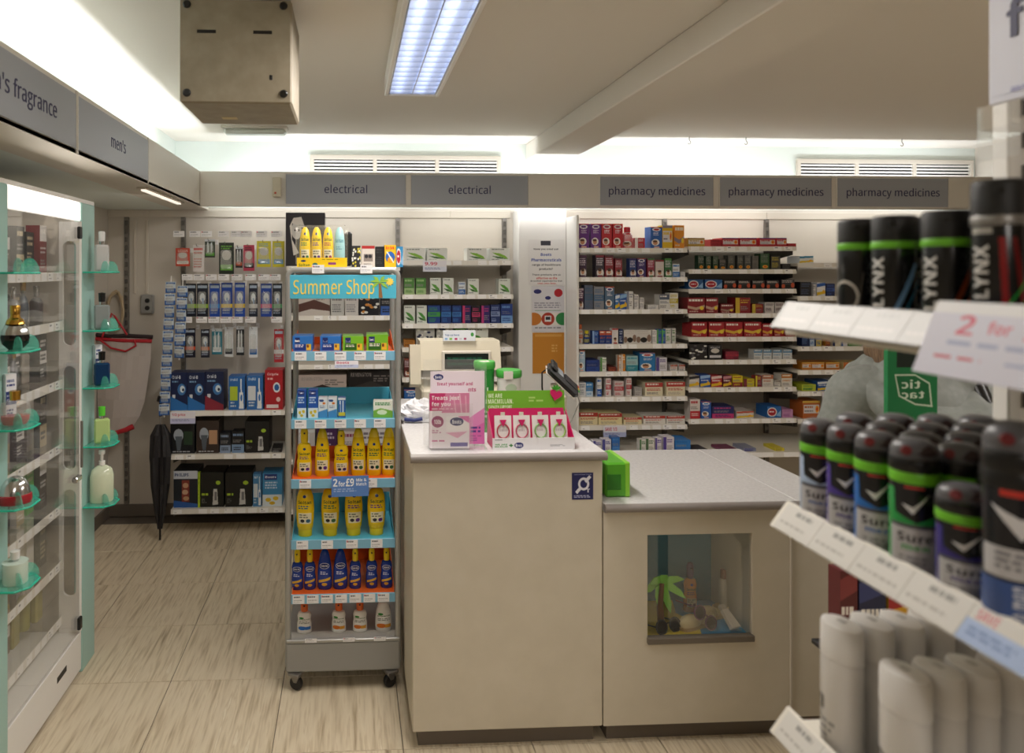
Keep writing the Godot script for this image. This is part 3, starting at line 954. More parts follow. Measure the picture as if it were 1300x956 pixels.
func electrical() -> void:
	hung("""
223 241 315 338 foil c8452e f2eee8 orange and white plug pack
245 259 311 345 bars e6e0de c83a30 white pack with red edge
260 273 304 327 stick 20301c 5fae3a small dark green battery pack
278 297 308 348 foil 1a2416 6db33a large black and green charger pack
299 308 313 340 stick 1c1c1e c05030 slim black pack
309 323 311 344 foil c23a58 2a1a1e pink and red pack
326 344 306 339 foil d8cc2c 7fb0d8 yellow and blue earphone pack
346 361 306 339 foil d4c82a 6fa8d4 pale blue and yellow earphone pack
""", "top", 297)
	hung("""
236 249 360 402 brush 161c2c 9bc43a black and lime toothbrush-head pack
250 264 360 402 brush 161c2e 9bc43a black and lime refill pack
266 279 360 402 brush 1d4aa8 3f8fd8 plain blue toothbrush-head pack
281 295 359 402 brush 1b46a4 e8c43a blue pack with yellow band
298 311 359 402 brush 1c4aac e8c43a blue pack with narrow yellow band
316 327 360 402 brush 1b2338 d8d8d8 dark navy pack with white band
331 345 360 402 brush 1f46a2 d85a8c blue pack with pink band
346 358 360 402 brush 17202e 3f9a5a dark pack with green band
""", "middle", 352)
	hung("""
235 248 417 454 brush 1a1c30 e0562c navy and orange brush pack
255 266 418 454 brush 1c1e30 c86a38 dark pack with orange print
269 282 417 450 stick 2f7f92 dfe6ea teal pack of white sticks
285 296 415 453 stick d9dcde 3a3c46 white and charcoal brush pack
300 310 414 451 stick 22242a c8ccd0 black pack with white handle
316 327 415 454 stick e4e8ec 2e6ab8 white and blue brush pack
348 360 418 460 brush b42a36 e6e6ea red toothbrush pack
""", "lower", 406)
	# clip strips of small refill packs
	for s in [[[217.0, 357.0], [208.0, 528.0], 11, "outer"], [[232.0, 362.0], [227.0, 455.0], 6, "inner"]]:
		var d := 4.1
		var a := wp(s[0][0], s[0][1], d)
		var b := wp(s[1][0], s[1][1], d)
		var cs := solo("clip_strip", "white plastic clip strip hanging at the hooks' %s end" % s[3], "strip", tubem([a + Vector3(0, 0.03, -0.006), b + Vector3(0, -0.01, -0.006)], 0.0035, 6), M.strip, Vector3.ZERO, 0, "clip strips")
		for k in s[2]:
			var p := a.lerp(b, (k + 0.5) / s[2])
			var h: float = (a.y - b.y) / s[2] - 0.006
			var t := thing("refill_pack", "small blue and white refill pack, %s down the %s clip strip" % [NTH[k], s[3]], "pack", Vector3(p.x, p.y - h / 2, p.z), 0.25 * sin(k * 2.1), "packs on the %s clip strip" % s[3])
			part(t, "card", carton(0.058, h, 0.002, design("foot", "c6d2de", "2458a0", 0.058, 0.06)), M.card)
			part(t, "blister", boxm(Vector3(0.04, h * 0.6, 0.014), 0.005, Vector3(0, h * 0.55, 0.0075)), M.clear)
	var xa := -1.02
	var xb := -0.373
	var g := "electrical wall shelves"
	var yE := [vy(280, 522, DS), vy(280, 577, DS), vy(280, 646, DS)]
	for k in 3:
		wall_shelf("white electrical shelf holding %s" % ["blue toothbrush boxes", "black shaver boxes", "trimmers and foot files, lowest by the umbrella"][k], xa, xb, yE[k], g)
	stock("""
216 238 473 oralbox 16244e 2b6fb4 navy toothbrush box with blue wave
238 260 473 oralbox 16254c 2b6fb4 middle navy toothbrush box
260 284 472 oralbox 1a2448 8c2a3c navy toothbrush box with red wave
290 311 478 handle 2a68b0 b9cf3a blue toothbrush box with green print
313 334 477 handle 2f6cb2 dfe4ea blue toothbrush box with white print
336 359 470 redbrush b5222e e8e8ee bright red toothbrush box
""", yE[0], "the upper electrical shelf", "umbrella side", "boxes on the upper electrical shelf", "toothbrush_box", DS + 0.03, 0.16)
	var st_lines := """
216 247 536 shaver 11151c 27402c black shaver box with green panel
249 278 534 shaver 3b2f2a c49a78 brown shaver box with white frame
279 293 550 foot 20242e 8fa3c0 small white and black box
294 310 548 foot 14161c 7f9cc0 small black box with blue panel
311 342 535 trimmer 141416 3a3a3c wide black shaver box
345 358 569 bars 141416 8a8a8a low black box
"""
	stock(st_lines, yE[1], "the middle electrical shelf", "umbrella side", "boxes on the middle electrical shelf", "shaver_box", DS + 0.03, 0.16)
	stock("""
220 251 598 collage 1d2530 2f62b0 grooming box with photo strip
251 254 600 bars b4d02e 9ab824 narrow lime box spine
254 284 600 trimmer 141512 8fb030 black trimmer box with lime dot
286 320 600 trimmer 161614 8fb030 wider black trimmer box
321 332 602 handle 4a86b8 d8e0e6 slim blue file pack
333 358 601 repel 3f8cc0 e2cf3a blue foot file pack with yellow corner
""", yE[2], "the lowest electrical shelf", "umbrella side", "boxes on the lowest electrical shelf", "trimmer_box", DS + 0.03, 0.16)
	promo("half price ticket under the upper electrical shelf beside the umbrella", 216, 248, 523, 538, DS - 0.012, "1/2 price", "c4c6e6")
	# the middle bay, behind the trolley
	var ym := [vy(430, 401, DS), vy(430, 463, DS), vy(430, 518, DS), vy(430, 583, DS), vy(430, 646, DS)]
	for k in 5:
		wall_shelf("white shelf behind the trolley, %s from the top" % NTH[k], -0.368, 0.288, ym[k], "shelves behind the trolley")
	stock("""
379 419 372 bigbox cfc8c2 5a3a34 pale styler box with brown photo
420 437 372 bars c9c9c6 77777a tall grey box
438 455 372 bars d2cfcc 8a8a8e second tall grey box
455 482 371 spotty 15161c d08a3a black box with orange marks
483 500 371 foot 15161e 3a62b0 black box with blue foot
""", ym[0], "the highest shelf behind the trolley", "cabinet side", "boxes behind the trolley", "styler_box", DS + 0.03, 0.18)
	stock("""
379 440 476 bigbox b8aaa4 2c1a1c wide silver hairdryer box
442 500 470 bigbox 1c1a1c 34302f wide black hairdryer box
""", ym[2], "the third shelf behind the trolley", "cabinet side", "boxes behind the trolley", "hairdryer_box", DS + 0.03, 0.2)
	stock("""
375 400 545 stick c9c6c8 6a3a80 pale styler pack
402 428 545 bars 4a2a5c c8c0d0 purple styler pack
430 455 548 foot d0c8c8 8a3a5c white styler pack
457 500 545 bars d6d2d0 77707a long pale styler pack
""", ym[3], "the fourth shelf behind the trolley", "cabinet side", "boxes behind the trolley", "styler_box", DS + 0.03, 0.16)
	var pb := carton(ux(412, DS) - ux(362, DS), 0.31, 0.12, design("portrait", "26232a", "3a3436", 0.24, 0.31))
	wall_shelf("high shelf hidden behind the trolley's yellow bottles", -0.368, 0.288, vy(400, 338, DS), "shelves behind the trolley")
	solo("styler_box", "tall black box with a pale portrait behind the yellow bottles", "box", pb, M.card, Vector3((ux(412, DS) + ux(362, DS)) / 2, vy(400, 338, DS), -DS - 0.04), 0)
	solo("styler_box", "slim black rounded box standing beside the yellow bottle pack", "box", boxm(Vector3(0.045, 0.2, 0.06), 0.012, Vector3(0, 0.1, -0.03)), M.black, Vector3(ux(442, DS), vy(440, 338, DS), -DS - 0.04), 0)
	# the bay between trolley and pillar
	var vc := [331.0, 374.0, 411.0, 441.0, 479.0, 516.0]
	var yc := []
	for k in 6:
		yc.append(vy(580, vc[k], DS))
		wall_shelf("white shelf between trolley and pillar, %s from the top" % NTH[k], 0.296, 0.948, yc[k], "shelves between trolley and pillar")
	var gc := "boxes between trolley and pillar"
	stock("""
514 540 315 swoosh eceeea 86bb3c white test kit with green swoosh
542 568 315 swoosh ebeee9 86bb3c white test kit
593 618 315 swoosh eceee9 84ba3a white test kit beside the gap
622 647 315 swoosh eaede8 86bb3c white test kit at the end
""", yc[0], "the top shelf before the pillar", "trolley side", gc, "test_kit_box")
	stock("""
513 526 353 foot 4f8a3c a9c88c green pack
528 541 353 foot 4b8a3a a9c88c green pack beside white ones
546 560 353 swoosh e4e9e0 5da03a white and green pack
562 576 353 swoosh e5e9e2 5aa03a second white and green pack
582 591 358 foot dfe6ec 3a6ab0 small white and blue pack
594 608 354 swoosh e4e8e0 5a9e3c taller white and green pack
633 648 354 swoosh dfe5dd 5a9e3c lone white and green pack
""", yc[1], "the second shelf before the pillar", "trolley side", gc, "plaster_box")
	stock("""
513 527 388 swoosh e2e7de 4f9a3c white and green patch box
529 542 388 swoosh e1e7de 4f9a3c another white and green patch box
543 559 388 band 1e3f8c 49a04a blue and green patch box
560 573 388 band 1d3878 3a78b8 blue patch box
574 586 388 band 1c3474 3a78b8 darker blue patch box
587 598 388 side 2a2560 c23a6a blue and red patch box
599 610 389 band 1c1826 c83a6c black and pink patch box
611 622 388 side 34236a b83a7a purple patch box
623 635 387 band 26386e 8a9ac0 slate blue patch box
636 651 386 foot 1f3a82 6f9ad0 wide blue patch box
""", yc[2], "the third shelf before the pillar", "trolley side", gc, "patch_box")
	stock("""
513 527 432 bars b5762a 7a4a1a low orange box
528 552 416 spotty b9bab5 1f2a4a grey box with dark cylinders
554 575 416 spotty b7b9b4 1f2a4a second grey box with cylinders
577 592 416 foot 4a8a36 9cc27c green box
594 620 416 swoosh dfe3da 4f9a3c white and green box
""", yc[3], "the fourth shelf before the pillar", "trolley side", gc, "remedy_box")
	stock("""
513 523 455 child 5c2020 8a4a3a dark red box
524 534 457 child 4e1c1c 8a4a3a smaller dark red box
""", yc[4], "the fifth shelf before the pillar", "trolley side", gc, "remedy_box")
	stock("""
513 531 495 oval 2460a8 3a7ac0 blue and white tablet box
533 549 495 oval 2562a8 e8c43a blue tablet box with yellow dot
""", yc[5], "the lowest shelf before the pillar", "trolley side", gc, "tablet_box")
	promo("white price offer ticket under the top shelf beside the trolley", 537, 567, 331, 345, DS - 0.012, "9.99", "dfe3f2")

func pharmacy() -> void:
	# side panel that closes the first bay
	solo("bay_side_panel", "white end panel of the first pharmacy bay beside the pillar", "panel", span(1.313, 1.328, 0.02, 1.82, DS - 0.02, DW - 0.013, 0.003), M.white)
	var g := "pharmacy wall shelves"
	var b1 := [315.0, 352.0, 393.0, 437.0, 472.0, 504.0, 540.0]
	var b2 := [313.0, 342.0, 367.0, 398.0, 428.0, 457.0, 492.0, 532.0]
	var b3 := [334.0, 376.0, 408.0, 440.0, 470.0, 497.0, 532.0]
	var y1 := []
	var y2 := []
	var y3 := []
	for k in 7:
		y1.append(vy(800, b1[k], DS))
		wall_shelf("white shelf of first pharmacy bay, %s from the top" % NTH[k], 1.332, 1.984, y1[k], g)
	for k in 8:
		y2.append(vy(940, b2[k], DS))
		wall_shelf("white shelf of middle pharmacy bay, %s from the top" % NTH[k], 1.988, 2.648, y2[k], g)
	for k in 7:
		y3.append(vy(1060, b3[k], DS))
		wall_shelf("white shelf of third pharmacy bay, %s from the top" % NTH[k], 2.652, 3.32, y3[k], g)
	var p := "the pillar"
	var gb := "packs in the first pharmacy bay"
	stock("""
734 748 284 oval 6a2a86 5a2a80 purple medicine box
750 763 284 oval 6c2c88 5a2a80 second purple medicine box
764 777 284 oval c22330 a02a50 red medicine box
778 791 284 oval c42430 a02a50 second red medicine box
792 805 288 oval e08a90 c22a3a pink medicine bottle
806 819 302 side c42a34 f0e8e8 flat red sachet box
826 841 288 oval 2a62b4 c02a3c blue medicine box
841 854 286 target e8c020 8a7f92 yellow medicine box
856 869 286 burst e8952a 8a7f92 orange medicine box
""", y1[0], "first pharmacy bay's top shelf", p, gb, "medicine_box")
	stock("""
735 745 324 child 3a1f3c 54304a dark purple cough box
756 767 324 child 3c3440 8a2a3c grey and red cough box
768 779 324 child 8c2a36 5c3038 crimson cough box
781 790 328 child 962c38 6a2a34 shorter crimson cough box
799 808 328 child 27407c 3a2a64 blue cough box
809 820 328 oval 41306e 2f2a60 violet cough box
822 831 328 child 96344a 4a7a4a rose cough box
832 843 330 child d6ccc4 8a2a34 white and red cough box
844 853 328 child 2f6a3c 4a8a3c green cough box
854 863 335 foot dfe3e6 3a78c0 white and blue cough box
864 870 345 bars dfe0e2 8a8a90 tiny white box
""", y1[1], "first pharmacy bay's second shelf", p, gb, "cough_remedy_box")
	stock("""
734 741 366 child 4a2a4a c8b8c0 purple and white box
742 753 362 band 5c6478 44607c slate box
754 767 364 band 8a8a90 4a6a8c grey box with blue band
768 780 364 oval 54708c 4a3a80 blue grey boxed bottle
781 787 374 flash 3a78c0 dfe6ee narrow blue box
787 796 373 flash 2a58a8 8fb8e0 blue box
796 804 370 side e6e4e0 8a8fa0 white box with grey side
805 811 374 bars dedad6 8f8f96 slim white box
812 818 378 bars d8d4d0 8f8f96 second slim white box
823 836 387 bars e2e0dc 9a9aa2 flat white box
837 850 374 top e4e2de 5a6478 white box with grey head
850 861 372 band e6e4de c8b83c white box with yellow band
""", y1[2], "first pharmacy bay's third shelf", p, gb, "lozenge_box")
	stock("""
734 741 412 band d8d4d0 c8622c white and orange medicine bottle
742 750 420 bars 1e3a84 d8c82c blue medicine bottle with yellow cap
752 760 420 side 2a4f94 8fb0dc blue box
761 769 420 top 1d3a80 c85a3a navy box with orange line
769 777 420 top 1d3c84 c85a3a second navy box with orange line
777 785 417 child e0dcd8 b03a3a white and red box
786 791 418 bars 22305c c8d0dc slim navy box
792 808 419 peel d8d4ce 8a7060 white eye drop box
808 827 419 peel dad6d0 8a7060 wider white eye drop box
828 834 419 bars e2e0dc 9a9aa2 slim white box
834 840 418 side 2a5ca8 5fae4a blue tube box
840 845 418 side 2b5eaa 5fae4a second blue tube box
845 852 417 bars dcdad6 4a8a4a white box with green print
853 858 417 bars d4d2ce 4a7a4a slim white and green box
""", y1[3], "first pharmacy bay's fourth shelf", p, gb, "ointment_box")
	stock("""
734 743 445 oval a8c4dc 5a8ac0 pale blue box
744 761 457 foot 1f3476 2a4a94 low navy box
762 770 454 side dfe2da 4f8a3c white and green box
772 783 466 bars 6a2a24 b0522c tiny red box
784 789 451 side d8cfc4 b8642a slim orange box
789 794 450 side d88a2c e8e0d4 bright orange box
795 810 452 foot 9cc0c4 2f8a9c teal and white box
812 832 448 oval 2a7ab8 c02c34 rounded blue pack
833 847 454 side dcdae2 5a4a94 white and purple box
851 860 463 top e0dcd8 a84a3a small white box
862 870 463 top dcd8d4 a84a3a second small white box
""", y1[4], "first pharmacy bay's fifth shelf", p, gb, "first_aid_box")
	stock("""
735 744 486 bars dcdee2 7a8290 white box
744 753 486 foot 3f86c4 cfe0ee blue box
758 764 480 foot e0e2e6 2a5cb0 tall white and blue box
769 776 480 band e2dad8 c0505c tall white and pink box
780 792 484 band d6c8c6 b83a44 white and red box
795 802 480 band dcd2d0 b83a44 slim white and red box
806 815 492 bars b8b4b2 7a7876 low grey box
819 842 486 top e6ddc0 b83a34 cream box with red head
846 870 485 top e4dabc b83a34 second cream box with red head
""", y1[5], "first pharmacy bay's sixth shelf", p, gb, "indigestion_box")
	stock("""
735 759 524 top e2d4a8 b0342c cream tablet box
760 790 525 top e4d6a4 b0342c wide cream tablet box
792 815 530 top e4d8b0 b4382e low cream tablet box
817 845 528 top e6e2dc b4382e white tablet box with red head
846 870 528 top e6e4de b4382e last white tablet box
""", y1[6], "first pharmacy bay's lowest shelf", p, gb, "tablet_box")
	promo("pink and lilac offer ticket under the first pharmacy bay's lowest shelf", 766, 795, 541, 555, DS - 0.012, "SAVE 1/3")
	# deep bottom shelf behind the counter
	var dbs := 3.92
	var yb := vy(800, 577, dbs)
	wall_shelf("deep white base shelf of the pharmacy bays behind the counter", 1.332, 3.32, yb, g, dbs)
	stock("""
742 752 562 side dcdae4 4a4a9c white box with blue end
753 764 560 side dcdae4 4a4a9c second white box with blue end
765 776 558 side dddbe6 4a4a9c third white box with blue end
777 787 555 foot 2a6ab8 4a86c8 bright blue box
812 820 558 side dcdcd8 4a7a4a white and green box
820 831 557 side dedcd8 4a6a4a wider white and green box
832 840 556 side dcd8e2 54409a white and purple box
842 856 555 side e0dce6 54409a wide white and purple box
857 877 559 foot 2878c4 1f68b4 wide bright blue box
882 900 571 bars 3a3a44 9a4a6a low dark box
916 936 570 bars 7a3a5c d8c8d0 low pink box
944 960 569 bars 8a8fa8 3a3a8a low grey blue box
984 996 569 bars d8c83c 8a7a2c low yellow box
""", yb, "the base shelf behind the counter", p, "packs on the pharmacy base shelf", "medicine_box", dbs + 0.03, 0.1)
	var ps := "pillar side"
	gb = "packs in the middle pharmacy bay"
	stock("""
873 895 302 target b8922c 6a4a1c gold and brown tablet box
902 916 304 bars a82430 7a1a24 row-end red tablet box
917 938 302 target b82634 4a3080 red tablet box with yellow disc
939 961 302 target b82634 5a3a90 second red tablet box with disc
964 985 302 target ba2836 5a3a90 third red tablet box with disc
986 999 302 target ba2836 4a3080 narrow red tablet box with disc
1000 1011 309 bars b4222e 8a1c26 flat red box
""", y2[0], "middle pharmacy bay's top shelf", ps, gb, "painkiller_box")
	stock("""
886 894 324 spot 24402c 8a8a84 dark green box
896 903 325 spot 2a4430 8a8a84 second dark green box
905 912 325 spot 2a4632 8a8a84 third dark green box
913 922 329 spot 3c3f3c 9a8a80 short grey box
924 933 324 spot 4a4c48 8a8a84 tall grey box
936 944 324 spot 484a46 8a8a84 second tall grey box
945 954 324 spot 4a4c4a 8a8a84 third tall grey box
955 963 325 bars 6a6862 55534e plain grey box
965 977 322 spot 2f5a36 8a8a84 bright green box
979 991 325 bars 4c4a42 c8b43c grey box with yellow mark
993 1004 335 bars 26262a 4a4a4c low black box
""", y2[1], "middle pharmacy bay's second shelf", ps, gb, "painkiller_box")
	stock("""
874 893 355 ring 23568f c02a34 blue box with red disc
895 917 355 ring 2a62a4 c02a34 wider blue box with red disc
919 935 356 peel 2b2b2e c8502c black box with orange ends
937 953 356 peel 2c2c30 c8502c second black box with orange ends
955 971 356 peel 2d2d30 c8502c third black box with orange ends
973 989 356 peel 2c2c30 c8502c fourth black box with orange ends
992 1009 355 peel 34343a c8542e fifth black box with orange ends
""", y2[2], "middle pharmacy bay's third shelf", ps, gb, "plaster_box")
	stock("""
873 895 378 burst 8c2028 c8a890 crimson cold remedy box
896 912 378 burst 8c222a c8a890 second crimson cold remedy box
915 932 386 burst 7c1c24 a8907c low crimson box
934 953 378 side 8c2028 d8b83c crimson box with yellow side
955 969 386 side 861e26 c8b03c low crimson box with yellow side
971 983 384 bars d2ccca 4a3a40 white box with dark print
984 996 384 bars cfcac8 4a3a40 second white box with dark print
""", y2[3], "middle pharmacy bay's fourth shelf", ps, gb, "cold_remedy_box")
	stock("""
878 898 409 burst a8202c e0b83c red capsule box
900 920 409 burst aa222e e0b83c second red capsule box
921 943 409 burst ac2230 e0b83c third red capsule box
945 967 409 burst ac2430 e8c044 fourth red capsule box
968 981 411 burst a4202c d8a03c short red capsule box
983 996 411 burst a2202a d8a03c second short red capsule box
997 1010 411 burst a01e2a d8a03c third short red capsule box
""", y2[4], "middle pharmacy bay's fifth shelf", ps, gb, "capsule_box")
	stock("""
875 898 437 spotty 1c1b20 55545a black box with grey dots
899 917 438 foil 1a1a1f d8d8dc black box with white mark
921 938 446 band 7a2238 b8344c low maroon box
957 968 444 top d4d6d4 5a8ab0 small white box
969 980 444 top d6d8d6 5a8ab0 second small white box
981 993 444 top d4d6d6 5a8ab0 third small white box
994 1006 444 top d6d8d8 5a8ab0 fourth small white box
""", y2[5], "middle pharmacy bay's sixth shelf", ps, gb, "nasal_spray_box")
	stock("""
875 888 477 flash d0ccc8 2a2a30 white and black box
889 902 476 flash 2a58b0 9cc0ec blue striped box
903 917 477 flash b82c38 e8d0cc red striped box
918 929 477 flash 6a2036 c88a94 maroon striped box
930 943 477 foot e2cc28 8a2430 yellow and red box
944 958 481 side d4c42c 7a2a38 low yellow and maroon box
959 967 477 side 8a3040 d8c830 maroon and yellow box
968 982 476 top e0dad2 b06a4a white box with brown mark
983 991 483 top dedad4 8a8078 short white box
992 1006 475 top e0dcd4 c07a3a tall white box with brown mark
""", y2[6], "middle pharmacy bay's seventh shelf", ps, gb, "vitamin_box")
	stock("""
876 889 507 foot e2d8d4 c02c38 tall white and red box
890 903 510 oval 2a5cb0 5a8cd0 blue box
904 932 516 foot 232a6a c83a7c navy and pink box
935 957 522 flash d8d0cc c0503a flat white and red box
974 992 516 ring 2468b0 a02a3c blue and white box
993 1007 520 bars c890bc 8a4a8a low pink box
""", y2[7], "middle pharmacy bay's lowest shelf", ps, gb, "vitamin_box")
	gb = "packs in the third pharmacy bay"
	stock("""
1015 1033 325 flash e2e8ec 2f8ab4 white and teal box
""", y3[0], "third pharmacy bay's top shelf", ps, gb, "nicotine_box")
	stock("""
1016 1030 358 bars 26262c 4a5a7a dark box
1031 1036 361 side d8d8da 7a7a80 slim white box
1037 1048 359 flash e2e4e8 2a5cb0 white box with blue flash
1049 1060 360 band 202a58 3a5aa0 navy box
""", y3[1], "third pharmacy bay's second shelf", ps, gb, "nicotine_box")
	stock("""
1018 1027 419 bars 1e2f5c 4a6a9c dark blue box
1028 1034 419 foot 2a5aa4 b8c8d8 slim blue box
1036 1043 419 foot 2a5aa4 c8b45c second slim blue box
1048 1054 419 foot c88428 7a3a24 slim orange box
1057 1067 420 side dcd4bc 23305c cream and navy box
1068 1076 420 side dcdce0 3a5a9c white and blue box
1078 1094 423 target 3a8a34 8abc4c low green box
1095 1106 420 bars 2a4a8c 6a8ac0 blue box
""", y3[3], "third pharmacy bay's fourth shelf", ps, gb, "sleep_aid_box")
	stock("""
1018 1030 460 target c8802c e0b04c orange box
1030 1047 460 target c67c2a e0b04c second orange box
1048 1066 460 target c4782a e0b84c third orange box
1071 1092 460 side dcc88c c8702c cream and orange box
1094 1112 460 side dac68a c8702c second cream and orange box
""", y3[4], "third pharmacy bay's fifth shelf", ps, gb, "vitamin_box")
	stock("""
1018 1036 488 bars b8c43a 4f8a3c low lime box
1038 1057 484 flash 2458a0 dfe6ee blue box with white flash
1058 1078 483 side dfe3ea 3a62a8 white and blue box
1079 1090 484 bars d8d4d0 8a8a90 plain white box
""", y3[5], "third pharmacy bay's sixth shelf", ps, gb, "tablet_box")
	stock("""
1019 1042 509 target b8642c d8b04c brown and orange box
1058 1069 512 top 6aa82c 3a6a24 lime green box
1070 1084 512 bars 26306a 8a94c0 navy box
""", y3[6], "third pharmacy bay's lowest shelf", ps, gb, "herbal_box")
	promo("white and red offer ticket under the third pharmacy bay's sixth shelf", 1044, 1072, 498, 513, DS - 0.012, "SAVE 1/3", "c9cce0")
	# notices on the pillar
	var d := 4.25
	var nt := [
		["paper_notice", "white printed notice with blue and red words, highest on pillar", 671, 716, 304, 362, "e9e7e6", [["r", 0.34, 0.03, 0.62, 0.13, "3a3a44"], ["t", 0.14, 0.19, 0.84, 0.24, "Have you tried our", "2a2a34", true], ["t", 0.34, 0.3, 0.64, 0.36, "Boots", "1f3a9c", true], ["t", 0.08, 0.41, 0.92, 0.48, "Pharmaceuticals", "1f3a9c", true], ["t", 0.1, 0.53, 0.9, 0.59, "range of healthcare", "2a2a34", true], ["t", 0.3, 0.62, 0.68, 0.68, "products?", "2a2a34", true], ["t", 0.1, 0.75, 0.9, 0.8, "These products are as", "2a2a34", true], ["t", 0.22, 0.82, 0.8, 0.87, "effective as the", "c0302c", true], ["t", 0.06, 0.89, 0.94, 0.93, "branded equivalents but", "2a2a34", true], ["t", 0.25, 0.94, 0.78, 0.985, "cost you less.", "c0302c", true]]],
		["paper_notice", "pale leaflet with red disc and coloured half circles on pillar", 675, 716, 363, 421, "dcdae0", [["e", 0.18, 0.12, 0.12, 0.05, "2a2a6c"], ["e", 0.82, 0.15, 0.13, 0.09, "b8202c"], ["e", 0.5, 0.26, 0.09, 0.04, "2a2a6c"], ["b", 0.08, 0.36, 0.92, 0.5, 3, "9a98a4"], ["r", 0.1, 0.53, 0.9, 0.54, "5a9a6a"], ["r", 0, 0.58, 1, 0.86, "e8e2dc"], ["e", 0.06, 0.72, 0.24, 0.14, "c87a2c"], ["e", 0.5, 0.72, 0.2, 0.14, "b03a24"], ["r", 0.4, 0.65, 0.6, 0.78, "e8e8e8"], ["r", 0.43, 0.67, 0.57, 0.74, "2a2a34"], ["e", 0.96, 0.72, 0.22, 0.14, "2f8a4c"], ["b", 0.1, 0.9, 0.9, 0.95, 1, "8a8a90"]]],
		["paper_notice", "plain orange poster behind the card reader on pillar", 676, 716, 422, 474, "c9862a", [["r", 0.08, 0.04, 0.92, 0.1, "d8a04c"], ["b", 0.6, 0.3, 0.9, 0.5, 3, "e0b060"]]]]
	for q in nt:
		var x0 := ux(q[2], d)
		var x1 := ux(q[3], d)
		var yt := vy(693, q[4], d)
		var ybm := vy(693, q[5], d)
		var r := field(int((x1 - x0) * 1000), int((yt - ybm) * 1000))
		paint(r, q[6], q[7])
		solo(q[0], q[1], "notice", carton(x1 - x0, yt - ybm - 0.001, 0.0015, r), M.paper, Vector3((x0 + x1) / 2, ybm, -d + 0.003), 0, "notices on the pillar")

func oval_bottle(t: Node3D, w: float, h: float, r: Rect2i, capm: Material, style := "tall") -> void:
	# flattened plastic bottle standing on y = 0, its print facing +z
	var q := w / 2
	if style == "tall":      # sun lotion, cap on top, rounded shoulders
		part(t, "body", lathem(pr([0, 0, q * 0.86, 0, q * 0.97, h * 0.04, q, h * 0.2, q * 0.97, h * 0.45, q * 0.86, h * 0.66, q * 0.7, h * 0.8]), 22, Vector3.ZERO, 1, 0.6, uvrect(r)), M.gloss)
		part(t, "cap", lathem(pr([q * 0.7, h * 0.8, q * 0.6, h * 0.88, q * 0.42, h * 0.96, q * 0.2, h * 0.995, 0, h]), 18, Vector3.ZERO, 1, 0.62), capm)
	elif style == "stand":   # stands on its cap
		part(t, "cap", lathem(pr([0, 0, q * 0.72, 0, q * 0.76, h * 0.02, q * 0.78, h * 0.14]), 18, Vector3.ZERO, 1, 0.62), capm)
		part(t, "body", lathem(pr([q * 0.78, h * 0.142, q * 0.88, h * 0.2, q * 0.98, h * 0.4, q, h * 0.62, q * 0.92, h * 0.82, q * 0.7, h * 0.95, q * 0.4, h * 0.995, 0, h]), 22, Vector3.ZERO, 1, 0.6, uvrect(r)), M.gloss)
	else:                    # pump spray
		part(t, "body", lathem(pr([0, 0, q * 0.88, 0, q, h * 0.03, q, h * 0.3, q * 0.88, h * 0.42, q * 0.97, h * 0.56, q * 0.8, h * 0.66, q * 0.4, h * 0.7]), 22, Vector3.ZERO, 1, 0.62, uvrect(r)), M.gloss)
		part(t, "spray_head", lathem(pr([q * 0.45, h * 0.69, q * 0.5, h * 0.74, q * 0.5, h * 0.93, q * 0.36, h, 0, h]), 16, Vector3.ZERO, 1, 0.9), capm)
		part(t, "nozzle", boxm(Vector3(q * 0.25, h * 0.03, q * 0.3), 0.001, Vector3(0, h * 0.9, q * 0.5)), M.dark)

func sun_print(kind: String, base: String, acc: String) -> Rect2i:
	var key := "sun %s %s %s" % [kind, base, acc]
	if prints.has(key):
		return prints[key]
	var r := field(90, 180)
	prints[key] = r
	match kind:
		"soltan":
			paint(r, base, [["e", 0.5, 0.18, 0.07, 0.035, "2a3a78"], ["t", 0.24, 0.28, 0.78, 0.36, "Soltan", "2f4a20", true], ["b", 0.25, 0.4, 0.75, 0.5, 2, acc], ["r", 0.26, 0.58, 0.78, 0.84, "e8e0c0"], ["b", 0.3, 0.61, 0.7, 0.72, 2, "6a6a50"], ["e", 0.42, 0.77, 0.08, 0.04, "22222a"], ["e", 0.64, 0.77, 0.09, 0.045, acc]])
		"blue":
			paint(r, base, [["e", 0.5, 0.25, 0.26, 0.09, "e6e8f0"], ["e", 0.5, 0.25, 0.23, 0.078, "16286a"], ["t", 0.33, 0.22, 0.67, 0.28, "NIVEA", "ffffff", true], ["b", 0.3, 0.42, 0.7, 0.54, 2, "c9d2ea"], ["p", [0.2, 0.7, 0.8, 0.6, 0.8, 0.68, 0.2, 0.78], acc], ["e", 0.5, 0.82, 0.12, 0.05, acc]])
		"white":
			paint(r, base, [["e", 0.36, 0.28, 0.12, 0.05, "2f8a3c"], ["t", 0.22, 0.33, 0.8, 0.38, "GARNIER", "5a6a4a", true], ["b", 0.24, 0.44, 0.78, 0.56, 2, "8a8a80"], ["e", 0.4, 0.74, 0.2, 0.09, acc], ["r", 0.55, 0.68, 0.82, 0.82, "e8a43a" if acc != "3a78c8" else "3a78c8"]])
		"mist":
			paint(r, base, [["t", 0.22, 0.3, 0.78, 0.4, "Soltan", "3a7a8a", true], ["b", 0.3, 0.5, 0.7, 0.6, 2, "6a9aa8"]])
	return r

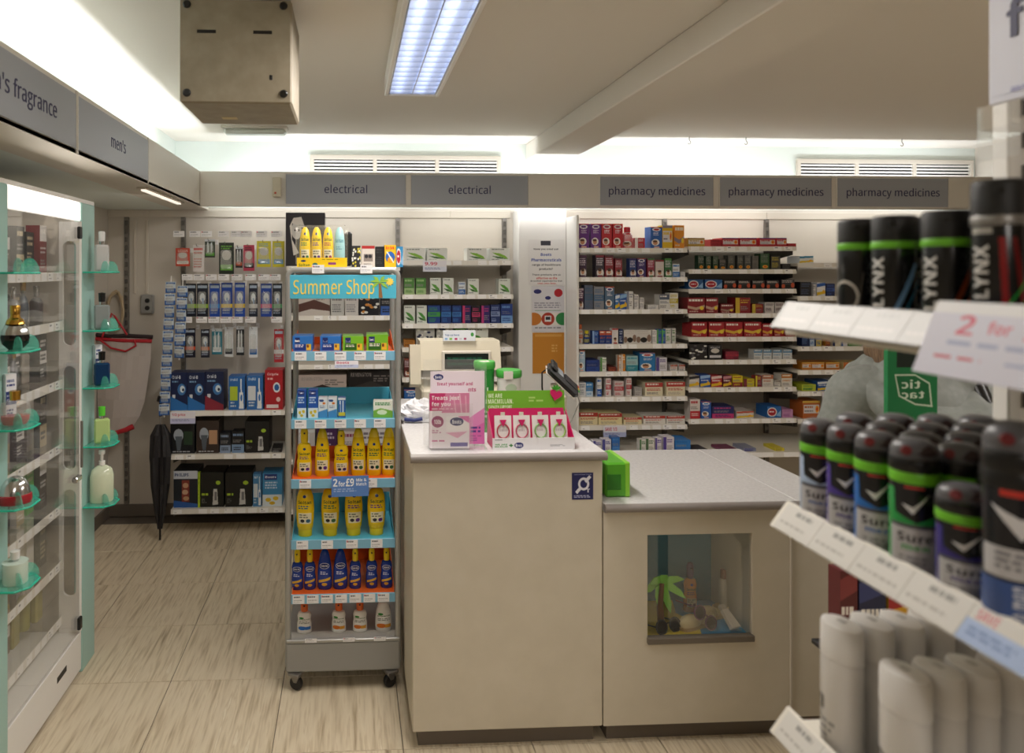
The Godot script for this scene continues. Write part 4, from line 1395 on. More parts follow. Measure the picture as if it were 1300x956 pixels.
func trolley() -> void:
	var d0 := 2.55
	var d1 := 2.9
	var x0 := ux(362, d0)
	var x1 := ux(509, d0)
	var xc := (x0 + x1) / 2
	var w := x1 - x0
	var yt := vy(435, 339, d0)
	var T := thing("display_trolley", "tall grey sun-care display trolley on castors beside the till counter", "trolley", Vector3(xc, 0, -d0))
	var hw := w / 2 - 0.011
	for z in [0.0, -(d1 - d0)]:
		var pts := [Vector3(-hw, 0.09, z), Vector3(-hw, yt - 0.035, z)]
		for k in 5:
			var a := PI - k * PI / 8
			pts.append(Vector3(-hw + 0.024 + 0.024 * cos(a), yt - 0.035 + 0.024 * sin(a), z))
		for k in 5:
			var a := PI / 2 - k * PI / 8
			pts.append(Vector3(hw - 0.024 + 0.024 * cos(a), yt - 0.035 + 0.024 * sin(a), z))
		pts.append(Vector3(hw, 0.09, z))
		part(T, "tube_frame", tubem(pts, 0.011, 10), M.alu)
	part(T, "top_board", boxm(Vector3(w - 0.03, 0.012, d1 - d0), 0.002, Vector3(0, yt - 0.008, -(d1 - d0) / 2)), M.alu)
	# base with castors
	var yb := vy(435, 850, d0)
	var ybt := vy(435, 812, d0)
	part(T, "base", boxm(Vector3(w - 0.006, ybt - yb, d1 - d0 + 0.03), 0.006, Vector3(0, (yb + ybt) / 2, -(d1 - d0) / 2)), M.grey)
	part(T, "base_rail", boxm(Vector3(w - 0.012, 0.012, 0.01), 0.002, Vector3(0, ybt + 0.004, 0.012)), M.alu)
	for sx in [-1, 1]:
		for sz in [0, 1]:
			var cst := part(T, "castor", boxm(Vector3(0.045, 0.012, 0.05), 0.003, Vector3.ZERO), M.steel)
			cst.position = Vector3(sx * (w / 2 - 0.04), yb - 0.006, 0.0 if sz == 0 else -(d1 - d0))
			cst.rotation.y = 0.5 * sx
			part(cst, "fork", prismm([Vector2(-0.02, 0), Vector2(0.02, 0), Vector2(0.008, -0.03), Vector2(-0.004, -0.03)], -0.014, 0.014), M.steel)
			part(cst, "wheel", lathem(pr([0, -0.009, 0.022, -0.009, 0.024, -0.006, 0.024, 0.006, 0.022, 0.009, 0, 0.009]), 16, Vector3(0.0, yb * -1.0 + 0.006 + 0.0245, 0), 1, 1, Rect2(), Basis(Vector3.RIGHT, PI / 2)), M.dark)
	# header sign
	var sy1 := vy(435, 349, d0)
	var sy0 := vy(435, 379, d0)
	var sg := part(T, "header_sign", boxm(Vector3(w - 0.035, sy1 - sy0, 0.006), 0.001, Vector3(0, (sy0 + sy1) / 2, 0.006)), M.turquoise, "turquoise header panel with yellow words")
	var lt := lettering("Summer Shop", 0.07, mat("f2d65a", 0.5))
	sg.add_child(lt)
	lt.position = Vector3(-0.033, (sy0 + sy1) / 2 - 0.002, 0.0098)
	lt.scale = Vector3(0.66, 1.0, 1)
	var palm := new_st()
	prism(palm, PackedVector2Array([Vector2(0, -0.04), Vector2(0.014, -0.04), Vector2(0.008, 0.012), Vector2(0, 0.012)]), 0, 0.001)
	var pt := part(sg, "palm_trunk", palm, mat("8a6236", 0.6))
	pt.position = Vector3(0.127, (sy0 + sy1) / 2, 0.0095)
	var fr := new_st()
	for a in [0.35, 1.0, 2.3, 2.9, -0.5, 3.7]:
		var c := Vector2(cos(a), sin(a))
		var n := c.orthogonal()
		prism(fr, PackedVector2Array([Vector2.ZERO, c * 0.018 + n * 0.006, c * 0.036 - Vector2(0, 0.006), c * 0.018 - n * 0.005]), 0, 0.0012)
	var fo := part(sg, "palm_fronds", fr, mat("8fbf45", 0.6))
	fo.position = Vector3(0.13, (sy0 + sy1) / 2 + 0.016, 0.0098)
	var su := new_st()
	var sp := PackedVector2Array()
	for k in 20:
		sp.append(Vector2(cos(TAU * k / 20), sin(TAU * k / 20)) * (0.0165 if k % 2 == 0 else 0.0105))
	prism(su, sp, 0, 0.001)
	var so := part(sg, "sun", su, mat("f2d65a", 0.5))
	so.position = Vector3(0.166, (sy0 + sy1) / 2 + 0.018, 0.0095)
	for q in [[404, "cabinet side"], [465, "counter side"]]:
		var tk := part(T, "price_ticket", carton(0.043, 0.03, 0.001, ticket()), M.card)
		tk.position = Vector3(ux(q[0], d0) - xc, vy(q[0], 347, d0), 0.014)
	# trays
	var ty := []
	for v in [447.0, 533.0, 609.0, 686.0, 755.0]:
		ty.append(vy(435, v, d0))
	for k in 5:
		var tint = [M.orange, M.turquoise, M.orange, M.turquoise, M.orange][k]
		var tr := part(T, "tray", boxm(Vector3(w - 0.05, 0.006, 0.3), 0.001, Vector3(0, ty[k] - 0.003, -0.155)), tint)
		part(tr, "front_strip", boxm(Vector3(w - 0.036, 0.034, 0.004), 0.001, Vector3(0, ty[k] - 0.014, -0.003)), mat("7fb9d6", 0.35), "pale blue price strip")
		for s in [-1, 1]:
			part(tr, "side_wing", prismm([Vector2(0, 0), Vector2(0.3, 0), Vector2(0.3, 0.06), Vector2(0.2, 0.05), Vector2(0.03, 0.012)], -0.001, 0.001, Transform3D(Basis(Vector3.UP, PI / 2), Vector3(s * (w / 2 - 0.024), ty[k] - 0.004, -0.005))), tint)
		var lip: float = [0.03, 0.07, 0.05, 0.08, 0.05][k]
		part(tr, "back_lip", boxm(Vector3(w - 0.05, lip, 0.003), 0.001, Vector3(0, ty[k] + lip / 2 - 0.003, -0.305)), tint)
		for q in [5, 5, 3, 4, 7][k]:
			var nn: int = [5, 5, 3, 4, 7][k]
			var tk := part(tr, "price_ticket", carton(0.042, 0.03, 0.001, ticket()), M.card)
			tk.position = Vector3(-w / 2 + 0.03 + (w - 0.06) * (q + 0.35) / nn, ty[k] - 0.029, 0.0005)
	part(T, "base_tray", boxm(Vector3(w - 0.03, 0.004, 0.32), 0, Vector3(0, ybt + 0.002, -0.16)), M.grey)
	part(T, "tray_front", boxm(Vector3(w - 0.03, 0.03, 0.002), 0, Vector3(0, ybt + 0.018, 0.005)), M.acrylic)
	for q in [395, 443, 482]:
		var tk := part(T, "price_ticket", carton(0.042, 0.014, 0.001, ticket()), M.card)
		tk.position = Vector3(ux(q, d0) - xc, ybt + 0.001, 0.018)
	# what stands on the trolley
	var g := "yellow sun lotion bottles on the trolley"
	var dz := d0 + 0.035
	var pk := thing("sun_lotion_pack", "clear pack of three yellow bottles and one pale blue bottle on trolley top", "gift pack", Vector3(ux(407, dz), yt, -dz - 0.03))
	for k in 4:
		var r := sun_print("soltan" if k < 3 else "mist", "f0cb12" if k < 3 else "9fd0d4", ["3a7a3c", "5a2a80", "a02a4c", ""][k])
		var bm := lathem(pr([0, 0.004, 0.019, 0.004, 0.0205, 0.012, 0.0205, 0.07, 0.018, 0.11, 0.013, 0.135, 0.006, 0.146, 0, 0.147]), 18, Vector3(-0.058 + k * 0.042, 0, 0), 1, 0.7, uvrect(r))
		part(pk, "bottle", bm, M.gloss)
	var rr := field(180, 60)
	paint(rr, "f0c814", [["e", 0.13, 0.35, 0.05, 0.1, "23306a"], ["t", 0.04, 0.62, 0.26, 0.92, "Soltan", "2f4a20", true], ["b", 0.5, 0.15, 0.9, 0.3, 1, "8a7a1c"], ["r", 0.62, 0.5, 0.78, 0.75, "8a3a7c"], ["e", 0.36, 0.7, 0.05, 0.15, "2f6a6c"]])
	var cf := part(pk, "card_front", carton(0.182, 0.034, 0.002, rr), M.card, "yellow card sleeve")
	cf.position = Vector3(0.005, 0, 0.026)
	part(pk, "clear_wrap", boxm(Vector3(0.19, 0.152, 0.052), 0.01, Vector3(0.004, 0.077, 0)), glass("fffbe8", 0.06))
	stock("""
446 458 312 spotty 2a2a2c e2d23c black camera box with yellow spots
459 476 312 camera d8cfc6 b02a2a pale camera box with red head
476 488 313 bars 1c1c1e 3a3a3c plain black camera box
488 503 311 kodak f0b81c 2a62b8 yellow and blue camera box
503 512 313 ring 2f86b8 c0322c blue sea camera box
""", yt, "the trolley top", "cabinet side", "camera boxes on the trolley top", "camera_box", dz, 0.07)
	stock("""
371 397 427 plaster 2f7ad0 1d3f94 blue travel first aid box
406 433 427 plaster 2f7ad0 1d3f94 second blue first aid box
435 462 427 plaster 7cc42e 2a6a24 green first aid box
465 493 425 plaster 7cc42e 2a6a24 second green first aid box
""", ty[0], "the trolley's first tray", "cabinet side", "first aid boxes on the trolley", "first_aid_box", dz, 0.09)
	stock("""
377 389 495 repel 1f55ac 1d3f94 blue insect repellent box
391 404 495 repel 1f55ac 1d3f94 second blue insect repellent box
404 416 505 spray dfe6ec 4a90c8 white bite relief box
416 428 505 spray dfe6ec 4a90c8 second white bite relief box
429 439 505 stick 2a62a8 d8c43a slim blue pen pack
""", ty[1], "the trolley's second tray", "cabinet side", "insect boxes on the trolley", "repellent_box", dz, 0.05)
	var wr := design("wipes", "eef0e4", "7fb84a", 0.07, 0.06)
	solo("wipes_pack", "white and green soft pack of wipes on trolley's second tray", "pack", carton(0.07, 0.062, 0.03, wr), M.gloss, Vector3(ux(486, dz), ty[1] + 0.001, -dz + 0.01), -0.08)
	var us := [386.0, 409.0, 433.0, 455.0, 475.0, 494.0]
	for k in 6:
		var c: String = ["5a2a80", "5a2a80", "3a2a70", "2f6a3c", "1f5a3c", "2f6a3c"][k]
		var t := thing("sun_lotion_bottle", "yellow sun lotion bottle, %s from the cabinet side on trolley's third tray" % NTH[k], "bottle", Vector3(ux(us[k], dz), ty[2], -dz - 0.02), (rng.randf() - 0.5) * 0.3, g)
		oval_bottle(t, 0.054, vy(435, 544, dz) - ty[2] - (0.012 if k == 2 else 0.0), sun_print("soltan", "efc80f", c), M.yellow, "spray" if k in [0, 2] else "tall")
	us = [387.0, 419.0, 449.0, 478.0]
	for k in 4:
		var c: String = ["1f5a78", "2f6a3c", "5a2a80", "5a2a80"][k]
		var t := thing("sun_lotion_bottle", "yellow upside-down lotion bottle, %s from the cabinet side on trolley's fourth tray" % NTH[k], "bottle", Vector3(ux(us[k], dz), ty[3], -dz - 0.02), (rng.randf() - 0.5) * 0.25, g)
		oval_bottle(t, 0.066, vy(435, 621, dz) - ty[3], sun_print("soltan", "efc80f", c), M.yellow, "stand")
	us = [377.0, 393.0, 412.0, 432.0, 451.0, 472.0, 491.0]
	var bm := mat("1c3a94", 0.25)
	for k in 7:
		var sp2 := k >= 4 or k < 2
		var t := thing("sun_spray_bottle", "dark blue sun %s bottle, %s from the cabinet side on trolley's fifth tray" % ["spray" if sp2 else "lotion", NTH[k]], "bottle", Vector3(ux(us[k], dz), ty[4], -dz - 0.02), (rng.randf() - 0.5) * 0.3, "dark blue sun bottles on the trolley")
		oval_bottle(t, 0.043 if sp2 else 0.053, vy(435, 699, dz) - ty[4], sun_print("blue", "1b3b96", "e0b63a"), M.yellow if sp2 else bm, "spray" if sp2 else "tall")
	us = [386.0, 430.0, 457.0, 487.0]
	for k in 4:
		var t := thing("sun_milk_bottle", "white sun milk bottle, %s from the cabinet side in the trolley base" % NTH[k], "bottle", Vector3(ux(us[k], dz), ybt + 0.004, -dz - 0.02), (rng.randf() - 0.5) * 0.2, "white sun bottles in the trolley base")
		oval_bottle(t, 0.053 if k < 3 else 0.062, vy(435, 767, dz) - ybt, sun_print("white", "ece9e2", "3a78c8" if k == 0 else "e07a2c"), mat("e06a2c", 0.35) if k < 3 else mat("ece9e2", 0.3), "spray" if k < 3 else "tall")
	var r2 := field(160, 90)
	paint(r2, "5a86cc", [["t", 0.04, 0.12, 0.16, 0.5, "2", "ffffff", true], ["t", 0.19, 0.24, 0.36, 0.5, "for", "ffffff", true], ["t", 0.39, 0.12, 0.6, 0.5, "£9", "ffffff", true], ["t", 0.66, 0.12, 0.94, 0.28, "Mix &", "ffffff", true], ["t", 0.66, 0.32, 0.94, 0.48, "Match", "ffffff", true], ["b", 0.06, 0.6, 0.7, 0.8, 2, "a8c0e8"]])
	solo("offer_card", "blue 2 for £9 mix and match card clipped on trolley", "ticket", carton(ux(468, d0) - ux(421, d0), 0.073, 0.0015, r2), M.card, Vector3(ux(444.5, d0), vy(444, 629, d0), -d0 + 0.012), 0.05)
	promo("pale lilac ticket hanging under the trolley's first tray", 425, 455, 458, 467, d0 - 0.008, "Boots", "c8d0ee")

func logo_ops(cx: float, cy: float, rx: float, ry: float) -> Array:
	return [["e", cx, cy, rx, ry, "1f2468"], ["t", cx - rx * 0.68, cy - ry * 0.45, cx + rx * 0.68, cy + ry * 0.5, "Boots", "ffffff", true]]

func counters() -> void:
	var xl := 0.193
	var xr := ux(765, DC)
	var ht := vy(640, 576, DC - 0.02)
	var th := 0.03
	# till counter: body with front panel, work top with dark rounded edge
	var T := thing("till_counter", "tall cream till counter with grey top beside the trolley", "counter", Vector3(0, 0, 0))
	part(T, "front_panel", span(xl, xr, 0.06, ht - th, DC, DC + 0.02, 0.003), M.counter)
	part(T, "side_panel", span(xl, xl + 0.018, 0.06, ht - th, DC + 0.021, DC + 0.4, 0.002), M.counter)
	part(T, "side_panel", span(xr - 0.018, xr, 0.06, ht - th, DC + 0.021, DC + 0.4, 0.002), M.counter)
	part(T, "back_panel", span(xl + 0.02, xr - 0.02, 0.06, ht - th, DC + 0.38, DC + 0.4), M.counter)
	part(T, "plinth", span(xl + 0.02, xr - 0.02, 0, 0.06, DC + 0.03, DC + 0.39), M.base)
	part(T, "work_top", span(xl - 0.006, xr + 0.006, ht - th + 0.003, ht, DC - 0.012, DC + 0.42, 0.002), M.top)
	part(T, "edge_strip", tubem([Vector3(xl - 0.008, ht - th / 2 + 0.001, -DC + 0.012), Vector3(xr + 0.008, ht - th / 2 + 0.001, -DC + 0.012)], 0.0135, 12), M.edge, "dark grey rounded front edge")
	# rear desk that carries the till
	var R := thing("till_desk", "grey-topped desk behind the till counter carrying the cash register", "desk", Vector3.ZERO)
	part(R, "desk_top", span(xl + 0.005, xl + 0.42, ht - 0.03, ht - 0.002, DC + 0.425, DC + 0.95, 0.003), M.top)
	part(R, "desk_body", span(xl + 0.012, xl + 0.41, 0.0, ht - 0.03, DC + 0.43, DC + 0.93, 0.003), M.counter)
	# induction loop sticker
	var r := field(110, 130)
	paint(r, "23265e", [["t", 0.12, 0.05, 0.9, 0.1, "induction loop", "c8ccea", true], ["l", 0.2, 0.75, 0.42, 0.55, 0.14, "e8e8f2"], ["e", 0.55, 0.42, 0.26, 0.24, "e8e8f2"], ["e", 0.55, 0.42, 0.16, 0.15, "23265e"], ["l", 0.62, 0.34, 0.86, 0.14, 0.14, "e8e8f2"], ["t", 0.66, 0.6, 0.84, 0.74, "T", "e8e8f2", true], ["b", 0.1, 0.84, 0.92, 0.95, 2, "c8ccea"]])
	solo("loop_sticker", "dark blue hearing loop sticker on the till counter front", "sticker", carton(ux(753, DC) - ux(726, DC), vy(740, 600, DC) - vy(740, 634, DC), 0.001, r), M.card, Vector3(ux(739.5, DC), vy(740, 634, DC), -DC + 0.0012))
	# low counter with the shop-window niche
	var sx0 := xr + 0.003
	var sx1 := ux(1003, DC)
	var sx2 := ux(1058, DC)
	var hs := vy(890, 639, DC - 0.02)
	var nx0 := ux(822, DC)
	var nx1 := ux(955, DC)
	var ny0 := vy(888, 812, DC)
	var ny1 := vy(888, 678, DC)
	var S := thing("low_counter", "low cream counter with a glazed beach display niche", "counter", Vector3.ZERO)
	var st := new_st()
	var pan := func(x0: float, x1: float, y0: float, y1: float) -> void:
		box(st, Vector3((x0 + x1) / 2, (y0 + y1) / 2, -DC - 0.01), Vector3(x1 - x0, y1 - y0, 0.02))
	pan.call(sx0, nx0, 0.06, hs - th)
	pan.call(nx1, sx1, 0.06, hs - th)
	pan.call(nx0, nx1, 0.06, ny0)
	pan.call(nx0, nx1, ny1, hs - th)
	part(S, "front_panel", st, M.counter)
	part(S, "end_panel", span(sx1 + 0.004, sx2, 0.06, hs - th, DC + 0.012, DC + 0.03, 0.002), M.counter)
	part(S, "joint_strip", span(sx1 - 0.001, sx1 + 0.006, 0.06, hs - th, DC - 0.003, DC + 0.014, 0.001), M.trim)
	part(S, "side_panel", span(sx2 - 0.018, sx2, 0.06, hs - th, DC + 0.031, DC + 0.62), M.counter)
	part(S, "back_panel", span(sx0 + 0.01, sx2 - 0.02, 0.06, hs - th, DC + 0.6, DC + 0.62), M.counter)
	part(S, "plinth", span(sx0 + 0.02, sx2 - 0.02, 0, 0.06, DC + 0.03, DC + 0.6), M.base)
	var seam := ux(1014, DC - 0.02)
	part(S, "work_top", span(sx0, seam - 0.001, hs - th + 0.003, hs, DC - 0.012, DC + 0.64, 0.002), M.top)
	part(S, "work_top", span(seam + 0.001, sx2 + 0.05, hs - th + 0.003, hs, DC - 0.012, DC + 0.64, 0.002), M.top)
	part(S, "edge_strip", tubem([Vector3(sx0, hs - th / 2 + 0.001, -DC + 0.012), Vector3(sx2 + 0.05, hs - th / 2 + 0.001, -DC + 0.012)], 0.0135, 12), M.edge, "dark grey rounded front edge")
	# the niche
	var N := part(S, "niche_back", span(nx0 - 0.01, nx1 + 0.01, ny0, ny1, DC + 0.26, DC + 0.265), mat("2b8fb2", 0.5), "sea blue back card")
	part(S, "niche_side", span(nx0 - 0.004, nx0, ny0, ny1, DC + 0.021, DC + 0.26), mat("cfcabc", 0.4))
	part(S, "niche_side", span(nx1, nx1 + 0.004, ny0, ny1, DC + 0.021, DC + 0.26), mat("cfcabc", 0.4))
	part(S, "niche_roof", span(nx0, nx1, ny1, ny1 + 0.004, DC + 0.021, DC + 0.26), mat("cfcabc", 0.4))
	var sand := tri_mat(noise_tex(31, 0.2, [[0, "d2b52a"], [0.5, "e2c83c"], [1, "ead455"]], 128), Vector3(6, 6, 6), 0.9)
	var mid := lerpf(nx0, nx1, 0.53)
	part(S, "sand_card", prismm([Vector2(nx0, DC + 0.002), Vector2(mid, DC + 0.002), Vector2(mid + 0.03, DC + 0.09), Vector2(mid - 0.01, DC + 0.17), Vector2(mid + 0.02, DC + 0.26), Vector2(nx0, DC + 0.26)], ny0, ny0 + 0.003, Transform3D(Basis(Vector3.RIGHT, Vector3.FORWARD, Vector3.UP), Vector3.ZERO)), sand, "yellow sand-coloured base card")
	part(S, "sea_card", span(nx0, nx1, ny0 - 0.002, ny0 + 0.0015, DC + 0.001, DC + 0.26), mat("2f9ad0", 0.5), "bright blue base card")
	part(S, "window_pane", span(nx0 + 0.004, nx1 - 0.004, ny0 + 0.012, ny1, DC + 0.006, DC + 0.009), M.pane)
	part(S, "pane_rail", span(nx0 - 0.002, nx1 + 0.004, ny0 - 0.008, ny0 + 0.012, DC - 0.01, DC + 0.014, 0.002), mat("6f675c", 0.5))
	niche(nx0, nx1, ny0 + 0.0035, ny1)
	till_things(ht)
	# green pack on the low counter
	var gp := thing("green_pack", "bright green shrink-wrapped pack on the low counter beside the till", "pack", Vector3(ux(781, DC + 0.06), hs, -DC - 0.05))
	part(gp, "carton", boxm(Vector3(0.07, 0.112, 0.16), 0.006, Vector3(0, 0.056, -0.08)), mat("57a82c", 0.3))
	part(gp, "end_panel", boxm(Vector3(0.018, 0.112, 0.162), 0.003, Vector3(0.037, 0.057, -0.081)), mat("8ed040", 0.3))
	part(gp, "leaf_print", boxm(Vector3(0.045, 0.05, 0.002), 0.0008, Vector3(-0.008, 0.05, 0.001)), mat("2f7a24", 0.3))

func niche(x0: float, x1: float, y: float, y1: float) -> void:
	# paper palm
	var p := thing("paper_palm", "bright green paper palm tree in the beach niche", "decoration", Vector3(ux(840, DC + 0.07), y, -DC - 0.07))
	var ph := vy(840, 740, DC + 0.07) - y
	part(p, "trunk", tubem([Vector3(0, 0, 0), Vector3(-0.006, ph * 0.5, 0), Vector3(0.0, ph, 0)], 0.012, 10, 0.008), mat("7a5230", 0.8))
	for a in [0.35, -0.35, -1.2, 2.6, 3.4, 1.4, 4.4]:
		var c := Vector2(cos(a), sin(a))
		var n := c.orthogonal()
		var l := 0.085 if absf(a) < 1.3 else 0.05
		part(p, "frond", prismm([Vector2.ZERO, c * l * 0.4 + n * 0.016, c * l * 0.8 + n * 0.011 - Vector2(0, 0.01), c * l - Vector2(0, 0.022), c * l * 0.75 - n * 0.011 - Vector2(0, 0.012), c * l * 0.35 - n * 0.012], -0.001, 0.001, Transform3D(Basis(Vector3.UP, 0.15 * sin(a * 3)), Vector3(0.0, ph, 0.004 * sin(a * 5)))), mat("7cc83c", 0.6))
	var b := thing("sun_oil_bottle", "orange bottle with purple pump standing in the beach niche", "bottle", Vector3(ux(876, DC + 0.18), y, -DC - 0.18))
	oval_bottle(b, 0.046, 0.165, sun_print("soltan", "d88a1c", "5a2a50"), mat("4a2a6c", 0.4), "spray")
	var l := thing("lotion_bottle", "tall white lotion bottle with brown cap in the beach niche", "bottle", Vector3(ux(919, DC + 0.17), y, -DC - 0.17))
	part(l, "body", lathem(pr([0, 0, 0.015, 0, 0.016, 0.003, 0.016, 0.105, 0.011, 0.115]), 16), mat("d9d6cc", 0.35))
	part(l, "cap", lathem(pr([0.0115, 0.115, 0.012, 0.118, 0.0115, 0.145, 0, 0.146]), 16), mat("7a4a2c", 0.4))
	# rope-soled shoes
	for k in 2:
		var s := thing("beach_shoe", ["cream canvas beach shoe lying nearer the glass in niche", "cream canvas beach shoe lying behind its twin in niche"][k], "shoe", Vector3(ux(884 + 20 * k, DC + 0.08 + 0.055 * k), y, -DC - 0.08 - k * 0.055), 0.35, "beach shoes")
		part(s, "sole", prismm(rrect(0.15, 0.046, 0.022), 0, 0.01, Transform3D(Basis(Vector3.RIGHT, Vector3.FORWARD, Vector3.UP), Vector3(0, 0, 0))), mat("b89a64", 0.9))
		part(s, "upper", lathem(pr([0.022, 0.01, 0.023, 0.02, 0.019, 0.032, 0.012, 0.038, 0, 0.04]), 18, Vector3(-0.028, 0, 0), 1.9, 1.0), mat("d8c898", 0.8))
		part(s, "heel", lathem(pr([0.021, 0.01, 0.021, 0.03, 0.018, 0.03]), 16, Vector3(0.04, 0, 0), 1.5, 1.0), mat("d8c898", 0.8))
	# sunglasses
	for k in 2:
		var g := thing("sunglasses", ["black sunglasses lying on the yellow sand card", "purple framed sunglasses propped on the beach shoes"][k], "sunglasses", Vector3(ux(850 if k == 0 else 892, DC + 0.04), y + (0.0 if k == 0 else 0.028), -DC - 0.04), 0.3 if k == 0 else 0.1)
		var fm := mat("1d1a18" if k == 0 else "6a2a5c", 0.3)
		var tilt := Basis(Vector3(0, 0, 1), 0.0 if k == 0 else -0.75) * Basis(Vector3.RIGHT, -0.25)
		for s in [-1, 1]:
			part(g, "lens", lathem(pr([0, -0.001, 0.021, -0.001, 0.021, 0.001, 0, 0.001]), 18, tilt * Vector3(s * 0.027, 0.02, 0), 1, 1, Rect2(), tilt * Basis(Vector3.RIGHT, PI / 2)), mat("2a1a12", 0.08))
			var rim := new_st()
			var ring := []
			for a in 17:
				ring.append(tilt * (Vector3(s * 0.027, 0.02, 0) + Vector3(cos(TAU * a / 16), sin(TAU * a / 16), 0) * 0.0215))
			tube(rim, ring, 0.0022, 6)
			part(g, "rim", rim, fm)
			part(g, "temple", tubem([tilt * Vector3(s * 0.049, 0.024, 0), tilt * Vector3(s * 0.05, 0.022, -0.09)], 0.0022, 6), fm)
		part(g, "bridge", tubem([tilt * Vector3(-0.007, 0.026, 0), tilt * Vector3(0, 0.03, 0), tilt * Vector3(0.007, 0.026, 0)], 0.002, 6), fm)
	var tb := thing("cream_tube", "small white cream tube lying on the blue card in niche", "tube", Vector3(ux(925, DC + 0.06), y, -DC - 0.06), 0.3)
	part(tb, "body", prismm([Vector2(-0.018, -0.03), Vector2(0.018, -0.03), Vector2(0.012, 0.03), Vector2(-0.012, 0.03)], 0, 0.014, Transform3D(Basis(Vector3.RIGHT, -0.9), Vector3(0, 0.026, 0))), mat("d8d2c4", 0.4))
	part(tb, "cap", prismm([Vector2(-0.011, 0.03), Vector2(0.011, 0.03), Vector2(0.01, 0.046), Vector2(-0.01, 0.046)], 0.001, 0.013, Transform3D(Basis(Vector3.RIGHT, -0.9), Vector3(0, 0.026, 0))), mat("b8b0a0", 0.4))
	var cd := thing("price_card", "small yellow and green price card lying on the sand card", "card", Vector3(lerpf(x0, x1, 0.34), y, -DC - 0.1), 0.6)
	part(cd, "card", boxm(Vector3(0.05, 0.002, 0.035), 0.0005, Vector3(0, 0.0015, 0)), mat("c8a83c", 0.6))
	part(cd, "green_flap", boxm(Vector3(0.02, 0.0015, 0.02), 0.0004, Vector3(0.03, 0.0012, 0.02)), mat("5a9a3c", 0.6))

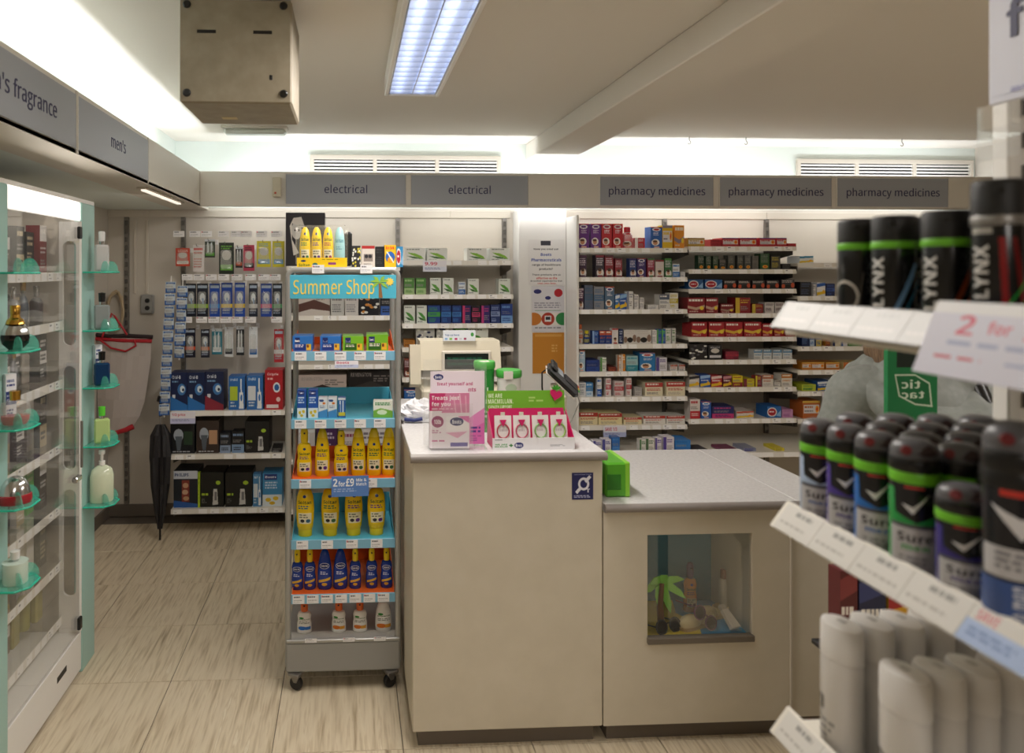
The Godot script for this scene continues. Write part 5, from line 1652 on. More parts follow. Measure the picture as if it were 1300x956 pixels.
func till_things(ht: float) -> void:
	var d := DC + 0.03
	# leaflet stand: acrylic holder, leaflets, backing poster
	var w := ux(619, d) - ux(549, d)
	var h := vy(580, 477, d) - ht
	var L := thing("leaflet_holder", "clear acrylic leaflet holder on the till counter", "holder", Vector3(ux(583, d), ht, -d - 0.02))
	part(L, "base", boxm(Vector3(w + 0.005, 0.004, 0.07), 0.001, Vector3(0, 0.003, -0.005)), M.acrylic)
	part(L, "back_sheet", boxm(Vector3(w + 0.03, h + 0.04, 0.003), 0.0005, Vector3(-0.006, h / 2 + 0.025, -0.03)), M.acrylic)
	part(L, "pocket_front", boxm(Vector3(w * 0.74, h * 0.6, 0.002), 0.0005, Vector3(-w * 0.12, h * 0.3 + 0.006, 0.02)), M.acrylic)
	var r := field(190, 260)
	var ops := [["p", [0, 1, 1, 0.5, 1, 1], "e890c8"], ["p", [0.2, 1, 1, 0.7, 1, 1], "e070b8"], ["t", 0.12, 0.15, 0.78, 0.21, "Treat yourself and", "b83a70", true], ["t", 0.7, 0.23, 0.84, 0.28, "nts", "b83a70", true], ["b", 0.74, 0.76, 0.97, 0.86, 2, "5a3a8c"], ["b", 0.74, 0.88, 0.95, 0.97, 3, "b05a9c"]]
	paint(r, "f0e4ee", ops + logo_ops(0.15, 0.08, 0.09, 0.04))
	var ps := solo("counter_poster", "pink and white treat yourself poster in the leaflet holder", "poster", carton(w, h, 0.0015, r), M.card, Vector3(ux(583.5, d), ht + 0.008, -d - 0.044))
	var r2 := field(150, 230)
	ops = [["r", 0, 0, 1, 0.32, "d03a78"], ["p", [0.4, 0, 1, 0, 1, 0.36, 0.3, 0.36], "e088b0"], ["l", 0.6, 0.05, 0.66, 0.36, 0.03, "f0b8d0"], ["l", 0.75, 0.02, 0.8, 0.36, 0.03, "f4c8dc"], ["l", 0.9, 0.05, 0.92, 0.36, 0.03, "f0b8d0"], ["t", 0.05, 0.05, 0.74, 0.15, "Treats just", "ffffff", true], ["t", 0.05, 0.16, 0.52, 0.26, "for you", "ffffff", true], ["b", 0.05, 0.28, 0.75, 0.32, 1, "f4c8dc"], ["e", 0.2, 0.52, 0.15, 0.105, "9c2468"], ["t", 0.11, 0.48, 0.29, 0.56, "100s", "ffffff", true], ["r", 0.42, 0.42, 0.99, 0.68, "faf6f8"], ["p", [0.7, 0.42, 0.99, 0.42, 0.99, 0.55], "e878b8"], ["b", 0.06, 0.67, 0.35, 0.74, 2, "c890b0"], ["p", [0.4, 0.72, 0.95, 0.7, 0.7, 0.82], "e8a8c8"], ["b", 0.06, 0.85, 0.42, 0.9, 1, "c0508c"], ["r", 0.52, 0.9, 0.95, 0.97, "5a4a9c"]]
	paint(r2, "f3eaf0", ops + logo_ops(0.68, 0.52, 0.17, 0.075))
	for k in 6:
		var lf := solo("leaflet", "pink treats just for you leaflet, %s in the acrylic pocket" % ("frontmost" if k == 0 else NTH[k] + " from the front"), "leaflet", carton(w * 0.72, h * 0.74 - k * 0.001, 0.002, r2), M.card, Vector3(ux(571, d) , ht + 0.006, -d - 0.004 - k * 0.004), 0, "leaflets in the holder")
	# charity display box
	var x0 := ux(625, d)
	var x1 := ux(729, d)
	var bw := x1 - x0
	var B := thing("charity_display", "pink and green cardboard display of charity bracelets on till counter", "display box", Vector3((x0 + x1) / 2, ht, -d + 0.005))
	var rb := field(260, 50)
	paint(rb, "e9e7ea", [["b", 0.03, 0.12, 0.2, 0.22, 1, "8a8a90"], ["t", 0.03, 0.48, 0.18, 0.6, "WE ARE", "3a8a3c", true], ["t", 0.03, 0.64, 0.18, 0.78, "MACMILLAN", "3a8a3c", true], ["r", 0.2, 0.58, 0.25, 0.66, "2f7a34"], ["r", 0.215, 0.5, 0.235, 0.74, "2f7a34"], ["b", 0.7, 0.6, 0.97, 0.75, 2, "9a9aa0"]] + logo_ops(0.32, 0.62, 0.055, 0.25))
	var fp := part(B, "front_lip", carton(bw, 0.037, 0.003, rb), M.card, "white front lip with green words")
	part(B, "tray", boxm(Vector3(bw - 0.004, 0.004, 0.1), 0.001, Vector3(0, 0.003, -0.055)), M.magenta)
	part(B, "back_card", prismm([Vector2(-bw / 2, 0.004), Vector2(bw / 2, 0.004), Vector2(bw / 2 - 0.012, 0.118), Vector2(-bw / 2 + 0.004, 0.118)], -0.0015, 0.0015, Transform3D(Basis(Vector3.RIGHT, -0.2), Vector3(0, 0, -0.062))), M.magenta)
	for s in [-1, 1]:
		part(B, "side_flap", prismm([Vector2(0, 0.036), Vector2(0.09, 0.11), Vector2(0.095, 0.004), Vector2(0, 0.004)], -0.001, 0.001, Transform3D(Basis(Vector3.UP, PI / 2), Vector3(s * (bw / 2 - 0.002), 0, -0.002))), M.magenta)
	var rh := field(260, 62)
	paint(rh, "6fae2c", [["t", 0.02, 0.14, 0.2, 0.34, "WE ARE", "e6f0d8", true], ["t", 0.02, 0.4, 0.34, 0.62, "MACMILLAN.", "e6f0d8", true], ["t", 0.02, 0.7, 0.32, 0.84, "CANCER SUPPORT", "e6f0d8", true], ["b", 0.54, 0.3, 0.76, 0.6, 2, "a8d070"]])
	var hd := part(B, "header_card", carton(bw * 0.985, 0.068, 0.002, rh), M.card, "green header card with white words")
	hd.position = Vector3(-0.003, 0.104, -0.088)
	hd.rotation.x = -0.12
	var heart := []
	for k in 24:
		var a := TAU * k / 24
		heart.append(Vector2(0.0013 * 16 * pow(sin(a), 3), 0.0013 * (13 * cos(a) - 5 * cos(2 * a) - 2 * cos(3 * a) - cos(4 * a))))
	var sb := part(B, "strawberry_heart", prismm(heart, 0, 0.003, Transform3D(Basis(Vector3.RIGHT, -0.12) * Basis(Vector3.BACK, -0.25), Vector3(bw / 2 - 0.035, 0.158, -0.09))), M.magenta, "pink strawberry-shaped heart")
	var lf := new_st()
	for a in [0.6, 1.3, 2.0, 2.6]:
		var c := Vector2(cos(a), sin(a))
		prism(lf, PackedVector2Array([Vector2.ZERO, c * 0.01 + c.orthogonal() * 0.004, c * 0.02, c * 0.01 - c.orthogonal() * 0.004]), 0.003, 0.005)
	var lp := part(B, "strawberry_leaf", lf, M.green)
	lp.position = Vector3(bw / 2 - 0.035, 0.174, -0.091)
	for k in 4:
		var t := thing("charity_bracelet_card", "white card with a %s beaded bracelet, %s from the leaflets" % [["red", "pink", "pale green", "lime green"][k], NTH[k]], "bracelet card", Vector3((x0 + x1) / 2 - bw * 0.355 + k * bw * 0.232, ht + 0.01, -d - 0.012), -0.06 + 0.05 * k, "bracelet cards in the charity display")
		var rc := field(60, 90)
		paint(rc, "e6e2e0", [["b", 0.3, 0.45, 0.75, 0.6, 1, "c8bcc0"], ["t", 0.06, 0.88, 0.5, 0.96, "WE ARE", "4a9a4c", true]] + logo_ops(0.64, 0.92, 0.13, 0.045))
		var cardp := part(t, "card", carton(0.054, 0.094, 0.0015, rc), M.card)
		cardp.rotation.x = -0.16
		var ring := []
		for a in 19:
			ring.append(Basis(Vector3.RIGHT, -0.16) * Vector3(0.019 * cos(TAU * a / 18), 0.045 + 0.022 * sin(TAU * a / 18), 0.003))
		part(t, "bracelet", tubem(ring, 0.0022, 6), mat(["b02a44", "b84a68", "7aa85c", "8ab84a"][k], 0.4))
		part(t, "charm", prismm([Vector2(-0.011, 0.01), Vector2(0.011, 0.01), Vector2(0, -0.012)], 0, 0.004, Transform3D(Basis(Vector3.RIGHT, -0.16), Vector3(0, 0.07, -0.009))), M.magenta)
		part(t, "hang_tab", boxm(Vector3(0.014, 0.012, 0.0015), 0.0004, Vector3(0, 0.097, -0.016)), mat("d8d8c8", 0.5))
	# white plastic carrier bag
	var bg := new_st()
	var f := FastNoiseLite.new()
	f.seed = 4
	f.frequency = 14.0
	var nu := 22
	var nv := 12
	var P := func(i: int, j: int) -> Vector3:
		var a := TAU * i / nu
		var t := float(j) / nv
		var rr := 1.0 - pow(t, 2.2)
		var q := Vector3(cos(a) * 0.085 * rr, 0, sin(a) * 0.06 * rr)
		q.y = 0.075 * (1 - pow(1 - t, 1.8))
		var k := f.get_noise_3d(q.x * 2.5, q.y * 2.5 + 3, q.z * 2.5)
		return q * (1 + 0.35 * k) if j < nv else Vector3(0, 0.078, 0)
	for i in nu:
		for j in nv:
			var q := [P.call(i, j), P.call((i + 1) % nu, j), P.call((i + 1) % nu, j + 1), P.call(i, j + 1)]
			face(bg, [q[0], q[1], q[2]], q[0] - Vector3(0, 0.01, 0))
			if j < nv - 1:
				face(bg, [q[0], q[2], q[3]], q[0] - Vector3(0, 0.01, 0))
	var bo := thing("carrier_bag", "crumpled white plastic carrier bag with blue print by the trolley", "bag", Vector3(ux(534, 2.7), ht, -2.7))
	part(bo, "bag", bg, mat("e8e8ec", 0.4))
	part(bo, "blue_print", tubem([Vector3(-0.065, 0.012, 0.052), Vector3(-0.03, 0.01, 0.066), Vector3(0.0, 0.016, 0.066)], 0.007, 8), mat("26346e", 0.5), "folded blue printed corner")
	# cash register
	var dr := 2.78
	var C := thing("cash_register", "beige cash register with a green glowing customer display", "cash register", Vector3(ux(588, dr), ht - 0.002, -dr))
	var rw := ux(640, dr) - ux(536, dr)
	part(C, "body", boxm(Vector3(rw, 0.1, 0.3), 0.008, Vector3(0, 0.05, -0.15)), M.beige_plastic)
	part(C, "pedestal", boxm(Vector3(0.12, 0.1, 0.12), 0.01, Vector3(0, 0.145, -0.14)), M.beige_plastic)
	part(C, "head", prismm([Vector2(0, 0.17), Vector2(0.13, 0.17), Vector2(0.16, 0.285), Vector2(0.03, 0.285)], -rw / 2, rw / 2, Transform3D(Basis(Vector3.UP, PI / 2), Vector3(0, 0, -0.05))), M.beige_plastic)
	part(C, "side_hood", prismm([Vector2(0, 0.12), Vector2(0.05, 0.1), Vector2(0.07, 0.27), Vector2(0.02, 0.275)], -0.045, -0.002, Transform3D(Basis(Vector3.UP, PI / 2), Vector3(-rw / 2, 0, -0.02))), M.beige_plastic)
	part(C, "display_frame", boxm(Vector3(0.2, 0.088, 0.012), 0.004, Vector3(0.02, 0.205, -0.045)), M.trim)
	var scr := mat("0a1614", 0.2)
	part(C, "display_window", boxm(Vector3(0.176, 0.062, 0.004), 0.001, Vector3(0.02, 0.207, -0.0385)), scr)
	var rd := field(150, 40)
	paint(rd, "06100e", [["b", 0.04, 0.2, 0.95, 0.5, 1, "14503c"], ["b", 0.04, 0.6, 0.8, 0.9, 1, "124834"]])
	var dm := part(C, "display_text", carton(0.168, 0.052, 0.0006, rd), M.card)
	dm.position = Vector3(0.02, 0.181, -0.0358)
	var rt := field(170, 56)
	paint(rt, "e0e4ea", [["t", 0.06, 0.34, 0.5, 0.58, "Top-up here", "4a6a9c", true], ["r", 0.06, 0.7, 0.14, 0.9, "8ab0d8"], ["r", 0.2, 0.7, 0.28, 0.9, "8ac05a"], ["r", 0.36, 0.72, 0.44, 0.9, "c02a6c"], ["r", 0.5, 0.7, 0.58, 0.9, "c8c8d0"], ["r", 0.64, 0.7, 0.72, 0.9, "a04a6c"], ["e", 0.9, 0.4, 0.05, 0.18, "4a9a4c"]])
	solo("topup_sign", "small white top-up sign standing on the cash register", "sign", carton(ux(607, dr) - ux(565, dr), 0.043, 0.003, rt), M.card, Vector3(ux(586, dr), ht + 0.2845, -dr - 0.06))
	# collecting tubs
	var tubs := [["green collecting tub with white print behind the leaflets", 615.0, 26.0, 458.0, "3f9c3c", 2.5], ["white collecting tub with a green lid and paper label", 646.0, 31.0, 469.0, "dcdcd6", 2.48]]
	for k in 2:
		var q: Array = tubs[k]
		var dd: float = q[5]
		var rad: float = q[2] / FL * dd / 2
		var hh: float = vy(q[1], q[3], dd) - ht
		var t := thing("collecting_tub", q[0], "tub", Vector3(ux(q[1], dd), ht, -dd), 0, "collecting tubs")
		var rr := field(80, 120)
		if k == 0:
			paint(rr, "2f8f3c", [["l", 0.3, 0.3, 0.36, 0.55, 0.04, "e0f0e0"], ["l", 0.42, 0.28, 0.4, 0.55, 0.04, "e0f0e0"], ["l", 0.55, 0.3, 0.5, 0.55, 0.04, "e0f0e0"], ["b", 0.25, 0.65, 0.7, 0.8, 2, "b8dcb8"]])
		else:
			paint(rr, "e0dfda", [["e", 0.5, 0.2, 0.16, 0.08, "b8c8b0"], ["t", 0.22, 0.38, 0.76, 0.46, "Please give", "2a2a2a", true], ["t", 0.22, 0.5, 0.76, 0.58, "spare coins", "2a2a2a", true], ["b", 0.25, 0.68, 0.75, 0.85, 2, "8a8a86"]])
		part(t, "tub", lathem(pr([0, 0, rad * 0.86, 0, rad * 0.9, 0.004, rad * 0.97, hh - 0.022]), 24, Vector3.ZERO, 1, 1, uvrect(rr)), M.gloss)
		part(t, "lid", lathem(pr([rad * 1.02, hh - 0.026, rad * 1.06, hh - 0.02, rad * 1.06, hh - 0.004, rad * 0.98, hh, rad * 0.7, hh - 0.003, 0, hh - 0.003]), 24), mat("3f9c3a", 0.35) if k == 1 else mat("4aa844", 0.35))
		part(t, "seal", boxm(Vector3(rad * 0.9, 0.001, rad * 0.8), 0, Vector3(0, hh - 0.002, 0)) if k == 0 else boxm(Vector3(0.032, 0.028, 0.001), 0, Vector3(-0.012, hh - 0.014, rad * 1.07)), mat("e0d8d0", 0.6))
	# card reader on its post
	var dp := 2.46
	var px := ux(706, dp)
	var K := thing("card_reader", "black chip-and-pin card reader tilted on a white post", "card reader", Vector3(px, ht, -dp))
	part(K, "post", lathem(pr([0.05, 0, 0.05, 0.006, 0.024, 0.01, 0.022, 0.1, 0.0205, 0.102, 0.0205, 0.106, 0.022, 0.108, 0.02, 0.17]), 20), M.trim)
	var tb := Basis(Vector3.BACK, -0.75) * Basis(Vector3.RIGHT, 0.35)
	part(K, "handset", boxm(Vector3(0.14, 0.028, 0.07), 0.01, Vector3.ZERO), M.black)
	var hs := K.get_node("handset") as Node3D
	hs.position = Vector3(0.02, 0.185, 0.01)
	hs.basis = tb
	part(hs, "screen", boxm(Vector3(0.045, 0.003, 0.05), 0.001, Vector3(-0.035, 0.0155, 0)), mat("aab2bc", 0.15))
	part(hs, "keypad", boxm(Vector3(0.06, 0.003, 0.052), 0.001, Vector3(0.028, 0.0155, 0)), mat("24242a", 0.5))
	for k in 3:
		part(hs, "key", boxm(Vector3(0.006, 0.003, 0.012), 0.0008, Vector3(0.062, 0.0155, -0.018 + 0.018 * k)), mat(["c03028", "e0b028", "3a9a3c"][k], 0.4))
	part(hs, "paper_roll_lid", boxm(Vector3(0.03, 0.012, 0.066), 0.005, Vector3(-0.058, 0.018, 0)), M.dark)
	part(hs, "trim_line", boxm(Vector3(0.135, 0.003, 0.072), 0.001, Vector3(0, -0.013, 0)), M.trim)
	part(K, "cable", tubem([Vector3(-0.03, 0.225, 0.0), Vector3(-0.05, 0.21, 0.0), Vector3(-0.05, 0.16, 0.0), Vector3(-0.042, 0.08, 0.0), Vector3(-0.035, 0.005, 0.01)], 0.003, 8), M.black)
	part(K, "cable", tubem([Vector3(0.075, 0.13, 0.0), Vector3(0.085, 0.105, 0.0), Vector3(0.075, 0.085, 0), Vector3(0.06, 0.04, -0.01), Vector3(0.04, 0.006, -0.02)], 0.002, 8), M.grey)
	solo("terminal_box", "low beige terminal box behind the charity display", "box", boxm(Vector3(0.17, 0.115, 0.1), 0.006, Vector3(0, 0.0575, -0.05)), M.beige_plastic, Vector3(ux(690, 2.54), ht, -2.53))

func slotted_half(side: float, w: float, y0: float, y1: float, slots: Array) -> Array:
	# half of an upright panel; its inner edge runs round the long holes
	var p := [Vector2(side * w / 2, y0), Vector2(0, y0)]
	var r := w * 0.32
	for s in slots:
		for k in 9:
			var a := PI / 2 * k / 8.0
			p.append(Vector2(side * r * sin(a), s[0] + r - r * cos(a)))
		for k in 9:
			var a := PI / 2 * k / 8.0
			p.append(Vector2(side * r * cos(a), s[1] - r + r * sin(a)))
	p.append(Vector2(0, y1))
	p.append(Vector2(side * w / 2, y1))
	var out := []
	for q in p:
		if out.is_empty() or out[-1].distance_to(q) > 1e-5:
			out.append(q)
	return out

func cabinet() -> void:
	var XF := -1.0
	var XB := -1.465
	var da := 2.128
	var db := 2.70
	var C := thing("fragrance_cabinet", "glass-fronted white fragrance cabinet with teal panels and lit header", "cabinet", Vector3.ZERO)
	for q in [[2.0, da, "near"], [db, 2.83, "far"]]:
		part(C, "teal_panel", span(XF - 0.03, XF, 0.0, 1.752, q[0] + 0.001, q[1], 0.003), M.teal, "frosted teal upright panel")
		part(C, "side_wall", span(XB, XF - 0.032, 0.0, 1.752, q[0] + 0.03, q[1] - 0.03), M.trim)
	part(C, "plinth_drawer", span(XF - 0.012, XF - 0.002, 0.015, 0.155, da + 0.002, db - 0.002, 0.002), M.white)
	part(C, "drawer_slot", span(XF - 0.003, XF - 0.001, 0.085, 0.105, 2.48, 2.56, 0.0005), M.dark, "dark finger slot")
	part(C, "floor_board", span(XB, XF - 0.014, 0.14, 0.155, da, db), M.white)
	part(C, "back_board", span(XB, XB + 0.01, 0.155, 1.75, da, db), mat("8d857a", 0.6))
	part(C, "roof_board", span(XB, XF - 0.002, 1.752, 1.766, 2.0, 2.83), M.white)
	var header := glow("fff8f0", 1.1)
	part(C, "header_light", span(XF - 0.03, XF - 0.004, 1.684, 1.75, da + 0.001, db - 0.001, 0.003), header, "glowing white header diffuser")
	area(Vector3((XF + XB) / 2 + 0.1, 1.735, -(da + db) / 2), Vector3.DOWN + Vector3(-0.15, 0, 0), Vector2(0.22, 0.5), 0.04, "fff4e6")
	area(Vector3(XF + 0.004, 1.717, -(da + db) / 2), Vector3.RIGHT, Vector2(0.06, 0.55), 0.07, "fff4e6", Vector3.UP)
	# slotted end stile seen through the glass, in two halves that meet on the holes
	var slots := [[vy(88, 755, db), vy(88, 620, db)], [vy(88, 595, db), vy(88, 464, db)], [vy(88, 438, db), vy(88, 306, db)]]
	for s in [-1.0, 1.0]:
		part(C, "slotted_stile", prismm(slotted_half(s, 0.076, 0.156, 1.68, slots), 0, 0.012, Transform3D(Basis(), Vector3(XF - 0.04, 0, -db + 0.004))), M.white)
	part(C, "glass_door", span(XF - 0.008, XF - 0.003, 0.157, 1.682, da + 0.002, db - 0.02), M.pane)
	for y in [vy(101, 296, db), vy(101, 786, db)]:
		part(C, "hinge", boxm(Vector3(0.012, 0.045, 0.025), 0.003, Vector3(XF + 0.003, y, -db + 0.03)), M.black)
	part(C, "handle", tubem([Vector3(XF + 0.012, vy(104, 532, db), -db + 0.035), Vector3(XF + 0.012, vy(104, 590, db), -db + 0.035)], 0.005, 8), M.steel)
	part(C, "lock", boxm(Vector3(0.02, 0.02, 0.05), 0.004, Vector3(XF + 0.005, vy(95, 602, db), -db + 0.06)), M.chrome)
	part(C, "stile_edge", span(XF - 0.006, XF, 0.157, 1.682, db - 0.018, db - 0.001, 0.002), M.white)
	var ys := [1.49, 1.31, 1.094, 0.857, 0.633, 0.425, 0.22]
	for k in 7:
		var sh := part(C, "glass_shelf", span(XB + 0.012, -1.07, ys[k] - 0.008, ys[k], da + 0.002, db - 0.014), M.pane)
		var r := strip_print(0.55)
		var s := part(sh, "ticket_strip", carton(db - da - 0.03, 0.032, 0.002, r), M.card)
		s.position = Vector3(-1.066, ys[k] - 0.03, -(da + db) / 2)
		s.rotation.y = PI / 2
	# stock: boxes and flacons facing the aisle, far end first
	var rows := [
		"b 7a2a2c 0.13 red|b 24211f 0.11 black|f 8a4a2c 0.1 amber|b 1c1a1c 0.12 black|b 4a3a34 0.09 brown|f c8c4bc 0.09 clear|b 262428 0.13 black",
		"f 22242a 0.1 dark|f 3a4a58 0.12 slate blue|b 3a3634 0.08 brown|f 8a8a88 0.1 silver|f 26282c 0.09 black|b 1e1e22 0.1 black|f 9a9a98 0.11 clear",
		"b 2a2a2c 0.13 black|f 9c9488 0.12 silver|b 1e1e20 0.12 black|f 6a6a70 0.11 grey|b 3c3c3e 0.1 charcoal|b d0ccc8 0.14 white|f 2a2c34 0.12 dark",
		"b 2c2624 0.15 dark brown|b 8c8678 0.16 taupe|b 302c2c 0.15 black|b 504a44 0.13 brown|b 9a9894 0.12 silver|f b8b4ac 0.14 clear|b 26262a 0.13 black",
		"b 3a2c28 0.14 dark|b 4a9a34 0.13 green|b 5aa83c 0.12 light green|b d8d4cc 0.1 white|b 222022 0.11 black|b 2a2628 0.1 black|f c8c4c0 0.1 clear",
		"b 5a5a54 0.13 grey|b d8d4c8 0.15 white|b e0dcd0 0.16 cream|b c8c2b4 0.15 beige|b a87c34 0.12 amber|b d0cabc 0.13 white|f b8b09c 0.12 pale",
		"f a8a060 0.14 green|f 9c9848 0.15 olive|f b0a458 0.15 yellow|f 948c44 0.14 olive|b 6a5240 0.11 brown|f 5a4034 0.13 brown|f 4a3a30 0.12 dark brown"]
	for k in 7:
		var n := 0
		for it in rows[k].split("|"):
			var f: PackedStringArray = it.split(" ", false)
			var h := minf(float(f[2]) * 1.32, [0.18, 0.16, 0.19, 0.21, 0.2, 0.185, 0.18][k])
			var dd := db - 0.05 - n * 0.06
			var pl: String = ["top shelf", "second shelf", "third shelf", "fourth shelf", "fifth shelf", "sixth shelf", "lowest shelf"][k]
			var nm := " ".join(f.slice(3))
			var at := Vector3(-1.12 - 0.02 * (n % 3), ys[k] + 0.0005, -dd)
			if f[0] == "b":
				var r := design(["top", "bars", "band", "foot"][(n + k) % 4], f[1], "b8a888" if (n + k) % 2 else "d8d4d0", 0.055, h)
				solo("perfume_box", "%s perfume box, %s from far end, fragrance cabinet's %s" % [nm, NTH[n], pl], "box", carton(0.056, h, 0.05, r), M.card, at, PI / 2, "perfumes in the cabinet")
			else:
				var t := thing("perfume_bottle", "%s perfume bottle, %s from far end, fragrance cabinet's %s" % [nm, NTH[n], pl], "bottle", at + Vector3(-0.025, 0, 0), PI / 2, "perfumes in the cabinet")
				flacon(t, 0.05, h, f[1], (n + k) % 3)
			n += 1
	corner_shelves()

func flacon(t: Node3D, w: float, h: float, c: String, style: int) -> void:
	var gm := mat(c, 0.08)
	gm.clearcoat_enabled = true
	gm.clearcoat = 0.6
	if style == 0:
		part(t, "body", boxm(Vector3(w, h * 0.68, w * 0.55), 0.006, Vector3(0, h * 0.34, 0)), gm)
	elif style == 1:
		part(t, "body", lathem(pr([0, 0, w * 0.42, 0, w * 0.46, h * 0.03, w * 0.46, h * 0.55, w * 0.3, h * 0.66, w * 0.16, h * 0.69]), 18), gm)
	else:
		part(t, "body", lathem(pr([0, 0, w * 0.3, 0, w * 0.46, h * 0.12, w * 0.5, h * 0.3, w * 0.42, h * 0.5, w * 0.18, h * 0.64, w * 0.16, h * 0.69]), 18, Vector3.ZERO, 1, 0.7), gm)
	part(t, "collar", lathem(pr([w * 0.17, h * 0.68, w * 0.18, h * 0.74, 0, h * 0.74]), 14), M.chrome)
	part(t, "cap", lathem(pr([w * 0.2, h * 0.735, w * 0.21, h * 0.98, w * 0.18, h, 0, h]), 14), [M.black, M.chrome, M.gold][style])

func corner_shelves() -> void:
	var ys := [1.495, 1.275, 1.06, 0.84, 0.615]
	for e in [[2.0, 2.128, "near"], [2.702, 2.83, "far"]]:
		for k in 5:
			var dm: float = (e[0] + e[1]) / 2
			var y: float = ys[k]
			var t := thing("glass_bracket_shelf", "small teal glass shelf on the %s cabinet panel, %s from the top" % [e[2], NTH[k]], "shelf", Vector3(-1.0, y, -dm), 0, "small glass shelves on the %s panel" % e[2])
			var hd := 0.062
			var poly := [Vector2(0.002, -hd), Vector2(0.075, -hd), Vector2(0.105, -0.03), Vector2(0.105, 0.03), Vector2(0.075, hd), Vector2(0.002, hd)]
			var flat := Transform3D(Basis(Vector3.RIGHT, Vector3.FORWARD, Vector3.UP), Vector3.ZERO)
			part(t, "plate", prismm(poly, -0.006, 0, flat), M.shelf_glass)
			var rim := new_st()
			for q in poly.size() - 1:
				var a: Vector2 = poly[q]
				var b: Vector2 = poly[q + 1]
				tube(rim, [Vector3(a.x, -0.003, -a.y), Vector3(b.x, -0.003, -b.y)], 0.0034, 6)
			part(t, "polished_edge", rim, M.shelf_edge, "bright green glass edge")
			for s in [-1, 1]:
				var disc := []
				for q in 13:
					disc.append(Vector2(0.026 * cos(PI * q / 12), 0.04 * sin(PI * q / 12)))
				part(t, "guard", prismm(disc, -0.0015, 0.0015, Transform3D(Basis(Vector3.UP, -0.7 * s), Vector3(0.074, 0.0, s * 0.036))), M.shelf_glass)
	var it := [
		["near", 1, "round perfume bottle with gold cap and black juice", "120f10", 0, 0.125],
		["near", 2, "clear perfume bottle holding red juice", "b8242c", 1, 0.1],
		["near", 3, "domed chrome perfume bottle with red base", "a82a34", 2, 0.075],
		["near", 4, "short clear cylinder perfume bottle", "cfe0d4", 3, 0.09],
		["far", 0, "silver square perfume bottle", "c4c4c4", 4, 0.155],
		["far", 1, "dark-necked clear perfume bottle", "8a9090", 5, 0.14],
		["far", 2, "dark blue perfume bottle with black cap", "16365c", 6, 0.13],
		["far", 3, "pale cologne bottle with lime green stopper", "b8d088", 7, 0.14],
		["far", 4, "large frosted bottle of pale yellow cologne", "d4dcc0", 8, 0.2]]
	for q in it:
		var dm := 2.064 if q[0] == "near" else 2.766
		var t := thing("tester_bottle", "%s on the %s panel's %s glass shelf" % [q[2], q[0], NTH[q[1]]], "bottle", Vector3(-0.95, ys[q[1]] + 0.0004, -dm), 0.4, "testers on the small glass shelves")
		var h: float = q[5]
		var gm := mat(q[3], 0.06)
		match q[4]:
			0:
				part(t, "juice", lathem(pr([0, 0, 0.018, 0, 0.034, 0.016, 0.038, 0.034, 0.037, 0.042]), 22, Vector3.ZERO, 1, 0.6), gm, "black juice")
				part(t, "glass_body", lathem(pr([0.037, 0.0421, 0.034, 0.056, 0.024, 0.074, 0.014, 0.084]), 22, Vector3.ZERO, 1, 0.6), M.chrome)
				part(t, "collar", lathem(pr([0.026, 0.072, 0.022, 0.084, 0.014, 0.09, 0.012, 0.1]), 18, Vector3.ZERO, 1, 0.8), M.gold)
				part(t, "cap", lathem(pr([0.013, 0.1, 0.014, 0.122, 0.012, 0.125, 0, 0.125]), 18), M.gold)
			1:
				part(t, "juice", lathem(pr([0, 0.003, 0.03, 0.003, 0.036, 0.014, 0.037, 0.028, 0, 0.028]), 22, Vector3.ZERO, 1, 0.6), gm, "red juice")
				part(t, "glass_body", lathem(pr([0, 0, 0.032, 0, 0.039, 0.014, 0.041, 0.04, 0.036, 0.064, 0.016, 0.072]), 22, Vector3.ZERO, 1, 0.62), M.clear)
				part(t, "cap", lathem(pr([0.014, 0.072, 0.015, 0.098, 0, 0.1]), 16), M.gold)
			2:
				part(t, "red_base", lathem(pr([0, 0, 0.042, 0, 0.045, 0.01, 0.043, 0.024, 0.04, 0.026]), 24, Vector3.ZERO, 1, 0.75), gm)
				part(t, "dome", lathem(pr([0.04, 0.026, 0.036, 0.05, 0.026, 0.066, 0.012, 0.074, 0, 0.075]), 24, Vector3.ZERO, 1, 0.75), M.chrome)
			8:
				part(t, "body", lathem(pr([0, 0, 0.04, 0, 0.043, 0.006, 0.043, 0.1, 0.036, 0.125, 0.014, 0.14]), 22, Vector3.ZERO, 1, 0.6), gm)
				part(t, "collar", lathem(pr([0.012, 0.14, 0.012, 0.155, 0, 0.155]), 14), M.white)
				part(t, "pump", lathem(pr([0.006, 0.155, 0.006, 0.18, 0.012, 0.182, 0.012, 0.195, 0, 0.197]), 12), M.white)
			_:
				var w: float = 0.05 if q[4] == 4 else 0.056
				part(t, "body", boxm(Vector3(w, h * 0.66, w * 0.55), 0.006, Vector3(0, h * 0.33, 0)) if q[4] != 3 else lathem(pr([0, 0, 0.032, 0, 0.034, 0.004, 0.034, h * 0.66, 0, h * 0.67]), 20), gm)
				part(t, "neck", lathem(pr([0.009, h * 0.66, 0.009, h * 0.74]), 12), M.chrome)
				part(t, "cap", lathem(pr([0.012, h * 0.74, 0.013, h * 0.98, 0, h]), 14), mat({4: "d8d8d8", 5: "1a1a1c", 6: "0e0e10", 7: "5fd03a", 3: "e0e0dc"}[q[4]], 0.25))
	var v := solo("perfume_carton", "tall narrow white perfume carton behind the red perfume", "box", carton(0.03, 0.14, 0.02, design("band", "e8e8ee", "2a3a7c", 0.03, 0.14)), M.card, Vector3(-0.978, ys[2] + 0.0004, -2.1), 0.9)
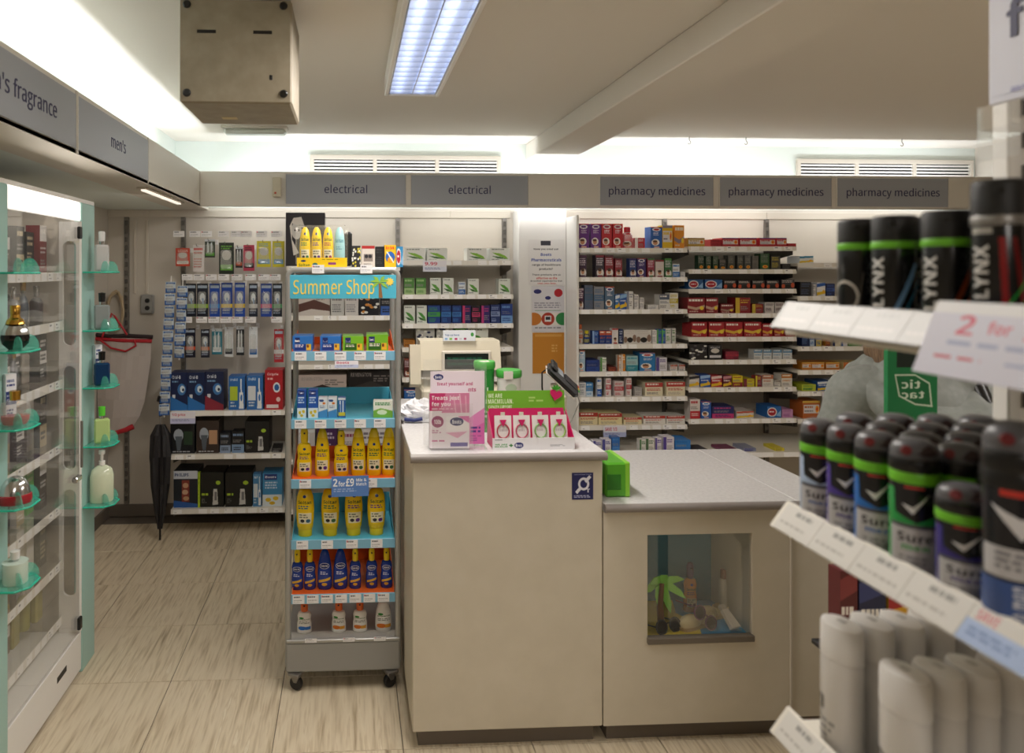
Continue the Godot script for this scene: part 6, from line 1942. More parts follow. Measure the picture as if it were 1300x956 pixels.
	v = solo("perfume_carton", "tall narrow white perfume carton behind the dark blue bottle", "box", carton(0.028, 0.15, 0.02, design("band", "e8e8ee", "3a4a7c", 0.028, 0.15)), M.card, Vector3(-0.975, ys[2] + 0.0004, -2.805), 0.9)

func left_corner() -> void:
	# clear tote bag
	var d := 4.2
	var B := thing("clear_tote_bag", "translucent plastic tote bag with red straps hanging in the corner", "bag", Vector3(ux(158, d), 0, -d))
	var o := Vector3(ux(158, d), 0, 0)
	var e := [[122, 428, 193, 430], [122, 450, 192, 452], [123, 480, 188, 482], [124, 505, 184, 507], [124, 530, 178, 528], [126, 545, 168, 543], [128, 556, 150, 552]]
	var nw := 10
	var grid := []
	for r in e:
		var row := []
		for k in nw + 1:
			var t := float(k) / nw
			var u := lerpf(r[0], r[2], t)
			var v := lerpf(r[1], r[3], t)
			row.append([Vector3(ux(u, d), vy(u, v, d), 0) - o, sin(PI * t)])
		grid.append(row)
	var st := new_st()
	for j in e.size() - 1:
		for k in nw:
			for s in [-1.0, 1.0]:
				var q := []
				for ab in [[j, k], [j, k + 1], [j + 1, k + 1], [j + 1, k]]:
					var c: Array = grid[ab[0]][ab[1]]
					var bulge: float = c[1] * 0.045 * sin(PI * (0.15 + 0.75 * ab[0] / (e.size() - 1.0))) + 0.002 * sin(ab[1] * 2.3 + ab[0] * 1.7)
					q.append(c[0] + Vector3(0, 0, s * bulge))
				face(st, q, Vector3(0, 0, s))
	var bm := mat("c2b9b4", 0.25)
	bm.albedo_color.a = 0.9
	bm.transparency = BaseMaterial3D.TRANSPARENCY_ALPHA
	bm.roughness = 0.3
	part(B, "body", st, bm)
	var p := func(u: float, v: float, z: float) -> Vector3:
		return Vector3(ux(u, d), vy(u, v, d), z) - o
	part(B, "zip_band", tubem([p.call(121, 425, 0.0), p.call(140, 427, 0.008), p.call(160, 426, 0.012), p.call(180, 427, 0.008), p.call(194, 428, 0.0)], 0.012, 8), mat("2a1a1c", 0.7), "dark zip band")
	part(B, "red_band", tubem([p.call(121, 430, 0.004), p.call(158, 432, 0.022), p.call(193, 433, 0.004)], 0.011, 8), M.red)
	part(B, "strap", tubem([p.call(131, 428, 0.02), p.call(139, 408, 0.02), p.call(142, 398, 0.0), p.call(146, 402, 0.0), p.call(163, 425, 0.02)], 0.006, 6), M.red)
	part(B, "strap", tubem([p.call(128, 430, 0.03), p.call(144, 441, 0.04), p.call(162, 445, 0.04), p.call(175, 438, 0.035), p.call(172, 430, 0.03)], 0.006, 6), M.red)
	part(B, "inner_cloth", tubem([p.call(138, 550, 0.012), p.call(160, 545, 0.014), p.call(170, 541, 0.01)], 0.016, 8), M.red, "red cloth at the bottom")
	# coil of cable above it
	var loops := []
	for k in 49:
		var a := TAU * k / 16.0
		loops.append(Vector3(0.045 * sin(a) * (1 + 0.1 * sin(k)), -0.11 + 0.115 * cos(a) + 0.01 * sin(k * 1.3), 0.012 + 0.01 * sin(k * 0.7)))
	var co := thing("cable_coil", "coil of beige cable hanging above the clear bag", "cable", Vector3(ux(147, 4.36), vy(147, 372, 4.36), -4.37))
	part(co, "cable", tubem(loops, 0.0075, 8), mat("b8a586", 0.6))
	# socket plate with conduits
	var S := thing("wall_socket", "grey metal switch plate on the back wall beside conduits", "socket", Vector3(ux(188, DW), vy(188, 398, DW), -DW))
	part(S, "plate", boxm(Vector3(0.078, 0.115, 0.03), 0.006, Vector3(0, 0.058, 0.0155)), M.grey)
	for k in 2:
		part(S, "knob", lathem(pr([0, 0, 0.014, 0, 0.013, 0.01, 0, 0.01]), 14, Vector3(0.004, 0.035 + 0.045 * k, 0.03), 1, 1, Rect2(), Basis(Vector3.RIGHT, PI / 2)), M.dark)
	for k in 4:
		part(S, "screw", lathem(pr([0, 0, 0.004, 0, 0.003, 0.002, 0, 0.002]), 8, Vector3(-0.03 + 0.06 * (k % 2), 0.012 + 0.092 * (k / 2), 0.03), 1, 1, Rect2(), Basis(Vector3.RIGHT, PI / 2)), M.steel)
	for u in [172.0, 187.0]:
		solo("cable_conduit", "thin white conduit running up the wall %s" % ("towards the clear bag" if u < 180 else "into the switch plate"), "conduit", boxm(Vector3(0.016, vy(u, 278, DW) - vy(u, 374, DW) - 0.012, 0.012), 0.002, Vector3(0, 0, 0.006)), M.trim, Vector3(ux(u, DW), (vy(u, 278, DW) + vy(u, 374, DW)) / 2, -DW), 0, "cable conduits")
	var db := thing("door_bell", "small round white sensor on the wall under the soffit", "sensor", Vector3(ux(185, DW - 0.013), 1.846, -DW + 0.013))
	part(db, "dome", lathem(pr([0.022, 0, 0.02, 0.008, 0, 0.012]), 16, Vector3.ZERO, 1, 1, Rect2(), Basis(Vector3.RIGHT, PI / 2)), M.trim)
	# rolled umbrella leaning against the shelves
	var a := Vector3(ux(203, 4.0), 0.0, -4.0)
	var U := thing("umbrella", "rolled black umbrella leaning beside the electrical shelves", "umbrella", a)
	var top := Vector3(ux(204, 4.12), 0.74, -4.12) - a
	part(U, "shaft", tubem([Vector3.ZERO, top], 0.005, 8), M.steel)
	part(U, "ferrule", tubem([Vector3.ZERO, top * 0.09], 0.006, 8), M.black)
	var um := new_st()
	var ax := top.normalized()
	var sd := ax.cross(Vector3.BACK).normalized()
	var sf := sd.cross(ax)
	var ns := 24
	var prof := [[0.08, 0.012], [0.2, 0.026], [0.4, 0.042], [0.6, 0.05], [0.76, 0.044], [0.84, 0.02]]
	for j in prof.size() - 1:
		for i in ns:
			var q := []
			for ij in [[i, j], [i + 1, j], [i + 1, j + 1], [i, j + 1]]:
				var ang: float = TAU * ij[0] / ns
				var t: float = prof[ij[1]][0]
				var r: float = prof[ij[1]][1] * (1 + 0.28 * sin(ang * 6 + t * 4))
				q.append(top * t + (sd * cos(ang) + sf * sin(ang)) * r)
			face(um, q, (q[0] + q[2]) / 2 - top * ((prof[j][0] + prof[j + 1][0]) / 2))
	part(U, "folded_canopy", um, mat("1d1b1e", 0.55))
	part(U, "handle", tubem([top * 0.9, top, top + Vector3(0, 0.03, 0.012), top + Vector3(0, 0.04, 0.035), top + Vector3(0, 0.02, 0.052)], 0.009, 8), M.black)

# ---- the deodorant gondola beside the camera
func can_print(kind: String, base: String, acc: String) -> Rect2i:
	var key := "can %s %s %s" % [kind, base, acc]
	if prints.has(key):
		return prints[key]
	var r := field(150, 300)
	prints[key] = r
	match kind:
		"sure":
			paint(r, "15161a", [["p", [0, 0.1, 0.3, 0.1, 0.62, 0.3, 1, 0.3, 1, 1, 0.0, 1], base], ["r", 0.35, 0.06, 0.6, 0.1, "d04838"], ["p", [0.2, 0.08, 0.8, 0.08, 0.78, 0.34, 0.5, 0.42, 0.22, 0.34], "17181c"], ["p", [0.32, 0.24, 0.46, 0.34, 0.68, 0.12, 0.46, 0.27], "e8e8ea"], ["r", 0.14, 0.44, 0.84, 0.95, "bcbcc0"], ["r", 0.14, 0.44, 0.84, 0.48, "55565c"], ["t", 0.26, 0.53, 0.72, 0.62, "Sure", "2a2a2e", true], ["t", 0.32, 0.65, 0.66, 0.7, "men", acc, true], ["b", 0.28, 0.76, 0.7, 0.86, 2, "8a8a90"]])
		"suretall":
			paint(r, "191a20", [["r", 0.3, 0.03, 0.7, 0.08, "c83a30"], ["p", [0.2, 0.14, 0.5, 0.36, 0.85, 0.1, 0.5, 0.22], "e2e2e6"], ["r", 0.1, 0.42, 0.9, 0.62, "c9c9cd"], ["b", 0.25, 0.45, 0.75, 0.58, 3, "7a7a82"], ["r", 0, 0.64, 1, 1, base], ["v", 0.36, 0.66, 0.64, 0.98, "Sure men", "d8dce8"]])
		"lynx":
			paint(r, "0b0b0c", [["v", 0.18, 0.12, 0.38, 0.7, "LYNX", "e2e2e0"], ["l", 0.45, 0.9, 0.85, 0.2, 0.07, acc], ["l", 0.5, 0.98, 0.92, 0.4, 0.04, base], ["e", 0.62, 0.75, 0.1, 0.04, base]])
		"ring":
			paint(r, "0b0b0c", [["e", 0.3, 0.6, 0.24, 0.2, "c8c4bc"], ["e", 0.3, 0.6, 0.2, 0.165, "0b0b0c"], ["l", 0.5, 0.85, 0.6, 0.3, 0.02, "55524c"]])
		"big":
			paint(r, "0c0b0b", [["r", 0.14, 0.04, 0.42, 0.09, "a8a49c"], ["v", 0.18, 0.18, 0.38, 0.62, "LYNX", "e6e4e0"], ["p", [0.48, 0.12, 0.56, 0.12, 0.62, 1, 0.54, 1], "8c1c1c"], ["p", [0.62, 0.12, 0.68, 0.12, 0.88, 1, 0.8, 1], "6a1818"], ["l", 0.2, 1.0, 0.95, 0.35, 0.03, "1f9a3c"], ["l", 0.3, 0.98, 1.0, 0.5, 0.025, "24863a"]])
		"white":
			paint(r, "dcdad8", [["b", 0.1, 0.12, 0.24, 0.26, 1, "55555a"], ["r", 0, 0.42, 0.4, 0.56, "1f1f22"], ["t", 0.05, 0.44, 0.36, 0.54, "MAX", "e8e8e8", true], ["b", 0.06, 0.64, 0.6, 0.86, 3, "9a9a9c"]])
	return r

func spray_can(t: Node3D, r: float, h: float, pc: Rect2i, ring: Material, twist: bool) -> void:
	if twist:
		part(t, "body", lathem(pr([0, 0, r * 0.92, 0, r, 0.004, r, h * 0.7, r * 0.96, h * 0.715]), 26, Vector3.ZERO, 1, 1, uvrect(pc)), M.gloss)
		part(t, "colour_ring", lathem(pr([r * 1.01, h * 0.69, r * 1.02, h * 0.7, r * 1.02, h * 0.765, r * 1.0, h * 0.77]), 26), ring)
		part(t, "cap_skirt", lathem(pr([r * 1.0, h * 0.77, r * 1.03, h * 0.78, r * 1.03, h * 0.85, r * 0.98, h * 0.865]), 26), M.black)
		var cp := part(t, "twist_cap", lathem(pr([r * 0.98, h * 0.865, r * 0.96, h * 0.92, r * 0.84, h * 0.965, r * 0.5, h * 0.995, 0, h]), 26, Vector3.ZERO, 1.0, 0.86), mat("626266", 0.3))
		part(cp, "nozzle_hole", lathem(pr([0, 0, r * 0.24, 0, r * 0.2, 0.003, 0, 0.003]), 14, Vector3(-r * 0.35, h * 0.925, r * 0.72), 1, 1, Rect2(), Basis(Vector3.RIGHT, 1.1)), mat("7a2226", 0.4), "dark red spray hole")
		part(cp, "finger_grip", lathem(pr([0, 0, r * 0.42, 0, r * 0.36, 0.003, 0, 0.004]), 16, Vector3(r * 0.3, h * 0.93, r * 0.62), 1.2, 0.7, Rect2(), Basis(Vector3.RIGHT, 1.0)), mat("2a1618", 0.4))
	else:
		part(t, "body", lathem(pr([0, 0, r * 0.94, 0, r, 0.004, r, h * 0.72, r * 0.97, h * 0.735]), 26, Vector3.ZERO, 1, 1, uvrect(pc)), M.gloss)
		part(t, "colour_ring", lathem(pr([r * 1.01, h * 0.72, r * 1.02, h * 0.725, r * 1.02, h * 0.775, r * 1.0, h * 0.78]), 26), ring)
		var cp := part(t, "cap", lathem(pr([r * 1.0, h * 0.78, r * 1.0, h * 0.97, r * 0.95, h * 0.99, r * 0.85, h, 0, h]), 26), mat("131314", 0.5))
		part(cp, "spray_slot", boxm(Vector3(r * 0.35, h * 0.035, 0.004), 0.001, Vector3(0, h * 0.93, r * 0.99)), M.black)

func gticket(odd: bool, n: int) -> Rect2i:
	var key := "gondola ticket %s %d" % [odd, n]
	if not prints.has(key):
		prints[key] = field(110, 50)
		paint(prints[key], "d6d3cd" if n < 3 else "a8a6a2", [["r", 0, 0.4, 1, 1, "a8bce0"], ["t", 0.1, 0.08, 0.4, 0.34, "SAVE", "d0707c", true], ["b", 0.1, 0.55, 0.8, 0.85, 2, "7a90c0"]] if odd else [["b", 0.34, 0.14, 0.8, 0.44, 1, "9a9894"], ["b", 0.08, 0.62, 0.9, 0.8, 1, "b8b4ae"]])  # upper rail tickets painted greyer to offset the strong light there
	return prints[key]
func gondola() -> void:
	var dn := 0.5
	var df := 1.07
	var G := thing("deodorant_gondola", "white shop gondola of deodorants at the photo's edge", "shelving", Vector3.ZERO)
	var xf := 0.675
	var xb := 1.03
	var ys := [1.42, 1.12, 0.8, 0.48, 0.16]
	part(G, "back_panel", span(xb, xb + 0.012, 0.05, 2.2, dn, df - 0.05), M.trim)
	part(G, "plinth", span(xf + 0.02, xb, 0, 0.12, dn, df), M.trim)
	for dd in [dn, df]:
		var up := part(G, "upright", span(xb - 0.018, xb + 0.035, 0.0, 2.25, dd - 0.03, dd, 0.003), M.white)
		var st := new_st()
		for k in 42:
			box(st, Vector3(xb + 0.006, 0.1 + k * 0.05, -dd + 0.0305), Vector3(0.006, 0.024, 0.002))
			box(st, Vector3(xb + 0.022, 0.1 + k * 0.05, -dd + 0.0305), Vector3(0.006, 0.024, 0.002))
		part(up, "slot_holes", st, M.slot)
	for k in 5:
		var s := part(G, "shelf_board", span(xf, xb - 0.002, ys[k] - 0.02, ys[k], dn, df, 0.002), M.shelf)
		# ticket rail: tilted out at the bottom
		var a := Vector2(xf + 0.003, ys[k] + (0.031 if k == 0 else 0.02))
		var b := Vector2(xf - 0.024, ys[k] - (0.008 if k == 0 else 0.016))
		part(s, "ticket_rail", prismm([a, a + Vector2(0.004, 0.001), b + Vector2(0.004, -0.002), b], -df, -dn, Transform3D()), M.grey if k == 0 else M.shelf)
		var dir := (b - a).normalized()
		var nrm := Vector2(dir.y, -dir.x)
		if nrm.x > 0:
			nrm = -nrm
		var wd := (b - a).length()
		var bs := Basis(Vector3(0, 0, 1), Vector3(-dir.x, -dir.y, 0), Vector3(nrm.x, nrm.y, 0))
		for q in 7:
			var dd := df - 0.01 - q * 0.082
			var odd := k == 1 and q == 4
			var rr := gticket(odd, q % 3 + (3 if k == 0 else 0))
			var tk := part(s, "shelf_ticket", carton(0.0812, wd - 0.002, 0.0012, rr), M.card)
			var m2 := b.lerp(a, 0.02)
			tk.transform = Transform3D(bs, Vector3(m2.x + nrm.x * 0.0015, m2.y + nrm.y * 0.0015, -dd + 0.04))
	# header sign along the top
	var hd := thing("category_sign", "pale lilac for men category sign above the deodorants", "sign", Vector3(0.992, 1.754, -(df - 0.02)))
	part(hd, "panel", span(-0.004, 0.004, 0.0, 0.36, -0.5, 0.0, 0.002), mat("cfd0dc", 0.45))
	var lt := lettering("for men", 0.075, M.navy, true)
	hd.add_child(lt)
	lt.rotation.y = -PI / 2
	lt.position = Vector3(-0.0055, 0.12, 0.175)
	part(hd, "small_print", carton(0.2, 0.008, 0.0006, design("bars", "cfd0dc", "5a5a9c", 0.2, 0.01)), M.card)
	(hd.get_node("small_print") as Node3D).rotation.y = -PI / 2
	(hd.get_node("small_print") as Node3D).position = Vector3(-0.0055, 0.012, 0.12)
	part(hd, "acrylic_holder", span(-0.012, -0.008, -0.085, 0.0, -0.06, 0.012, 0.0008), M.acrylic)
	# promotion card clipped on the upper rail
	var rr := field(360, 130)
	paint(rr, "dcdcec", [["r", 0, 0.0, 1, 0.16, "eeeef2"], ["t", 0.14, 0.18, 0.22, 0.44, "2", "d8647c", true], ["t", 0.28, 0.24, 0.38, 0.4, "for", "d8647c", true], ["t", 0.44, 0.18, 0.6, 0.44, "£5", "d8647c", true], ["b", 0.12, 0.52, 0.9, 0.62, 1, "a8b0d0"], ["b", 0.08, 0.72, 0.34, 0.8, 1, "cc5468"], ["b", 0.4, 0.72, 0.95, 0.8, 1, "a8b0d0"]])
	var pc := solo("promotion_card", "large lilac offer card clipped over the upper gondola rail", "ticket", carton(0.26, 0.084, 0.002, rr), M.card)
	var up := Vector3(0.03, 0.076, 0).normalized()
	var nn := Vector3(-up.y, up.x, 0)
	pc.transform = Transform3D(Basis(Vector3(0, 0, 1), up, nn), Vector3(0.626, 1.388, -0.63))
	# upper shelf: black body spray cans
	var greenm := mat("6fc02a", 0.35)
	var lx := [[0.703, 0.946, "ring", "c8c4bc", "c8c4bc"], [0.703, 0.882, "lynx", "3a8ab0", "7aa8d8"], [0.703, 0.80, "lynx", "b8501c", "8a3a14"], [0.706, 0.736, "big", "", ""]]
	for k in 4:
		var q: Array = lx[k]
		var big := k == 3
		var t := thing("body_spray_can", ["black body spray can with white ring, farthest of the front row", "black body spray can with blue streaks", "black body spray can with orange flames", "tall black body spray can with red and green stripes"][k], "spray can", Vector3(q[0], ys[0], -q[1]), -0.75, "black body spray cans")
		spray_can(t, 0.0255 if big else 0.0255, 0.178 if big else 0.15, can_print(q[2], q[3], q[4]), M.steel if big else greenm, false)
	for k in 8:
		var i := k % 4
		var j := k / 4
		var t := thing("body_spray_can", "black body spray can standing behind the front row, %s along in %s row" % [NTH[i], ["second", "third"][j]], "spray can", Vector3(0.762 + 0.057 * j, ys[0], -0.955 + 0.067 * i + 0.012 * j), -0.75, "black body spray cans")
		spray_can(t, 0.0255, 0.15, can_print("lynx", "3a8ab0" if i % 2 else "b8501c", "7aa8d8" if i % 2 else "8a3a14"), greenm, false)
	# lower shelf: twist-cap deodorants
	var fr := [[1.03, 0.157, "a8bcd8", "3a5a9c"], [0.97, 0.162, "4a3a8c", "3a2a7c"], [0.914, 0.165, "2a6ab8", "1f5ab0"], [0.852, 0.17, "2f9a4c", "2a9a3c"], [0.78, 0.135, "3a327c", "3a2a7c"], [0.716, 0.22, "3a5a9c", "3a5a9c"]]
	for k in 6:
		var q: Array = fr[k]
		var t := thing("deodorant_can", ["pale blue deodorant can at the far end of front row", "violet deodorant can in the front row", "bright blue deodorant can in the front row", "green deodorant can in the front row", "short dark violet deodorant can in the front row", "tall dark blue deodorant can nearest the camera"][k], "spray can", Vector3(0.705, ys[1], -q[0]), -0.62, "deodorant cans on the lower shelf")
		spray_can(t, 0.0265 if k < 5 else 0.029, q[1], can_print("sure" if k < 5 else "suretall", q[2], q[3]), greenm if k < 5 else M.black, true)
	for k in 20:
		var i := k % 5
		var j := k / 5
		var c: Array = fr[(i + j) % 5]
		var t := thing("deodorant_can", "deodorant can behind the front row, %s from far end, %s row" % [NTH[i], NTH[j + 1]], "spray can", Vector3(0.763 + 0.058 * j, ys[1], -1.035 + 0.062 * i + 0.008 * j), -0.62 + 0.2 * sin(k * 1.7), "deodorant cans on the lower shelf")
		spray_can(t, 0.0265, 0.164, can_print("sure", c[2], c[3]), greenm, true)
	# bottom shelf in view: white roll-ons
	for k in 10:
		var i := k % 5
		var j := k / 5
		var t := thing("roll_on_deodorant", "white roll-on deodorant, %s from the rail, %s row" % [NTH[i], ["farther", "nearer"][j]], "deodorant", Vector3((0.71 if j == 0 else 0.706) + i * 0.048, ys[2], -(0.99 if j == 0 else 0.868) - i * 0.004), -PI / 2 + 0.12, "white roll-ons on the bottom shelf")
		part(t, "body", lathem(pr([0, 0, 0.029, 0, 0.0325, 0.004, 0.0325, 0.14]), 24, Vector3.ZERO, 1, 0.68, uvrect(can_print("white", "", ""))), M.gloss)
		var cp := part(t, "cap", lathem(pr([0.0326, 0.1405, 0.033, 0.144, 0.0322, 0.184, 0.03, 0.189, 0.024, 0.1915, 0, 0.192]), 24, Vector3.ZERO, 1, 0.68), mat("e2e0de", 0.3))
		part(cp, "emblem", boxm(Vector3(0.012, 0.0008, 0.008), 0.0002, Vector3(0, 0.1923, 0)), mat("b8b6b4", 0.4))

func sweet_stand() -> void:
	var d := 1.55
	var x0 := ux(1127, d)
	var x1 := ux(1190, d)
	var T := thing("sweet_stand", "green mint display stand seen from behind, before the customer", "display stand", Vector3((x0 + x1) / 2, 0, -d))
	var w := x1 - x0
	var y1 := vy(1158, 405, d)
	var y0 := vy(1158, 545, d)
	var r := field(120, 260)
	paint(r, "1f7a48", [["r", 0.18, 0.1, 1, 0.44, "14241e"], ["p", [0.14, 0.5, 0.55, 0.5, 0.85, 0.58, 0.9, 0.8, 0.55, 0.78, 0.22, 0.7], "c9d8c4"], ["p", [0.17, 0.515, 0.55, 0.515, 0.82, 0.59, 0.86, 0.78, 0.56, 0.765, 0.25, 0.69], "1a6c40"], ["m", 0.28, 0.55, 0.66, 0.63, "tic", "d8e6d4"], ["m", 0.28, 0.655, 0.74, 0.72, "tac", "d8e6d4"]])
	var hd := part(T, "header_panel", carton(w, y1 - y0, 0.012, r), M.card, "green panel with reversed mint lettering")
	hd.position = Vector3(0, y0, 0)
	part(T, "post", span(-0.02, 0.02, 0.02, y0 + 0.02, 0.014, 0.03, 0.003), M.dark)
	part(T, "base", boxm(Vector3(0.28, 0.02, 0.24), 0.004, Vector3(-0.04, 0.01, -0.06)), M.dark)
	var by := 0.62
	part(T, "bin_floor", boxm(Vector3(0.265, 0.012, 0.1), 0.002, Vector3(-0.053, by, -0.03)), M.dark)
	var bx := (x0 + x1) / 2
	var it := [["maroon confectionery box in the mint stand", "5a1c22", "8a3a3c", -0.165, 0.04, 0.2], ["navy confectionery box in the mint stand", "1d2448", "3a4478", -0.11, 0.062, 0.19], ["yellow and red sweet pouch in the mint stand", "d8a424", "a8282c", -0.03, 0.085, 0.165], ["grey green sweet pouch in the mint stand", "5f6a5c", "8a948a", 0.05, 0.055, 0.15]]
	for q in it:
		solo("sweet_box", q[0], "sweets", carton(q[4], q[5], 0.04, design("flash", q[1], q[2], q[4], q[5])), M.card, Vector3(bx + q[3], by + 0.0065, -d + 0.02), 0, "sweets in the mint stand")

# ---- the customer: fields of tapered capsules meshed as surface nets
func nets(st: SurfaceTool, bones: Array, cell: float, k := 0.02) -> void:
	var lo := Vector3(1e9, 1e9, 1e9)
	var hi := -lo
	for b in bones:
		var r := maxf(b[2], b[3]) + cell * 3
		lo = lo.min(b[0] - Vector3.ONE * r).min(b[1] - Vector3.ONE * r)
		hi = hi.max(b[0] + Vector3.ONE * r).max(b[1] + Vector3.ONE * r)
	var n := Vector3i(((hi - lo) / cell).ceil()) + Vector3i.ONE
	var g := PackedFloat32Array()
	g.resize(n.x * n.y * n.z)
	g.fill(1.0)
	for b in bones:
		var a: Vector3 = b[0]
		var e: Vector3 = b[1]
		var ab := e - a
		var l2 := maxf(ab.length_squared(), 1e-9)
		var r := maxf(b[2], b[3]) + cell * 2.5 + k
		var i0 := Vector3i(((a.min(e) - Vector3.ONE * r - lo) / cell).floor()).clamp(Vector3i.ZERO, n - Vector3i.ONE)
		var i1 := Vector3i(((a.max(e) + Vector3.ONE * r - lo) / cell).ceil()).clamp(Vector3i.ZERO, n - Vector3i.ONE)
		var sc: Vector3 = b[4] if b.size() > 4 else Vector3.ONE
		for z in range(i0.z, i1.z + 1):
			for y in range(i0.y, i1.y + 1):
				for x in range(i0.x, i1.x + 1):
					var p := lo + Vector3(x, y, z) * cell
					var t := clampf((p - a).dot(ab) / l2, 0, 1)
					var dv := (p - a - ab * t) * sc
					var dd: float = dv.length() - lerpf(b[2], b[3], t)
					var q := (z * n.y + y) * n.x + x
					var o := g[q]
					var h := maxf(k - absf(o - dd), 0.0) / k
					g[q] = minf(o, dd) - h * h * k * 0.25
	var vid := {}
	var vs := []
	var ns := []
	var corner := [Vector3i(0, 0, 0), Vector3i(1, 0, 0), Vector3i(0, 1, 0), Vector3i(1, 1, 0), Vector3i(0, 0, 1), Vector3i(1, 0, 1), Vector3i(0, 1, 1), Vector3i(1, 1, 1)]
	var edges := [[0, 1], [2, 3], [4, 5], [6, 7], [0, 2], [1, 3], [4, 6], [5, 7], [0, 4], [1, 5], [2, 6], [3, 7]]
	for z in n.z - 1:
		for y in n.y - 1:
			for x in n.x - 1:
				var q := (z * n.y + y) * n.x + x
				var c := [g[q], g[q + 1], g[q + n.x], g[q + n.x + 1], g[q + n.x * n.y], g[q + n.x * n.y + 1], g[q + n.x * n.y + n.x], g[q + n.x * n.y + n.x + 1]]
				var neg := 0
				for v in c:
					if v < 0:
						neg += 1
				if neg == 0 or neg == 8:
					continue
				var s := Vector3.ZERO
				var m := 0
				for e in edges:
					var f0: float = c[e[0]]
					var f1: float = c[e[1]]
					if (f0 < 0) != (f1 < 0):
						s += Vector3(corner[e[0]]).lerp(Vector3(corner[e[1]]), f0 / (f0 - f1))
						m += 1
				vid[q] = vs.size()
				vs.append(lo + (Vector3(x, y, z) + s / m) * cell)
				ns.append(Vector3(c[1] + c[3] + c[5] + c[7] - c[0] - c[2] - c[4] - c[6], c[2] + c[3] + c[6] + c[7] - c[0] - c[1] - c[4] - c[5], c[4] + c[5] + c[6] + c[7] - c[0] - c[1] - c[2] - c[3]).normalized())
	var zz := [Vector2.ZERO, Vector2.ZERO, Vector2.ZERO]
	var step := [1, n.x, n.x * n.y]
	for q in vid:
		for ax in 3:
			var u: int = step[(ax + 1) % 3]
			var v: int = step[(ax + 2) % 3]
			if (g[q] < 0) != (g[q + step[ax]] < 0) and vid.has(q - u) and vid.has(q - v) and vid.has(q - u - v):
				var i := [vid[q], vid[q - u], vid[q - u - v], vid[q - v]]
				smooth3(st, [vs[i[0]], vs[i[1]], vs[i[2]]], [ns[i[0]], ns[i[1]], ns[i[2]]], zz)
				smooth3(st, [vs[i[0]], vs[i[2]], vs[i[3]]], [ns[i[0]], ns[i[2]], ns[i[3]]], zz)

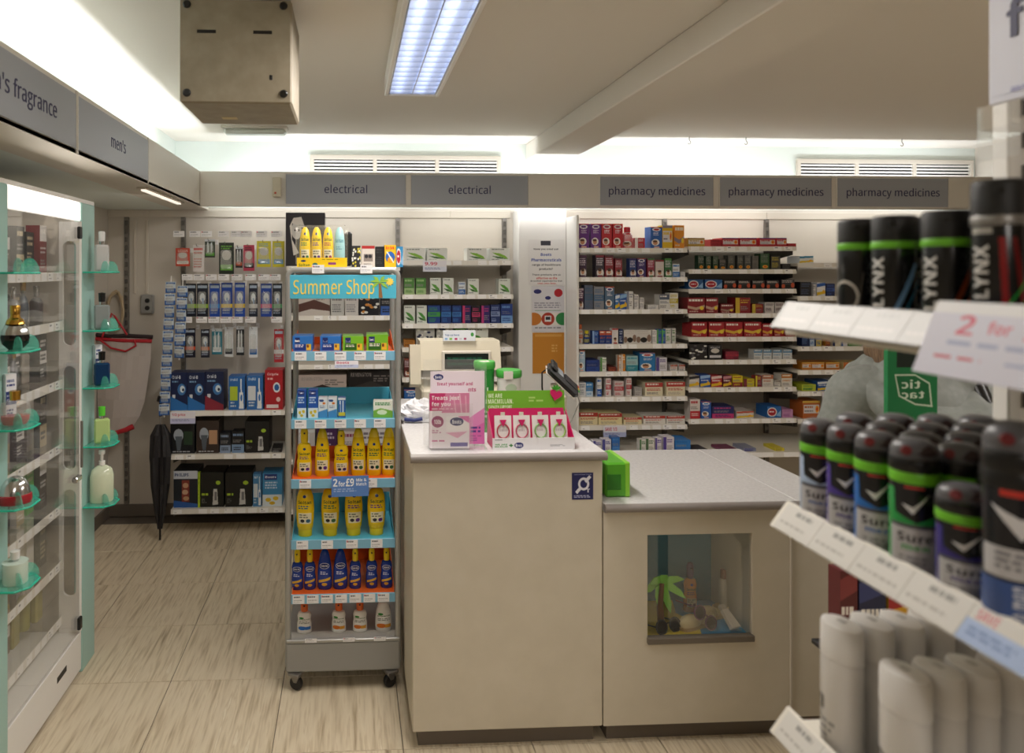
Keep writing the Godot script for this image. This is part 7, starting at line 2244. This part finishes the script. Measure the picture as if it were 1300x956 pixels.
func customer() -> void:
	var P := thing("person", "customer in a grey hooded coat seen from behind at pharmacy", "person", Vector3(ux(1168, 1.88), 0, -1.88), PI - 0.3)
	P.scale = Vector3.ONE * 0.91
	var V := func(x: float, y: float, z: float) -> Vector3:
		return Vector3(x, y, z)
	# skeleton, facing +z
	var hd := Vector3(0.035, 1.485, 0.045)
	var body := [
		[V.call(0, 0.86, 0), V.call(0, 1.05, 0), 0.135, 0.12], [V.call(0, 1.05, 0), V.call(0, 1.22, -0.005), 0.12, 0.13], [V.call(-0.13, 1.27, -0.01), V.call(0.13, 1.27, -0.01), 0.06, 0.06],
		[V.call(0.01, 1.28, 0), V.call(0.028, 1.4, 0.02), 0.055, 0.048]]
	for s in [-1.0, 1.0]:
		body.append_array([[V.call(s * 0.085, 0.85, 0), V.call(s * 0.09, 0.47, 0.01), 0.085, 0.055], [V.call(s * 0.09, 0.47, 0.01), V.call(s * 0.095, 0.09, -0.01), 0.055, 0.036], [V.call(s * 0.095, 0.06, -0.02), V.call(s * 0.1, 0.04, 0.12), 0.036, 0.028],
			[V.call(s * 0.17, 1.26, -0.01), V.call(s * 0.235, 1.0, -0.01), 0.05, 0.042], [V.call(s * 0.235, 1.0, -0.01), V.call(s * 0.19, 0.83, 0.15), 0.04, 0.03]])
	var st := new_st()
	nets(st, body, 0.014, 0.04)
	var head := [[hd + V.call(0, 0.03, -0.012), hd + V.call(0, 0.03, 0.0), 0.088, 0.085, V.call(1.12, 0.92, 0.98)], [hd + V.call(0, -0.05, 0.03), hd + V.call(0, -0.07, 0.052), 0.055, 0.035], [V.call(0.028, 1.36, 0.02), hd + V.call(0, -0.04, 0.0), 0.048, 0.05],
		[hd + V.call(0, 0.01, 0.085), hd + V.call(0, -0.022, 0.1), 0.008, 0.013], [hd + V.call(-0.018, -0.05, 0.082), hd + V.call(0.018, -0.05, 0.082), 0.008, 0.008]]
	for s in [-1.0, 1.0]:
		head.append([hd + V.call(s * 0.077, 0.02, 0.0), hd + V.call(s * 0.08, -0.015, 0.004), 0.013, 0.009])
		head.append([hd + V.call(s * 0.018, 0.034, 0.083), hd + V.call(s * 0.04, 0.03, 0.075), 0.008, 0.008])
	nets(st, head, 0.006, 0.018)
	# hands, five fingers each, resting half closed
	for s in [-1.0, 1.0]:
		var w := V.call(s * 0.19, 0.83, 0.15) as Vector3
		var f := (w - (V.call(s * 0.235, 1.0, -0.01) as Vector3)).normalized()
		var side := Vector3(-s, 0, 0)
		var dn := side.cross(f).normalized() * (1.0 if side.cross(f).y < 0 else -1.0)
		var hb := [[w, w + f * 0.07 + side * 0.012, 0.024, 0.026], [w + f * 0.02 - side * 0.012, w + f * 0.075 - side * 0.016, 0.02, 0.02]]
		for k in 4:
			var base := w + f * 0.075 + side * (0.024 - 0.018 * k)
			var ln: float = [0.034, 0.04, 0.037, 0.028][k]
			var m1 := base + f * ln + dn * 0.012
			hb.append([base, m1, 0.0095, 0.009])
			hb.append([m1, m1 + f * ln * 0.4 + dn * ln * 0.6, 0.0088, 0.0075])
		var th := w + f * 0.03 + side * 0.03
		hb.append([th, th + f * 0.03 + side * 0.018, 0.011, 0.0095])
		hb.append([th + f * 0.03 + side * 0.018, th + f * 0.055 + side * 0.015 + dn * 0.012, 0.0095, 0.008])
		nets(st, hb, 0.0045, 0.005)
	part(P, "body", st, mat("c99b7e", 0.55))
	for s in [-1.0, 1.0]:
		part(P, "eye", lathem(pr([0, -0.009, 0.006, -0.007, 0.009, 0, 0.006, 0.007, 0, 0.009]), 12, hd + Vector3(s * 0.03, 0.018, 0.078)), mat("e8e4de", 0.2))
		part(P, "iris", lathem(pr([0, -0.004, 0.004, 0, 0, 0.004]), 10, hd + Vector3(s * 0.03, 0.018, 0.084)), mat("3a2a1c", 0.2))
	part(P, "lips", lathem(pr([0, -0.006, 0.014, 0, 0, 0.006]), 12, hd + Vector3(0, -0.05, 0.084), 1.3, 0.5), mat("a85f58", 0.4))
	# hair to the collar
	var hr := [[hd + V.call(0, 0.045, -0.022), hd + V.call(0, 0.04, -0.012), 0.1, 0.098, V.call(1.1, 0.92, 0.98)], [hd + V.call(-0.01, 0.02, -0.05), hd + V.call(-0.01, -0.09, -0.06), 0.085, 0.075], [hd + V.call(0.0, -0.05, -0.075), hd + V.call(0.01, -0.18, -0.1), 0.075, 0.05], [hd + V.call(0.05, -0.05, -0.06), hd + V.call(0.06, -0.17, -0.075), 0.05, 0.03], [hd + V.call(-0.05, -0.05, -0.06), hd + V.call(-0.05, -0.17, -0.075), 0.05, 0.03]]
	for s in [-1.0, 1.0]:
		hr.append([hd + V.call(s * 0.07, 0.03, -0.01), hd + V.call(s * 0.075, -0.09, -0.015), 0.035, 0.03])
		hr.append([hd + V.call(s * 0.04, -0.02, -0.07), hd + V.call(s * 0.05, -0.11, -0.07), 0.045, 0.03])
	var hs := new_st()
	nets(hs, hr, 0.008, 0.02)
	var hm := tri_mat(noise_tex(44, 0.05, [[0, "3a2c20"], [0.45, "6a523c"], [0.7, "8a7056"], [1, "4a382a"]], 256), Vector3(14, 1.5, 14), 0.55)
	part(P, "hair", hs, hm, "brown hair to the collar")
	# coat with a hood lying on the back
	var ct := [[V.call(0, 0.66, 0), V.call(0, 0.95, 0), 0.19, 0.165], [V.call(0, 0.95, 0), V.call(0, 1.2, -0.005), 0.165, 0.165], [V.call(-0.14, 1.275, -0.01), V.call(0.14, 1.275, -0.01), 0.083, 0.083],
		[V.call(-0.09, 1.315, -0.06), V.call(0.09, 1.315, -0.06), 0.05, 0.05], [V.call(-0.11, 1.33, 0.03), V.call(-0.07, 1.36, -0.06), 0.04, 0.05], [V.call(0.11, 1.33, 0.03), V.call(0.07, 1.36, -0.06), 0.04, 0.05]]
	for s in [-1.0, 1.0]:
		ct.append_array([[V.call(s * 0.175, 1.265, -0.01), V.call(s * 0.245, 1.0, -0.01), 0.082, 0.07], [V.call(s * 0.245, 1.0, -0.01), V.call(s * 0.2, 0.86, 0.125), 0.07, 0.056]])
		for k in 4:
			ct.append([V.call(s * (0.2 + 0.012 * k), 1.2 - k * 0.06, -0.045 + 0.02 * (k % 2)), V.call(s * (0.24 + 0.006 * k), 1.17 - k * 0.06, 0.04), 0.032, 0.03])
	var hood := []
	var hp := [V.call(-0.145, 1.32, 0.05), V.call(-0.15, 1.285, -0.05), V.call(-0.1, 1.225, -0.14), V.call(0, 1.195, -0.175), V.call(0.1, 1.225, -0.14), V.call(0.15, 1.285, -0.05), V.call(0.145, 1.32, 0.05)]
	for k in 6:
		hood.append([hp[k], hp[k + 1], 0.044, 0.044])
		hood.append([hp[k] * V.call(0.82, 1, 0.78) + V.call(0, 0.035, 0), hp[k + 1] * V.call(0.82, 1, 0.78) + V.call(0, 0.035, 0), 0.036, 0.036])
	var cs := new_st()
	nets(cs, ct, 0.013, 0.018)
	var cm := tri_mat(noise_tex(45, 0.06, [[0, "6f736f"], [0.5, "7d817c"], [1, "888c87"]], 256), Vector3(3, 3, 3), 0.6)
	cm.rim_enabled = true
	cm.rim = 0.3
	part(P, "coat", cs, cm, "grey hooded coat")
	var ho := new_st()
	nets(ho, hood, 0.009, 0.012)
	part(P, "hood", ho, cm, "rolled hood lying round the neck")
	part(P, "hood_seam", tubem([V.call(-0.1, 1.25, -0.155), V.call(-0.04, 1.215, -0.19), V.call(0.04, 1.215, -0.19), V.call(0.1, 1.25, -0.155)], 0.006, 6), mat("3a3d3b", 0.7))
	part(P, "bag_strap", tubem([V.call(-0.1, 1.36, 0.06), V.call(-0.1, 1.365, -0.06), V.call(-0.11, 1.26, -0.13), V.call(-0.115, 1.1, -0.178), V.call(-0.1, 0.92, -0.186)], 0.022, 8), M.black, "broad black bag strap")
	var tr := []
	for s in [-1.0, 1.0]:
		tr.append_array([[V.call(s * 0.08, 0.85, 0), V.call(s * 0.09, 0.48, 0.008), 0.1, 0.072], [V.call(s * 0.09, 0.48, 0.008), V.call(s * 0.095, 0.09, -0.008), 0.072, 0.06]])
	var ts := new_st()
	nets(ts, tr, 0.014, 0.015)
	part(P, "trousers", ts, mat("1f2438", 0.7), "navy trousers")
	for s in [-1.0, 1.0]:
		var sh := new_st()
		nets(sh, [[V.call(s * 0.095, 0.046, -0.035), V.call(s * 0.1, 0.042, 0.13), 0.046, 0.038], [V.call(s * 0.095, 0.06, -0.03), V.call(s * 0.095, 0.1, -0.02), 0.045, 0.045]], 0.01, 0.02)
		part(P, "shoe", sh, M.black)

func _ready() -> void:
	rng.seed = 20
	make_materials()
	view_and_light()
	lights()
	soffit_strip()
	shell()
	upper_things()
	counters()
	trolley()
	cabinet()
	electrical()
	pharmacy()
	left_corner()
	gondola()
	sweet_stand()
	customer()
	finish_sheet()
